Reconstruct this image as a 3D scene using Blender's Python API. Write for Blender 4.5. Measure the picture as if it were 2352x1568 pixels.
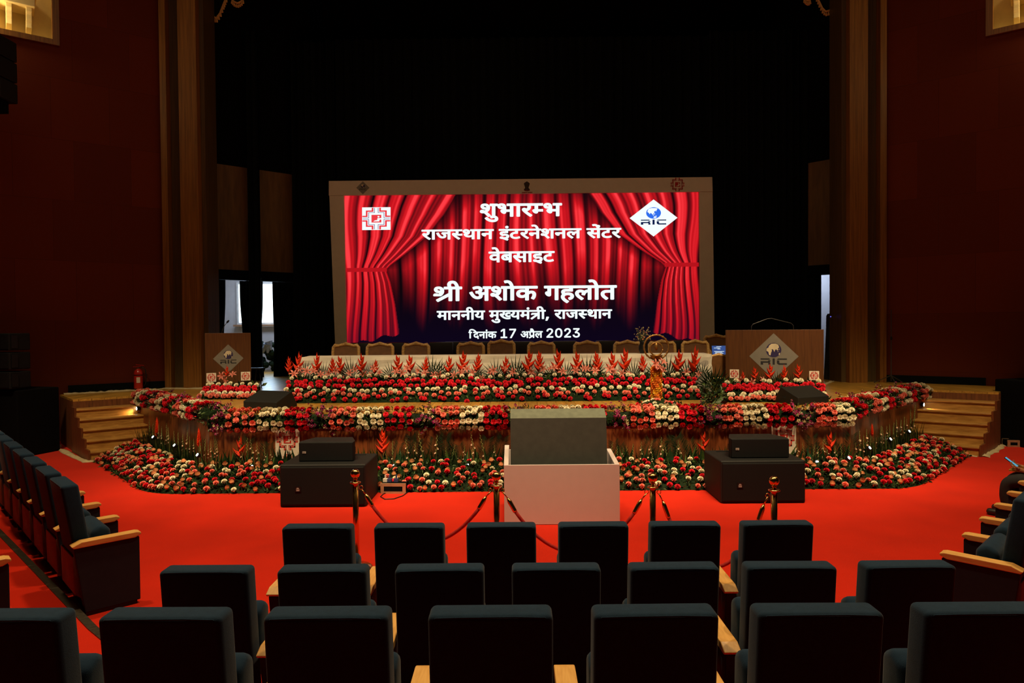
import bpy, bmesh, math, random
import numpy as np
from mathutils import Vector, Matrix, Euler
from mathutils.geometry import delaunay_2d_cdt

for o in list(bpy.data.objects): bpy.data.objects.remove(o)
SC = bpy.context.scene
COL = SC.collection
PI = math.pi
R = math.radians

# ------------------------------------------------------------------ camera
H = 2.25            # eye height above the red carpet
SZ = 0.99           # stage height
F = 1568.0          # focal length in pixels of the 2352 x 1568 frame (24 mm lens)
CAM = Vector((-0.2, 0.0, H))
CM = Matrix.Rotation(R(0.29), 4, 'Z') @ Matrix.Rotation(R(90 - 1.06), 4, 'X') @ Matrix.Rotation(R(-0.5), 4, 'Z')
cd = bpy.data.cameras.new('camera'); cam = bpy.data.objects.new('camera', cd); COL.objects.link(cam)
cam.matrix_world = Matrix.Translation(CAM) @ CM
cd.lens = 24.0; cd.sensor_width = 36.0; cd.clip_end = 200
SC.camera = cam

# ------------------------------------------------------------------ colour management, world
SC.view_settings.view_transform = 'Standard'
SC.view_settings.look = 'None'
SC.view_settings.exposure = 0.0
SC.view_settings.gamma = 1.0
SC.view_settings.use_curve_mapping = False
SC.cycles.use_denoising = True
SC.cycles.max_bounces = 6
SC.cycles.diffuse_bounces = 3
SC.cycles.glossy_bounces = 3
SC.cycles.sample_clamp_indirect = 4.0
w = bpy.data.worlds.new('world'); SC.world = w; w.use_nodes = True
w.node_tree.nodes['Background'].inputs[0].default_value = (0.004, 0.004, 0.005, 1)
w.node_tree.nodes['Background'].inputs[1].default_value = 0.3

# ------------------------------------------------------------------ house lights (ceiling spots above the front rows)
def spot(loc, target, energy, angle, col=(1, 0.80, 0.52), blend=0.7, size=0.25):
    l = bpy.data.lights.new('house_spot', 'SPOT'); l.energy = energy; l.color = col
    l.spot_size = R(angle); l.spot_blend = blend; l.shadow_soft_size = size
    o = bpy.data.objects.new('house_spot', l); COL.objects.link(o); o.location = loc
    o.rotation_euler = (Vector(target) - Vector(loc)).to_track_quat('-Z', 'Y').to_euler()
    return o
def area(loc, target, energy, sx, sy, col=(1, 0.8, 0.52), spread=180):
    l = bpy.data.lights.new('area_fill', 'AREA'); l.energy = energy; l.color = col
    l.shape = 'RECTANGLE'; l.size = sx; l.size_y = sy; l.spread = R(spread)
    o = bpy.data.objects.new('area_fill', l); COL.objects.link(o); o.location = loc
    o.rotation_euler = (Vector(target) - Vector(loc)).to_track_quat('-Z', 'Y').to_euler()
    return o
WARM = (1, 0.75, 0.42)
for sx in (-7.2, -3.6, 0.0, 3.6, 7.2):
    spot((sx * 0.88, 4.8, 10.6), (sx * 0.93, 10.5 + 0.10 * abs(sx), 0.9), 4100 if abs(sx) < 5 else 2900, 35, WARM, 0.6, 0.7)
for sx in (-5.1, -1.7, 1.7, 5.1):
    spot((sx, 5.9, 10.8), (sx * 1.0, 4.9, 0.0), 1480, 72, WARM)
area((0, 8.0, 11.2), (0, 9.5, 0.0), 190, 18, 6, WARM)  # added broad fill lifting walls and stage, not a fitting of the hall

# ------------------------------------------------------------------ pixel of the frame -> point in the hall
def ray(px, py):
    return (CM.to_3x3() @ Vector(((px - 1176) / F, -(py - 784) / F, -1))).normalized()
def at(px, py, Y):                       # where the line of sight crosses the plane y = Y
    d = ray(px, py); return CAM + d * ((Y - CAM.y) / d.y)
def onz(px, py, z):                      # ... the plane at height z
    d = ray(px, py); return CAM + d * ((z - CAM.z) / d.z)
def onplane(px, py, P, n):
    d = ray(px, py); n = Vector(n); return CAM + d * ((Vector(P) - CAM).dot(n) / d.dot(n))
def topx(p):
    v = CM.to_3x3().transposed() @ (Vector(p) - CAM)
    return 1176 + F * v.x / -v.z, 784 - F * v.y / -v.z

# ------------------------------------------------------------------ materials
def _nt(name):
    m = bpy.data.materials.new(name); m.use_nodes = True
    return m, m.node_tree.nodes, m.node_tree.links, m.node_tree.nodes['Principled BSDF']
def c4(c): return (c[0], c[1], c[2], 1)
def mat(name, col, rough=0.6, metal=0.0, var=0.12, scale=8.0, spec=0.5, bump=0.0, bscale=60.0, rnd=0.0, sheen=0.0, coat=0.0):
    m, N, L, b = _nt(name)
    tc = N.new('ShaderNodeTexCoord'); nz = N.new('ShaderNodeTexNoise'); nz.inputs['Scale'].default_value = scale
    nz.inputs['Detail'].default_value = 4
    L.new(tc.outputs['Object'], nz.inputs['Vector'])
    rp = N.new('ShaderNodeValToRGB')
    rp.color_ramp.elements[0].position = 0.3; rp.color_ramp.elements[1].position = 0.7
    rp.color_ramp.elements[0].color = c4([k * (1 - var) for k in col])
    rp.color_ramp.elements[1].color = c4([min(1, k * (1 + var)) for k in col])
    L.new(nz.outputs['Fac'], rp.inputs['Fac']); src = rp.outputs['Color']
    if rnd:
        oi = N.new('ShaderNodeObjectInfo'); hs = N.new('ShaderNodeHueSaturation')
        ma = N.new('ShaderNodeMath'); ma.operation = 'MULTIPLY_ADD'; ma.inputs[1].default_value = 2 * rnd; ma.inputs[2].default_value = 1 - rnd
        L.new(oi.outputs['Random'], ma.inputs[0]); L.new(ma.outputs[0], hs.inputs['Value']); L.new(src, hs.inputs['Color']); src = hs.outputs['Color']
    L.new(src, b.inputs['Base Color'])
    b.inputs['Roughness'].default_value = rough; b.inputs['Metallic'].default_value = metal
    b.inputs['Specular IOR Level'].default_value = spec
    if sheen: b.inputs['Sheen Weight'].default_value = sheen
    if coat: b.inputs['Coat Weight'].default_value = coat
    if bump:
        n2 = N.new('ShaderNodeTexNoise'); n2.inputs['Scale'].default_value = bscale; L.new(tc.outputs['Object'], n2.inputs['Vector'])
        bp = N.new('ShaderNodeBump'); bp.inputs['Strength'].default_value = bump; bp.inputs['Distance'].default_value = 0.01
        L.new(n2.outputs['Fac'], bp.inputs['Height']); L.new(bp.outputs['Normal'], b.inputs['Normal'])
    return m
def wood(name, c1, c2, rough=0.4, scale=(3, 3, 0.4), spec=0.5, planks=None, rot=0.0, mortar=(0.02, 0.008, 0.003)):
    """grain: noise stretched along an axis; planks = (length, width) lays staggered boards on top"""
    m, N, L, b = _nt(name)
    tc = N.new('ShaderNodeTexCoord'); mp = N.new('ShaderNodeMapping'); mp.inputs['Scale'].default_value = scale
    L.new(tc.outputs['Object'], mp.inputs['Vector'])
    nz = N.new('ShaderNodeTexNoise'); nz.inputs['Scale'].default_value = 4; nz.inputs['Detail'].default_value = 6; nz.inputs['Distortion'].default_value = 0.6
    L.new(mp.outputs['Vector'], nz.inputs['Vector'])
    rp = N.new('ShaderNodeValToRGB'); rp.color_ramp.elements[0].position = 0.32; rp.color_ramp.elements[1].position = 0.68
    rp.color_ramp.elements[0].color = c4(c1); rp.color_ramp.elements[1].color = c4(c2)
    L.new(nz.outputs['Fac'], rp.inputs['Fac']); src = rp.outputs['Color']
    if planks:
        m2 = N.new('ShaderNodeMapping'); m2.inputs['Rotation'].default_value = rot if isinstance(rot, tuple) else (0, 0, rot)
        L.new(tc.outputs['Object'], m2.inputs['Vector'])
        br = N.new('ShaderNodeTexBrick'); br.inputs['Scale'].default_value = 1.0
        br.inputs['Brick Width'].default_value = planks[0]; br.inputs['Row Height'].default_value = planks[1]
        br.inputs['Mortar Size'].default_value = 0.0035; br.inputs['Color1'].default_value = (0.72, 0.72, 0.72, 1); br.inputs['Color2'].default_value = (1.12, 1.08, 1.0, 1)
        br.inputs['Mortar'].default_value = (0.35, 0.33, 0.3, 1)
        L.new(m2.outputs['Vector'], br.inputs['Vector'])
        mx = N.new('ShaderNodeMixRGB'); mx.blend_type = 'MULTIPLY'; mx.inputs[0].default_value = 1
        L.new(src, mx.inputs[1]); L.new(br.outputs['Color'], mx.inputs[2]); src = mx.outputs[0]
    L.new(src, b.inputs['Base Color']); b.inputs['Roughness'].default_value = rough; b.inputs['Specular IOR Level'].default_value = spec
    return m
def emit(name, col, strength=1.0, attr=None):
    m, N, L, b = _nt(name); N.remove(b)
    e = N.new('ShaderNodeEmission'); e.inputs[0].default_value = c4(col); e.inputs[1].default_value = strength
    if attr:
        a = N.new('ShaderNodeAttribute'); a.attribute_name = attr; L.new(a.outputs['Color'], e.inputs[0])
    L.new(e.outputs[0], N['Material Output'].inputs['Surface'])
    return m

M = {}
M['carpet'] = mat('red_carpet', (0.60, 0.017, 0.0020), 0.95, var=0.10, scale=1.3, spec=0.05, bump=0.5, bscale=220, sheen=0.1)
M['navy'] = mat('navy_upholstery', (0.0085, 0.025, 0.050), 0.85, var=0.12, scale=30, spec=0.10, bump=0.15, bscale=300, sheen=0.10)
M['navy_side'] = mat('charcoal_side_panel', (0.014, 0.018, 0.028), 0.75, var=0.1, scale=20, spec=0.25)
M['shell'] = mat('brown_back_shell', (0.10, 0.028, 0.010), 0.5, var=0.15, scale=5)
M['beech'] = wood('beech_armrest', (0.66, 0.33, 0.085), (0.80, 0.44, 0.13), 0.4, scale=(14, 2, 14))
M['metal_dark'] = mat('dark_steel', (0.015, 0.015, 0.016), 0.45, metal=0.6)
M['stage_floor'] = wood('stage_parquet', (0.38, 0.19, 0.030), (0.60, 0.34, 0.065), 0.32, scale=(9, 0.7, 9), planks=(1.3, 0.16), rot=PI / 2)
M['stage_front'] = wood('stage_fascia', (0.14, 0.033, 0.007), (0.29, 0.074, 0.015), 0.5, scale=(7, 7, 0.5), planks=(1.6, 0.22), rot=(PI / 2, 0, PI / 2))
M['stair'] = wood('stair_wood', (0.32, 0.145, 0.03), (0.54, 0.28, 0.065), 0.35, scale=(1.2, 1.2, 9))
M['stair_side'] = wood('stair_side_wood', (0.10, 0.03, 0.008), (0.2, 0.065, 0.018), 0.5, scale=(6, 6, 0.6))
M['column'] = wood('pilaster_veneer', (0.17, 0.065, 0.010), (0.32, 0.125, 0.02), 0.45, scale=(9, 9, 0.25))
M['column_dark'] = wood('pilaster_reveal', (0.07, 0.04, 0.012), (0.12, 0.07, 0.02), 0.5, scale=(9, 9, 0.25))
M['podium'] = wood('podium_veneer', (0.070, 0.023, 0.0045), (0.115, 0.039, 0.008), 0.45, scale=(12, 12, 0.5))
M['wing'] = wood('wing_panel', (0.15, 0.07, 0.02), (0.22, 0.105, 0.03), 0.6, scale=(3, 3, 0.4))
M['black'] = mat('black_masking', (0.004, 0.004, 0.0045), 0.95, var=0.1, spec=0.05)
M['black_drape'] = mat('black_velvet', (0.005, 0.007, 0.0075), 0.9, var=0.2, spec=0.08)
M['speaker'] = mat('black_cabinet', (0.0065, 0.0065, 0.0062), 0.6, var=0.15, scale=40, spec=0.35, bump=0.3, bscale=250)
M['grille'] = mat('speaker_grille', (0.0032, 0.0033, 0.0036), 0.7, var=0.2, scale=90, spec=0.25, bump=0.3, bscale=400)
M['brass'] = mat('polished_brass', (0.82, 0.47, 0.15), 0.2, metal=1.0, var=0.04)
M['brass_old'] = mat('lamp_brass', (0.24, 0.125, 0.032), 0.42, metal=0.7, var=0.15, scale=30)
M['rope'] = mat('red_velvet_rope', (0.40, 0.009, 0.004), 0.85, var=0.2, scale=40)
M['white_paint'] = mat('white_laminate', (0.68, 0.57, 0.55), 0.45, var=0.02)
M['board'] = mat('grey_board', (0.045, 0.045, 0.036), 0.8, var=0.12, scale=12)
M['board_edge'] = mat('grey_board_edge', (0.13, 0.14, 0.10), 0.8, var=0.15, scale=16)
M['hole'] = mat('dark_hole', (0.002, 0.002, 0.002), 0.9)
M['cloth'] = mat('white_tablecloth', (0.72, 0.66, 0.55), 0.85, var=0.05, scale=3, bump=0.4, bscale=6)
M['skirt'] = mat('grey_table_skirt', (0.42, 0.38, 0.34), 0.9, var=0.06)
M['gold'] = mat('gilt_carving', (0.74, 0.44, 0.15), 0.4, metal=0.1, var=0.3, scale=35, bump=0.3, bscale=60)
M['leather'] = mat('brown_leather', (0.21, 0.088, 0.027), 0.5, var=0.15, scale=10)
M['leather_black'] = mat('black_leather', (0.022, 0.013, 0.012), 0.4, var=0.15)
M['flex'] = mat('white_banner', (0.62, 0.55, 0.46), 0.8, var=0.03)
M['flex_mark'] = mat('banner_mark_black', (0.035, 0.02, 0.018), 0.8)
M['flex_red'] = mat('banner_mark_red', (0.42, 0.012, 0.010), 0.8)
M['plate'] = mat('brushed_steel', (0.22, 0.20, 0.17), 0.5, metal=0.2, var=0.06)
M['navy_print'] = mat('navy_print', (0.020, 0.012, 0.075), 0.6)
M['dark_print'] = mat('black_print', (0.013, 0.012, 0.016), 0.6)
M['cream_print'] = mat('cream_print', (0.62, 0.52, 0.36), 0.6)
M['sign_white'] = mat('sign_board_white', (0.74, 0.62, 0.50), 0.7, var=0.04)
M['sign_red'] = mat('sign_red', (0.55, 0.020, 0.010), 0.7)
M['red_paint'] = mat('extinguisher_red', (0.50, 0.018, 0.008), 0.3, coat=0.3)
M['plaster'] = mat('cream_plaster', (0.78, 0.62, 0.32), 0.8, var=0.04)
M['pale_wall'] = mat('pale_wall', (0.55, 0.55, 0.58), 0.9, var=0.03)
M['window_frame'] = mat('white_window_frame', (0.7, 0.72, 0.72), 0.5)
M['strip'] = mat('dark_nosing', (0.03, 0.022, 0.012), 0.5, var=0.4, scale=30)
M['sheet'] = mat('pale_dust_sheet', (0.55, 0.44, 0.25), 0.9, var=0.15, scale=12, bump=0.5, bscale=20)
M['skin'] = mat('brown_skin', (0.34, 0.14, 0.065), 0.5, var=0.08, scale=20)
M['trouser'] = mat('charcoal_trousers', (0.016, 0.015, 0.016), 0.85, var=0.2, scale=20)
M['shirt'] = mat('dark_grey_shirt', (0.05, 0.042, 0.045), 0.85, var=0.25, scale=40)
M['hair'] = mat('black_hair', (0.01, 0.008, 0.007), 0.6)
M['paper'] = mat('yellow_notepad', (0.65, 0.42, 0.06), 0.7)
M['case_wood'] = mat('flight_case_edge', (0.40, 0.23, 0.13), 0.45, metal=0.3, var=0.15)
M['cable'] = mat('black_cable', (0.010, 0.009, 0.009), 0.5)
M['white_plastic'] = mat('white_plastic', (0.6, 0.52, 0.45), 0.5)
M['blue_plastic'] = mat('blue_plastic', (0.03, 0.04, 0.12), 0.5)
# flowers
M['f_red'] = mat('red_petals', (0.66, 0.013, 0.030), 0.7, var=0.25, scale=30, spec=0.2, rnd=0.18)
M['f_coral'] = mat('coral_petals', (0.86, 0.22, 0.16), 0.7, var=0.2, scale=30, spec=0.2, rnd=0.14)
M['f_white'] = mat('cream_petals', (0.84, 0.76, 0.56), 0.7, var=0.12, scale=30, spec=0.2, rnd=0.08)
M['f_peach'] = mat('peach_petals', (0.85, 0.33, 0.14), 0.6, var=0.25, scale=30, spec=0.2, rnd=0.12)
M['f_orchid'] = mat('orchid_petals', (0.30, 0.012, 0.11), 0.6, var=0.4, scale=40, spec=0.2, rnd=0.2)
M['f_orchid_pale'] = mat('orchid_pale_petals', (0.52, 0.42, 0.22), 0.6, var=0.3, scale=30, rnd=0.2)
M['f_lily'] = mat('pink_lily_petals', (0.60, 0.19, 0.15), 0.6, var=0.25, scale=20, spec=0.2, rnd=0.15)
M['f_stamen'] = mat('orange_stamen', (0.5, 0.16, 0.02), 0.6)
M['f_helic'] = mat('red_bract', (0.50, 0.024, 0.004), 0.65, var=0.25, scale=12, rnd=0.12, spec=0.12)
M['f_glad'] = mat('pale_pink_bloom', (0.66, 0.44, 0.32), 0.6, var=0.15, scale=20, rnd=0.15)
M['f_marigold'] = mat('orange_marigold', (0.80, 0.20, 0.008), 0.7, var=0.25, scale=40, rnd=0.15)
M['f_marigold_y'] = mat('yellow_marigold', (0.80, 0.42, 0.015), 0.7, var=0.2, scale=40, rnd=0.15)
M['leaf'] = mat('green_leaf', (0.016, 0.038, 0.008), 0.6, var=0.65, scale=5, spec=0.2)
M['leaf_dark'] = mat('dark_green_leaf', (0.007, 0.017, 0.005), 0.7, var=0.5, scale=4, spec=0.12)
M['stem'] = mat('green_stem', (0.085, 0.12, 0.028), 0.6, var=0.3, scale=12)
M['bud'] = mat('green_bud', (0.22, 0.22, 0.06), 0.6, var=0.3, scale=20)
# light givers
M['e_screen'] = emit('screen_picture', (1, 1, 1), 1.0, attr='picture')
M['e_white'] = emit('screen_white', (0.88, 1.0, 1.0), 1.05)
M['e_red'] = emit('screen_logo_red', (0.86, 0.045, 0.06), 1.0)
M['e_grey'] = emit('screen_logo_line', (0.36, 0.22, 0.42), 0.8)
M['e_blue'] = emit('screen_globe_blue', (0.03, 0.16, 0.85), 1.0)
M['e_navy'] = emit('screen_letter_navy', (0.004, 0.012, 0.07), 1.0)
M['e_pane'] = emit('daylit_pane', (0.80, 0.96, 1.0), 3.2)
M['e_lamp'] = emit('uplight_lens', (0.9, 1.0, 0.95), 9.0)
M['e_blueled'] = emit('blue_led', (0.1, 0.1, 1.0), 2.0)
M['e_laptop'] = emit('laptop_screen', (0.05, 0.10, 0.32), 0.8)
M['e_phone'] = emit('phone_screen', (0.10, 0.42, 0.62), 0.9)

# house wall: big panels of dark red fabric, faint seams
def wall_mat():
    m, N, L, b = _nt('dark_red_acoustic_panel')
    tc = N.new('ShaderNodeTexCoord'); mp = N.new('ShaderNodeMapping'); mp.inputs['Rotation'].default_value = (PI / 2, 0, 0)
    L.new(tc.outputs['UV'], mp.inputs['Vector']); mp.inputs['Rotation'].default_value = (0, 0, 0)
    br = N.new('ShaderNodeTexBrick'); br.inputs['Scale'].default_value = 1; br.offset = 0.0
    br.inputs['Brick Width'].default_value = 1.05; br.inputs['Row Height'].default_value = 1.25; br.inputs['Mortar Size'].default_value = 0.006
    br.inputs['Color1'].default_value = (0.125, 0.020, 0.006, 1); br.inputs['Color2'].default_value = (0.165, 0.026, 0.007, 1); br.inputs['Mortar'].default_value = (0.105, 0.017, 0.005, 1); br.offset = 0.37
    L.new(mp.outputs['Vector'], br.inputs['Vector']); L.new(br.outputs['Color'], b.inputs['Base Color'])
    b.inputs['Roughness'].default_value = 0.75; b.inputs['Specular IOR Level'].default_value = 0.15
    return m
M['wall'] = wall_mat()

# ------------------------------------------------------------------ mesh building
class MB:
    def __init__(s): s.v = []; s.f = []; s.m = []; s.k = 0; s.uv = None
    def mat(s, k): s.k = k; return s
    def add(s, vs, fs, T=None):
        n = len(s.v)
        s.v += [tuple(T @ Vector(p)) if T else tuple(p) for p in vs]
        s.f += [tuple(n + i for i in f) for f in fs]; s.m += [s.k] * len(fs); return s
    def box(s, x0, x1, y0, y1, z0, z1, T=None):
        return s.add([(x0, y0, z0), (x1, y0, z0), (x1, y1, z0), (x0, y1, z0), (x0, y0, z1), (x1, y0, z1), (x1, y1, z1), (x0, y1, z1)],
                     [(0, 3, 2, 1), (4, 5, 6, 7), (0, 1, 5, 4), (1, 2, 6, 5), (2, 3, 7, 6), (3, 0, 4, 7)], T)
    def prism(s, pts, z0, z1, T=None):            # polygon in xy, extruded along z
        a = sum(pts[i][0] * pts[(i + 1) % len(pts)][1] - pts[(i + 1) % len(pts)][0] * pts[i][1] for i in range(len(pts)))
        if a < 0: pts = pts[::-1]
        n = len(pts)
        return s.add([(x, y, z0) for x, y in pts] + [(x, y, z1) for x, y in pts],
                     [tuple(range(n))[::-1], tuple(range(n, 2 * n))] + [(i, (i + 1) % n, n + (i + 1) % n, n + i) for i in range(n)], T)
    def tube(s, path, r, n=6, T=None, caps=True):
        path = [Vector(p) for p in path]; rs = r if isinstance(r, (list, tuple)) else [r] * len(path)
        vs = []; up = None
        for i, p in enumerate(path):
            t = (path[min(i + 1, len(path) - 1)] - path[max(i - 1, 0)])
            t = t.normalized() if t.length > 1e-9 else Vector((0, 0, 1))
            if up is None: up = t.orthogonal().normalized()
            a = (up - t * up.dot(t)); a = a.normalized() if a.length > 1e-6 else t.orthogonal().normalized(); up = a
            b = t.cross(a)
            vs += [p + (a * math.cos(2 * PI * k / n) + b * math.sin(2 * PI * k / n)) * rs[i] for k in range(n)]
        fs = [(i * n + k, i * n + (k + 1) % n, (i + 1) * n + (k + 1) % n, (i + 1) * n + k) for i in range(len(path) - 1) for k in range(n)]
        if caps: fs += [tuple(range(n))[::-1], tuple(range((len(path) - 1) * n, len(path) * n))]
        return s.add(vs, fs, T)
    def lathe(s, prof, n=16, T=None):              # (r, z) from bottom to top
        vs = [(r * math.cos(2 * PI * k / n), r * math.sin(2 * PI * k / n), z) for r, z in prof for k in range(n)]
        fs = [(i * n + k, i * n + (k + 1) % n, (i + 1) * n + (k + 1) % n, (i + 1) * n + k) for i in range(len(prof) - 1) for k in range(n)]
        fs += [tuple(range(n))[::-1], tuple(range((len(prof) - 1) * n, len(prof) * n))]
        return s.add(vs, fs, T)
    def ball(s, r, c=(0, 0, 0), n=10, m=6, sc=(1, 1, 1), T=None):
        prof = [(r * math.sin(PI * i / m), -r * math.cos(PI * i / m)) for i in range(m + 1)]
        prof[0] = (r * 0.02, -r); prof[-1] = (r * 0.02, r)
        X = Matrix.Translation(c) @ Matrix.Diagonal((*sc, 1))
        return s.lathe(prof, n, (T @ X) if T else X)
    def flat(s, polys, T, z=0.0):                  # list of 2-D polygons laid in T's xy plane
        for p in polys: s.add([(x, y, z) for x, y in p], [tuple(range(len(p)))], T)
        return s
    def mesh(s, name, mats, smooth=False, bevel=0.0, seg=2):
        me = bpy.data.meshes.new(name); me.from_pydata(s.v, [], s.f); me.validate()
        for m in (mats if isinstance(mats, (list, tuple)) else [mats]): me.materials.append(m)
        if len(me.polygons) == len(s.m):
            me.polygons.foreach_set('material_index', s.m)
        if bevel:
            bm = bmesh.new(); bm.from_mesh(me)
            bmesh.ops.remove_doubles(bm, verts=bm.verts, dist=1e-5)
            ed = [e for e in bm.edges if len(e.link_faces) == 2 and e.calc_face_angle(0) > R(28)]
            bmesh.ops.bevel(bm, geom=ed, offset=bevel, segments=seg, profile=0.5, affect='EDGES', clamp_overlap=True)
            bm.to_mesh(me); bm.free()
        if smooth: me.polygons.foreach_set('use_smooth', [True] * len(me.polygons))
        me.update(); return me
    def build(s, name, mats, parent=None, smooth=False, bevel=0.0, seg=2):
        return link(name, s.mesh(name, mats, smooth, bevel, seg), parent)
def link(name, me, parent=None):
    o = bpy.data.objects.new(name, me); COL.objects.link(o)
    if parent is not None: o.parent = parent
    return o
def tag(o, label, cat, group=None, kind=None):
    if label: o['label'] = label
    if cat: o['category'] = cat
    if group: o['group'] = group
    if kind: o['kind'] = kind
    return o
def thing(name, label, cat, loc=(0, 0, 0), rz=0.0, group=None):
    o = bpy.data.objects.new(name, None); COL.objects.link(o); o.empty_display_size = 0.1
    o.location = loc; o.rotation_euler = (0, 0, rz); return tag(o, label, cat, group)
def struct(o): o['kind'] = 'structure'; return o
def dup_tree(o, parent=None):
    c = o.copy(); COL.objects.link(c)
    if parent is not None: c.parent = parent
    for ch in o.children: dup_tree(ch, c)
    return c
def face_to(normal, up=(0, 0, 1)):                 # matrix whose local z is NORMAL, local y as near UP as can be
    z = Vector(normal).normalized(); x = Vector(up).cross(z)
    x = x.normalized() if x.length > 1e-6 else z.orthogonal().normalized()
    y = z.cross(x); return Matrix((x, y, z)).transposed().to_4x4()
def on(p, normal=(0, -1, 0)): return Matrix.Translation(p) @ face_to(normal)
rng = random.Random(17)
ORD = ['first', 'second', 'third', 'fourth', 'fifth', 'sixth', 'seventh', 'eighth', 'ninth', 'tenth', 'eleventh', 'twelfth']
def nth(i, n, of='from the left'):
    return f'{ORD[i]} {of}' if i < len(ORD) else f'last but {ORD[n - 1 - i]} {of}'
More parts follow.
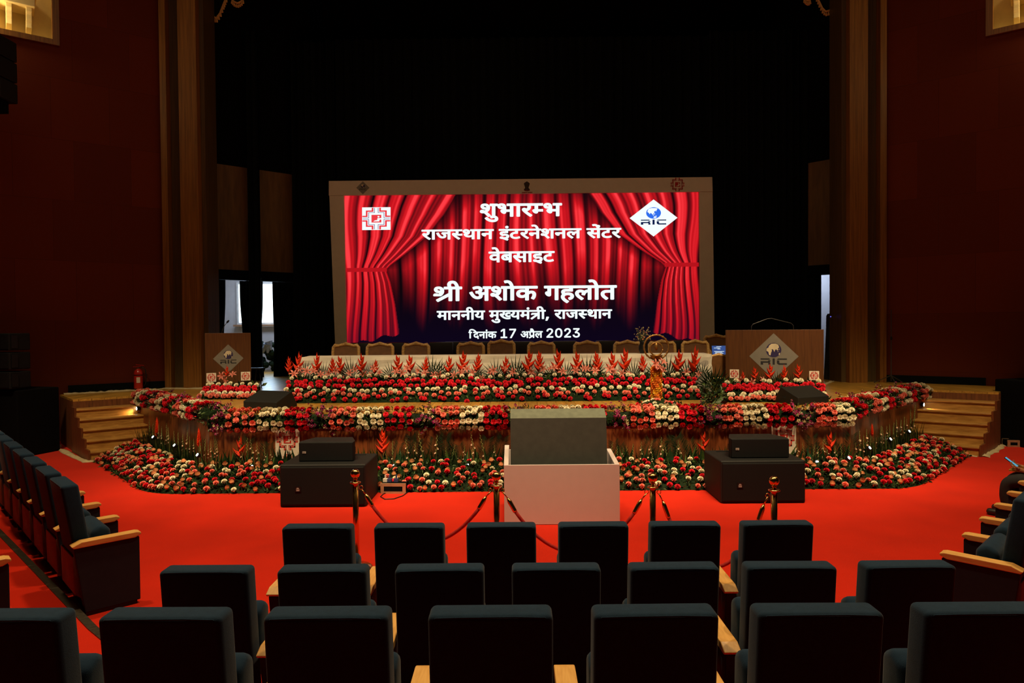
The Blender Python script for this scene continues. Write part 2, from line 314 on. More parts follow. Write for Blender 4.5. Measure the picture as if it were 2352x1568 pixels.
GLYPHS = {
'श':(391,'70 109 57 110 46 113 36 119 29 126 24 135 23 146 24 157 28 165 33 172 41 177 50 179 60 180 67 180 74 178 81 176 89 172 99 166 110 159 128 166 143 178 157 192 167 210 173 231 175 254 173 274 168 292 158 306 146 317 131 323 114 325 103 324 95 322 88 317 83 312 80 305 79 296 80 290 82 284 85 278 90 271 97 266 107 261 119 257 135 254 155 253 145 213 112 217 85 226 65 240 50 257 41 276 38 297 40 315 47 331 58 345 74 355 94 361 117 363 135 362 152 358 168 351 182 341 195 329 206 314 214 296 219 276 221 253 218 227 212 203 201 179 186 159 168 141 146 127 163 111 180 95 196 77 211 59 225 42 238 25 201 -1 182 25 164 48 148 67 132 84 117 99 103 111 92 110 81 109;339 316 339 0 293 0 293 316 242 316 242 357 399 357 399 316'),
'ु':(0,'-142 -7 -122 0 -100 5 -78 6 -52 4 -29 -4 -11 -16 2 -32 10 -52 13 -74 10 -96 1 -115 -14 -132 -34 -144 -60 -151 -90 -154 -126 -151 -158 -142 -186 -128 -213 -108 -238 -85 -261 -57 -226 -33 -212 -50 -197 -65 -184 -78 -170 -89 -156 -98 -141 -104 -125 -109 -108 -112 -90 -113 -56 -108 -36 -94 -29 -70 -31 -59 -36 -49 -43 -42 -53 -37 -64 -34 -75 -33 -85 -33 -95 -34 -103 -36 -111 -38 -119 -42 -128 -45'),
'भ':(404,'100 363 114 362 126 360 138 357 148 352 158 345 167 337 174 328 179 318 184 306 188 291 190 273 191 251 191 184 306 184 306 316 231 316 231 357 412 357 412 316 353 316 353 0 306 0 306 144 191 144 191 122 190 111 187 102 182 95 176 90 170 88 163 87 155 88 147 90 140 94 132 99 124 105 117 112 111 120 105 128 101 136 97 144 95 152 94 160 95 166 98 172 102 177 108 181 117 184 129 184 145 184 145 245 145 261 144 275 142 286 140 295 137 303 133 309 124 319 112 324 97 326 88 325 80 323 74 319 69 313 66 307 65 299 67 289 71 281 79 275 90 270 106 266 125 264 121 223 94 227 71 234 52 244 38 258 29 276 26 299 29 319 36 336 48 348 64 356 81 361'),
'ा':(149,'98 316 98 0 51 0 51 316 0 316 0 357 157 357 157 316'),
'र':(235,'227 24 196 -7 174 12 152 31 132 50 113 69 95 87 79 104 65 120 53 134 43 147 36 158 30 167 27 175 25 182 23 189 23 195 24 202 27 209 32 216 39 221 48 225 60 226 69 225 77 223 85 219 92 214 98 208 104 200 118 209 128 218 137 229 142 241 146 254 147 269 147 278 146 286 144 295 142 303 140 310 137 316 0 316 0 357 244 357 244 316 184 316 189 302 192 284 193 263 192 243 187 225 180 210 171 196 159 183 146 173 131 163 114 154 96 146 114 126 134 105 156 84 179 63 203 43'),
'म':(343,'292 316 292 0 246 0 246 144 119 144 119 122 118 111 115 102 111 95 105 90 98 88 91 87 84 88 76 90 68 94 61 99 53 105 46 112 39 120 34 128 29 136 25 144 23 152 22 160 23 166 26 172 30 177 37 181 46 184 57 184 72 184 72 316 0 316 0 357 352 357 352 316;246 316 119 316 119 184 246 184'),
'स':(388,'337 316 337 0 291 0 291 153 280 150 268 147 257 146 246 145 233 144 218 144 202 145 185 146 167 148 150 152 135 155 122 159 114 154 105 150 96 145 113 125 131 105 151 84 173 63 195 43 218 24 187 -7 166 12 146 31 127 50 108 69 92 87 76 104 63 120 51 134 42 147 35 158 29 167 26 175 24 182 23 189 23 195 24 202 27 209 32 216 39 221 48 225 60 226 69 225 77 223 85 219 92 214 98 208 104 201 111 209 117 218 120 229 123 240 124 252 125 263 124 274 123 285 122 294 120 303 118 310 115 316 0 316 0 357 397 357 397 316;212 185 226 185 240 186 253 187 265 189 278 192 291 195 291 316 161 316 164 310 166 302 168 294 170 284 171 274 171 263 171 248 169 234 166 221 162 210 157 200 150 191 171 188 191 186'),
'ज':(426,'375 316 375 0 329 0 329 213 250 213 236 213 225 213 217 214 230 202 241 189 250 174 257 158 262 142 263 125 262 109 258 94 251 81 243 70 232 61 220 55 207 50 193 47 178 46 158 48 139 54 120 63 102 78 84 97 67 121 50 152 34 188 18 230 59 245 76 197 95 159 114 128 133 106 154 92 176 88 187 89 197 92 206 98 212 106 216 117 218 130 216 147 210 163 200 178 188 192 173 205 157 217 173 253 329 253 329 316 0 316 0 357 435 357 435 316'),
'थ':(369,'318 316 318 0 271 0 271 103 259 96 246 90 231 84 215 80 197 77 177 76 146 79 118 88 94 104 74 125 58 152 48 185 80 194 106 204 124 217 137 232 144 249 146 268 145 286 140 300 133 312 123 320 112 325 98 326 89 325 81 323 75 319 70 314 67 307 65 299 71 282 86 271 112 265 107 225 84 229 65 237 48 247 36 261 29 278 26 298 29 318 36 334 47 347 62 356 80 361 99 363 114 362 129 359 144 353 157 345 169 335 179 322 187 307 191 290 193 269 190 243 183 220 170 200 153 184 131 170 105 157 114 145 124 135 134 127 147 121 162 118 180 117 199 118 216 122 231 128 245 137 259 146 271 158 271 316 224 316 224 357 377 357 377 316'),
'न':(319,'0 357 327 357 327 316 268 316 268 0 221 0 221 171 117 171 117 140 116 130 114 122 109 116 103 112 96 109 88 108 78 109 69 113 59 120 49 129 40 138 32 149 26 161 22 172 21 183 22 191 25 198 29 204 35 208 45 211 56 212 221 212 221 316 0 316'),
'इ':(282,'156 128 145 127 133 126 122 123 112 121 102 117 92 113 75 125 60 137 47 151 37 166 31 183 29 202 29 212 31 222 34 230 39 237 44 243 50 249 59 255 70 259 81 263 94 265 109 267 127 267 180 267 180 316 0 316 0 357 290 357 290 316 227 316 227 226 121 226 110 226 102 226 96 225 91 223 87 221 83 219 78 214 76 207 75 199 76 191 78 183 83 176 88 170 94 164 100 159 118 165 137 168 158 169 185 166 208 159 229 147 244 131 254 112 257 88 254 65 246 46 233 30 215 17 193 8 166 2 177 -2 189 -7 201 -11 213 -15 226 -19 238 -23 219 -63 198 -53 177 -43 157 -32 137 -21 119 -10 101 1 80 2 62 6 47 11 36 17 30 26 28 37 28 45 31 52 35 58 41 63 49 66 58 67 66 66 74 64 82 61 91 56 100 49 111 40 126 39 151 40 171 44 188 51 200 60 208 73 210 88 209 100 204 109 196 117 185 123 172 126'),
'ं':(0,'-106 443 -105 452 -102 460 -97 467 -90 472 -83 476 -75 477 -66 476 -59 472 -52 467 -47 460 -44 452 -43 443 -44 435 -47 427 -52 420 -59 414 -66 411 -75 410 -83 411 -90 414 -97 420 -102 427 -105 435'),
'ट':(289,'298 316 213 316 213 200 182 200 164 200 149 198 136 196 124 192 113 188 104 183 86 166 76 147 72 123 74 106 78 91 85 78 94 67 105 58 118 51 132 46 147 43 163 43 182 43 200 46 215 50 230 55 246 62 261 70 277 27 260 20 242 13 223 8 204 3 184 1 164 0 139 2 115 7 93 15 74 26 58 41 44 58 34 78 28 101 26 126 29 150 35 171 46 189 60 205 77 218 97 228 119 235 142 240 165 241 167 316 0 316 0 357 298 357'),
'े':(0,'-97 353 -105 381 -113 405 -121 425 -129 440 -138 453 -147 462 -157 468 -168 472 -181 473 -189 472 -197 472 -203 470 -221 465 -235 507 -219 511 -202 514 -183 515 -163 513 -145 508 -129 500 -114 488 -101 471 -88 450 -76 424 -65 391 -54 353'),
'ल':(389,'0 316 0 357 398 357 398 316 338 316 338 0 292 0 292 204 284 204 274 204 265 201 256 198 246 192 237 183 228 173 220 159 212 141 204 119 160 133 165 150 171 166 179 180 169 186 160 192 151 196 141 200 131 202 120 203 106 201 94 197 85 190 78 180 74 169 72 156 74 141 78 127 85 114 94 101 106 87 121 73 137 58 156 41 177 23 146 -7 125 12 105 30 86 48 68 65 54 83 42 101 33 119 28 138 26 158 27 177 32 194 40 208 50 219 62 229 75 236 89 241 103 244 117 245 134 244 149 241 163 236 177 230 190 222 203 213 227 230 255 241 287 245 292 245 292 316'),
'व':(319,'328 316 268 316 268 0 222 0 222 95 212 88 199 82 186 76 170 71 153 69 134 68 114 69 96 73 79 80 64 89 51 100 40 113 33 129 28 146 26 164 30 195 41 220 59 240 84 255 113 264 146 267 165 266 187 264 203 261 200 219 176 223 167 224 158 224 149 225 127 223 108 218 93 209 82 197 75 183 73 165 75 147 81 133 91 122 104 114 119 110 135 108 154 109 171 114 186 121 200 130 212 139 222 149 222 316 0 316 0 357 328 357'),
'ब':(328,'336 316 277 316 277 0 230 0 230 95 219 88 207 82 193 76 177 71 159 69 138 68 118 69 98 73 81 80 65 89 52 100 41 113 33 129 28 146 26 164 30 195 42 220 61 240 87 255 117 264 152 267 172 266 194 264 212 261 209 221 183 225 173 226 164 227 154 227 146 227 139 226 132 225 210 129 217 134 224 140 230 147 230 316 0 316 0 357 336 357;73 165 75 147 81 132 92 120 106 112 122 107 139 106 146 106 152 106 159 107 177 112 96 213 83 200 76 184'),
'अ':(439,'270 125 267 101 258 81 244 65 225 55 203 48 179 46 147 50 118 62 91 83 66 113 41 153 17 204 57 219 74 182 92 150 111 123 131 104 152 92 175 88 189 89 201 92 211 98 218 106 223 117 225 130 223 144 219 157 213 168 204 179 194 189 183 199 172 198 161 197 149 196 146 236 170 238 188 243 202 250 211 259 216 271 218 284 217 296 212 306 205 314 195 319 185 322 173 323 160 322 147 320 135 317 123 313 111 308 98 302 84 341 95 346 107 351 121 356 136 360 153 362 171 363 199 361 222 353 240 341 253 324 261 306 264 284 259 257 247 234 225 215 237 204 251 202 265 201 279 201 291 201 302 202 312 203 322 204 331 206 341 209 341 316 299 316 299 357 447 357 447 316 388 316 388 0 341 0 341 167 332 164 323 163 314 162 305 161 296 160 286 160 279 160 271 161 261 162 266 150 269 138'),
'ो':(149,'98 316 98 0 51 0 51 316 0 316 0 357 157 357 157 316;52 353 44 381 36 405 28 425 20 440 11 453 2 462 -8 468 -20 472 -32 473 -40 472 -48 472 -55 470 -72 465 -86 507 -70 511 -53 514 -34 515 -14 513 4 508 20 500 34 488 48 471 61 450 72 424 84 391 95 353'),
'क':(438,'446 316 260 316 260 200 279 216 302 226 327 229 350 227 370 219 388 205 401 187 409 164 411 137 410 119 407 101 403 81 396 61 386 42 374 22 333 46 342 59 349 73 356 88 361 104 364 120 365 136 364 153 360 166 354 176 346 184 335 188 323 190 302 185 281 171 260 148 260 0 213 0 213 100 203 92 192 85 179 78 164 72 148 69 130 68 112 69 95 73 79 79 64 87 51 98 41 112 33 128 28 146 26 167 30 195 40 219 58 240 81 255 109 264 140 267 149 266 159 266 170 265 195 261 191 219 185 220 177 222 168 223 159 224 151 224 143 225 122 223 105 218 91 210 81 198 75 184 73 168 75 149 81 134 90 123 103 114 116 110 131 108 147 109 162 113 176 120 189 129 201 138 213 149 213 316 0 316 0 357 446 357'),
'ग':(323,'119 316 119 134 119 125 116 117 112 111 107 106 100 103 92 102 82 104 72 108 61 114 51 123 42 133 34 144 28 155 25 166 24 177 24 185 27 192 31 198 38 203 47 205 59 206 73 206 73 316 0 316 0 357 332 357 332 316 272 316 272 0 226 0 226 316'),
'ह':(305,'184 40 197 44 209 50 218 56 226 64 230 74 231 85 230 99 224 110 215 119 201 126 183 130 161 132 136 130 116 124 100 115 89 103 82 88 79 71 80 59 82 48 86 37 92 25 101 13 113 0 129 -15 149 -32 173 -51 142 -82 110 -55 83 -29 62 -5 46 20 36 46 33 75 34 89 37 102 42 113 49 124 57 134 66 142 59 150 53 158 47 168 43 178 40 190 40 202 40 212 42 222 45 230 50 237 55 243 61 249 70 255 80 259 91 263 103 265 117 267 132 267 207 267 207 316 0 316 0 357 314 357 314 316 254 316 254 226 132 226 121 226 113 226 107 225 102 223 98 221 94 219 89 214 87 207 86 199 86 192 88 185 91 179 95 173 100 168 105 163 124 168 143 171 163 172 188 171 209 167 228 160 243 151 255 141 265 129 271 116 275 102 276 88 274 67 268 49 257 33 242 20 223 9 200 1'),
'त':(327,'276 316 276 0 230 0 230 188 167 188 146 188 128 187 115 185 104 182 94 177 86 172 78 163 74 151 72 136 75 118 82 99 94 82 110 64 131 44 156 23 125 -7 107 8 91 24 76 39 61 55 49 70 39 87 32 104 27 121 26 139 27 152 29 164 34 175 39 185 46 194 53 202 65 210 79 217 94 223 111 226 132 228 156 229 230 229 230 316 0 316 0 357 335 357 335 316'),
'ी':(149,'-106 353 -112 366 -117 379 -121 392 -124 404 -126 417 -126 430 -124 453 -116 473 -102 491 -84 504 -62 512 -35 515 -13 513 6 507 22 498 37 485 50 468 62 447 73 422 83 392 94 357 157 357 157 316 98 316 98 0 51 0 51 316 0 316 0 357 50 357 39 394 28 423 16 445 3 461 -13 471 -33 474 -47 472 -59 468 -68 460 -74 449 -78 436 -80 421 -79 408 -77 397 -74 386 -70 375 -65 364 -60 353'),
'य':(333,'342 357 342 316 282 316 282 0 235 0 235 103 224 96 211 90 197 84 181 80 164 77 145 76 113 80 85 91 62 111 43 136 30 167 22 203 44 208 61 215 75 224 84 234 90 247 92 262 91 273 89 283 85 292 81 301 76 309 71 316 0 316 0 357;74 173 82 156 92 142 103 131 116 123 131 118 149 117 167 118 184 122 199 129 212 137 225 147 235 157 235 316 121 316 130 296 136 276 138 256 131 219 110 191'),
'ख':(470,'419 316 419 0 372 0 372 26 358 19 344 14 328 9 312 6 296 5 280 4 240 7 200 18 162 35 124 60 86 94 49 137 40 150 33 161 28 170 25 179 24 187 23 194 24 202 27 209 32 216 39 221 48 225 60 226 69 225 77 223 85 219 92 214 98 208 104 201 111 209 117 218 120 229 123 240 124 252 125 263 124 273 124 282 123 291 121 300 119 309 115 316 0 316 0 357 478 357 478 316;307 133 320 134 332 137 343 142 354 147 364 154 372 161 372 316 161 316 167 301 170 283 171 263 169 234 162 209 151 188 136 171 117 157 95 145 123 116 151 91 180 71 211 57 245 48 281 45 298 46 313 48 329 51 343 56 358 62 372 70 372 114 363 109 352 104 341 100 328 97 314 95 299 94 282 95 266 99 251 105 237 114 226 124 217 137 210 151 206 166 204 183 208 209 217 231 232 248 252 261 277 269 305 272 330 270 340 269 348 268 354 266 350 226 331 230 324 231 317 232 310 232 293 231 279 226 267 219 258 210 253 197 251 182 253 166 258 154 267 145 278 138 292 135'),
'प':(326,'275 316 275 0 229 0 229 110 217 103 205 97 192 91 179 87 163 85 146 84 131 85 117 87 104 92 92 97 82 104 74 111 65 122 58 135 52 148 48 164 46 183 45 206 45 316 0 316 0 357 335 357 335 316;229 316 92 316 92 212 92 197 93 185 94 175 95 166 97 159 99 152 102 147 105 142 109 138 120 131 134 126 151 125 166 126 180 129 194 136 207 143 218 152 229 161'),
'्':(0,'-103 -25 -94 -24 -85 -23 -75 -22 -50 -24 -28 -29 -7 -37 11 -48 29 -61 45 -76 59 -93 73 -111 87 -130 54 -154 35 -126 16 -104 -4 -86 -24 -74 -47 -67 -72 -65 -85 -66 -96 -68'),
'द':(299,'237 -33 229 -20 222 -7 214 6 207 19 201 31 196 42 182 40 165 39 149 40 133 42 116 45 100 50 86 56 72 65 59 75 48 87 39 101 32 117 28 136 26 156 27 172 30 187 35 200 42 211 50 221 59 230 72 240 88 248 105 254 124 259 145 261 167 262 169 262 169 316 0 316 0 357 307 357 307 316 216 316 216 221 188 221 167 221 149 219 134 217 121 214 110 210 99 204 92 198 85 190 80 182 76 173 73 162 72 150 75 131 82 115 95 100 113 89 136 83 165 80 172 80 179 81 177 88 176 95 176 101 177 113 181 123 188 130 196 134 205 137 214 138 229 136 242 132 252 124 259 114 263 104 265 93 264 82 261 72 256 65 250 58 243 53 235 49 240 40 246 31 252 21 259 11 267 -1 276 -14'),
'ि':(246,'51 316 0 316 0 357 46 357 42 366 38 375 35 384 32 394 31 405 30 416 34 444 45 468 64 488 88 503 118 512 153 515 205 510 253 495 296 471 336 438 372 399 404 353 356 353 296 420 231 460 163 473 138 471 117 466 100 456 87 444 79 428 77 410 78 399 79 389 82 380 86 372 90 364 95 357 157 357 157 316 98 316 98 0 51 0'),
'ै':(0,'-103 353 -113 367 -122 378 -131 387 -140 393 -148 398 -157 401 -165 402 -174 403 -184 404 -192 403 -199 402 -207 400 -215 398 -223 395 -231 392 -246 431 -237 435 -228 438 -218 441 -208 442 -198 444 -187 444 -171 443 -155 439 -141 432 -129 422 -117 411 -107 397 -105 399 -113 417 -120 432 -128 445 -135 455 -143 462 -151 468 -160 472 -170 474 -182 475 -190 475 -198 474 -204 473 -222 467 -235 507 -219 511 -202 514 -183 515 -163 513 -145 508 -129 500 -114 488 -101 471 -88 450 -76 424 -65 391 -54 353'),
',':(154,'26 -74 32 -51 38 -27 43 -2 48 23 51 46 55 67 110 67 114 60 109 39 102 17 93 -6 84 -30 74 -53 65 -74'),
'1':(453,'76 0 76 55 391 55 391 0;276 509 276 0 212 0 212 448 209 448 86 358 86 427 198 509'),
'7':(453,'97 0 323 448 323 452 62 452 62 509 391 509 391 449 165 0'),
'2':(453,'64 0 64 47 234 229 252 248 268 266 282 282 294 298 303 312 311 327 316 341 319 356 320 371 319 389 315 405 308 419 298 431 287 441 273 449 258 455 241 458 224 460 205 458 188 454 172 447 159 438 148 427 139 413 132 398 128 381 127 362 66 362 68 391 75 418 86 442 102 464 121 482 143 496 168 507 196 513 225 516 254 513 281 507 306 497 328 482 346 465 361 445 372 423 379 398 381 372 380 354 377 336 371 318 363 299 351 280 336 259 317 235 294 209 267 180 153 60 153 57 389 57 389 0'),
'0':(453,'227 -7 191 -3 158 7 130 24 105 48 85 77 69 113 57 155 50 202 48 254 50 306 57 353 69 395 85 431 106 461 130 484 159 502 191 512 227 516 262 512 295 502 323 484 348 461 368 431 384 395 396 353 403 306 405 254 403 202 396 155 384 113 368 77 348 48 323 24 295 7 263 -3;227 50 250 52 271 60 290 74 306 92 320 116 330 144 338 176 342 213 344 254 342 295 338 332 330 365 320 393 306 416 290 435 271 449 250 457 227 460 203 457 182 449 163 435 147 416 134 393 123 365 115 332 111 295 109 254 111 213 115 176 123 144 134 116 147 92 163 74 182 60 203 52'),
'3':(453,'218 -7 188 -5 159 1 133 10 108 22 88 38 70 57 57 79 48 104 44 132 109 132 112 115 118 100 126 87 137 76 150 66 165 59 182 54 200 51 219 50 239 51 258 55 275 61 291 69 304 80 315 93 323 108 328 125 329 145 328 163 323 180 316 196 306 211 292 223 275 234 254 241 229 246 201 248 157 248 157 299 288 448 288 452 70 452 70 509 372 509 372 461 211 278 211 289 247 290 279 286 308 276 333 262 354 244 371 222 383 198 391 173 393 145 390 116 383 90 370 66 354 45 333 27 309 12 281 2 251 -5'),
'J':(396,'185 -7 143 -2 106 11 75 33 52 63 38 100 33 145 33 173 98 173 98 145 100 117 108 93 122 74 139 61 160 53 185 50 209 53 230 61 248 74 261 93 269 117 272 145 272 509 336 509 336 145 332 100 318 63 294 33 263 11 227 -2'),
'D':(502,'219 0 96 0 96 57 215 57 254 60 288 68 318 81 343 99 363 122 379 149 390 181 397 216 399 255 397 294 390 329 379 361 364 388 344 410 320 428 291 441 258 449 221 452 93 452 93 509 225 509 273 505 315 495 353 478 385 455 412 426 433 391 449 351 458 306 462 255 458 205 449 159 433 119 411 83 384 54 351 31 312 14 268 3;125 509 125 0 60 0 60 509'),
'A':(480,'16 0 201 509 276 509 463 0 395 0 287 302 280 323 272 346 264 372 255 402 244 438 232 478 245 478 233 437 222 402 213 371 204 345 197 322 191 302 85 0;110 142 110 199 370 199 370 142'),
'R':(449,'60 0 60 509 236 509 273 506 305 500 333 489 356 473 376 455 390 433 401 408 407 381 409 352 407 323 401 296 390 271 376 250 356 232 333 217 305 206 273 200 236 198 96 198 96 255 234 255 258 256 280 260 298 267 313 276 325 287 334 300 340 316 344 333 345 352 344 371 340 389 334 405 325 419 313 430 298 440 279 446 258 451 233 452 125 452 125 0;353 0 230 229 303 229 428 0'),
'C':(510,'267 -7 225 -3 186 7 150 25 119 49 92 79 70 115 53 157 44 203 40 254 44 305 53 352 70 393 92 429 119 459 150 484 186 501 225 512 267 516 293 514 317 511 340 504 362 496 383 485 402 471 419 456 435 438 448 418 459 397 467 373 473 348 408 348 404 365 397 380 389 395 380 407 369 418 357 428 344 437 330 444 315 449 300 453 284 455 267 456 237 453 209 445 184 432 161 414 141 391 125 364 113 332 106 295 103 254 106 213 113 177 125 145 141 117 161 94 184 76 210 63 237 56 267 53 284 54 300 56 315 60 330 65 344 72 357 81 369 90 380 102 389 114 397 128 404 144 408 160 473 160 467 135 459 112 448 91 435 71 420 53 402 38 383 24 363 13 341 5 317 -2 293 -6'),
'F':(410,'60 0 60 509 369 509 369 452 125 452 125 278 346 278 346 221 125 221 125 0'),
'B':(456,'60 0 60 509 241 509 274 507 304 501 329 491 350 477 367 461 381 442 390 421 396 398 398 374 397 353 393 336 387 320 378 307 368 295 356 286 343 278 329 272 315 267 315 262 331 260 347 254 363 245 378 234 391 220 402 203 411 184 416 161 418 136 416 111 410 88 400 67 386 48 368 31 344 18 317 8 284 2 247 0;125 57 245 57 281 60 309 67 330 80 344 96 353 115 355 137 354 153 350 169 342 184 333 197 320 209 306 218 289 225 269 229 248 231 125 231;125 285 238 285 256 287 273 290 288 296 302 304 314 314 323 326 330 340 335 355 336 372 333 393 326 412 313 429 294 442 270 449 240 452 125 452'),
'L':(393,'60 0 60 509 125 509 125 57 361 57 361 0'),
}
# ================================================================== THE SETTING
def floor_poly(name, pts, z0, z1, m, uvs=False):
    mb = MB(); mb.prism(pts, z0, z1); return struct(mb.build(name, m))
floor_poly('floor', [(-15, -4), (15, -4), (15, 24), (-15, 24)], -0.2, 0.0, M['carpet'])
STEP1 = [(-9.6, 11.0), (-3.35, 5.0), (-2.6, 4.35), (2.95, 4.3), (3.45, 4.3), (9.6, 10.5), (14.5, 10.5), (14.5, -3.9), (-14.5, -3.9), (-14.5, 11.0)]
floor_poly('floor', STEP1, 0.001, 0.06, M['carpet'])
floor_poly('floor', [(-9.4, 10.2), (-2.35, 3.45), (2.7, 3.4), (9.4, 9.8), (14.4, 9.8), (14.4, -3.8), (-14.4, -3.8), (-14.4, 10.2)], 0.061, 0.25, M['carpet'])
mb = MB()
def strip(mb, a, b, wd, z0, z1):
    a = Vector(a); b = Vector(b); d = (b - a).normalized(); n = Vector((d.y, -d.x)) * wd / 2
    mb.prism([(a + n).to_tuple(), (b + n).to_tuple(), (b - n).to_tuple(), (a - n).to_tuple()], z0, z1)
for a, b in zip(STEP1[:5], STEP1[1:6]): strip(mb, a, b, 0.06, 0.0, 0.068)
struct(mb.build('trim_1', M['strip']))

# stage: deck polygon, front fascia
C1, C2, C1R, C2R = Vector((-4.9, 10.4)), Vector((-7.75, 13.5)), Vector((4.9, 10.4)), Vector((7.85, 13.4))
TL, TR = Vector((-8.55, 12.8)), Vector((8.78, 12.72))          # outer top corners of the stairs
RUNL, RUNR = Vector((0.9, -0.95)), Vector((-1.08, -1.08))
WL0, WR0 = Vector((-8.05, 15.35)), Vector((8.05, 15.35))
WLN, WRN = Vector((0.61, -0.79)), Vector((-0.61, -0.79))       # normals of the splayed house walls
WLD, WRD = Vector((-0.79, -0.61)), Vector((0.79, -0.61))
deck = [C1, C1R, C2R, TR, TR + Vector((0.95, 1.05)), WR0 + WRD * 1.6, WR0, Vector((11, 16)), Vector((11, 23.5)), Vector((-11, 23.5)), Vector((-11, 16)), WL0, WL0 + WLD * 1.6, TL + Vector((-0.95, 1.05)), TL, C2]
mb = MB(); mb.prism([p.to_tuple() for p in deck], SZ - 0.04, SZ); struct(mb.build('floor', M['stage_floor']))
def fascia(name, a, b, z0, z1, m, th=0.04):
    d = (b - a); L = d.length; mb = MB(); mb.box(0, L, 0, th, z0, z1)
    o = struct(mb.build(name, m)); o.location = (a.x, a.y, 0); o.rotation_euler = (0, 0, math.atan2(d.y, d.x)); return o
for k, (a, b) in enumerate(((C2, C1), (C1, C1R), (C1R, C2R))):
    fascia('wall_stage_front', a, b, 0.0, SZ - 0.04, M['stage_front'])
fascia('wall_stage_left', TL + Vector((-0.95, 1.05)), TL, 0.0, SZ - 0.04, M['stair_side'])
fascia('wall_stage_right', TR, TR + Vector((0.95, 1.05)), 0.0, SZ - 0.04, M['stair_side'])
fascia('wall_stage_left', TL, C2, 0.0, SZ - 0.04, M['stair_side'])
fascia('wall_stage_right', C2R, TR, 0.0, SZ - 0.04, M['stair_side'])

# house walls, splayed towards the stage; each with an opening for the lit balcony niche
NZ = 8.24
tL = (onplane(133, 105, (*WL0, 0), (*WLN, 0)).to_2d() - WL0).dot(WLD)
tR = (onplane(2268, 88, (*WR0, 0), (*WRN, 0)).to_2d() - WR0).dot(WRD)
def wall_panel(name, P, D, t0, t1, z0, z1, nrm):
    a, b = P + D * t0, P + D * t1; q = Vector(nrm) * -0.15
    me = bpy.data.meshes.new(name)
    vs = [(a.x, a.y, z0), (b.x, b.y, z0), (b.x, b.y, z1), (a.x, a.y, z1)]
    vs += [(x + q.x, y + q.y, z) for x, y, z in vs]
    me.from_pydata(vs, [], [(0, 1, 2, 3), (7, 6, 5, 4), (0, 4, 5, 1), (1, 5, 6, 2), (2, 6, 7, 3), (3, 7, 4, 0)])
    uv = me.uv_layers.new(name='UVMap'); uvs = [(t0, z0), (t1, z0), (t1, z1), (t0, z1)] * 2
    for lp in me.loops: uv.data[lp.index].uv = uvs[lp.vertex_index]
    me.materials.append(M['wall']); return struct(link(name, me))
for name, P, D, t, n, sg in (('wall_left', WL0, WLD, tL, WLN, -1), ('wall_right', WR0, WRD, tR, WRN, 1)):
    wall_panel(name, P, D, 0, t, 0, 11.5, n); wall_panel(name, P, D, t, 9.0, 0, NZ, n)
    e = P + D * 9.0
    mb = MB(); mb.box(min(e.x, e.x + sg * 0.2), max(e.x, e.x + sg * 0.2), -4, e.y, 0, 11.5); struct(mb.build(name, M['black']))
    # niche: back, jamb, sill, wooden frame
    rot = math.atan2(D.y, D.x); T = Matrix.Translation((*(P + D * t), NZ)) @ Matrix.Rotation(rot, 4, 'Z')
    s = -1 if sg < 0 else 1                       # local +x runs away from the stage; local y: towards / away from the hall
    inn = Vector((-n.x, -n.y)); iy = 1 if (Matrix.Rotation(rot, 2) @ Vector((0, 1))).dot(inn) > 0 else -1
    def yb(a, b): return (min(a * iy, b * iy), max(a * iy, b * iy))
    mb = MB(); y = yb(0.55, 0.65); mb.box(0, 5, y[0], y[1], -0.1, 3.5, T); y = yb(0.16, 0.6); mb.box(-0.1, 0.0, y[0], y[1], -0.05, 3.5, T); mb.box(0, 5, y[0], y[1], -0.05, 0.0, T); mb.box(0, 5, y[0], y[1], 2.6, 2.8, T)
    struct(mb.build('wall_niche_' + name[5:], M['plaster']))
    mb = MB(); y = yb(-0.06, 0.12); mb.box(-0.02, 0.10, y[0], y[1], -0.08, 3.5, T); mb.box(0.10, 5, y[0], y[1], -0.08, 0.03, T)
    struct(mb.build('trim_niche_' + name[5:], M['column']))
    # carved ledge on two curved brackets inside the niche
    th = thing('niche_balcony_ledge', ('cream ledge on curved brackets in the lit niche above the hanging black speaker' if sg < 0 else 'cream ledge on a curved bracket in the lit niche, top right of the hall'), 'ledge', T.translation)
    Tl = Matrix.Rotation(rot, 4, 'Z'); z0 = 0.62
    off = 0.38
    mb = MB(); y = yb(0.0, 0.55); mb.box(off, 4, y[0], y[1], z0, z0 + 0.20, Tl); mb.box(off - 0.03, 4, yb(-0.04, 0.55)[0], yb(-0.04, 0.55)[1], z0 + 0.20, z0 + 0.27, Tl)
    mb.build('ledge', M['plaster'], th, bevel=0.01)
    for q in range(4):
        pr = [(0.5, z0), (0.08, z0), (0.08, z0 - 0.08), (0.125, z0 - 0.10), (0.14, z0 - 0.13), (0.135, z0 - 0.17), (0.13, z0 - 0.20), (0.15, z0 - 0.24), (0.19, z0 - 0.28), (0.205, z0 - 0.32), (0.2, z0 - 0.37), (0.5, z0 - 0.40)]
        Tb = Tl @ Matrix(((0, 0, 1, 0), (iy, 0, 0, 0), (0, 1, 0, 0), (0, 0, 0, 1)))
        mb = MB(); mb.prism(pr, off + 0.05 + q * 0.33, off + 0.15 + q * 0.33, Tb); mb.build('bracket', M['plaster'], th, bevel=0.008)
    lp = (T @ Vector((1.7, 0.22 * iy, 1.9)))
    pl = bpy.data.lights.new('niche_lamp', 'POINT'); pl.energy = 45; pl.color = (1, 0.72, 0.30); pl.shadow_soft_size = 0.12
    po = bpy.data.objects.new('niche_lamp', pl); COL.objects.link(po); po.location = lp
    lp = (T @ Vector((1.5, -0.14 * iy, 0.30)))
    pl = bpy.data.lights.new('niche_lamp', 'POINT'); pl.energy = 62; pl.color = (1, 0.76, 0.34); pl.shadow_soft_size = 0.1
    po = bpy.data.objects.new('niche_lamp', pl); COL.objects.link(po); po.location = lp
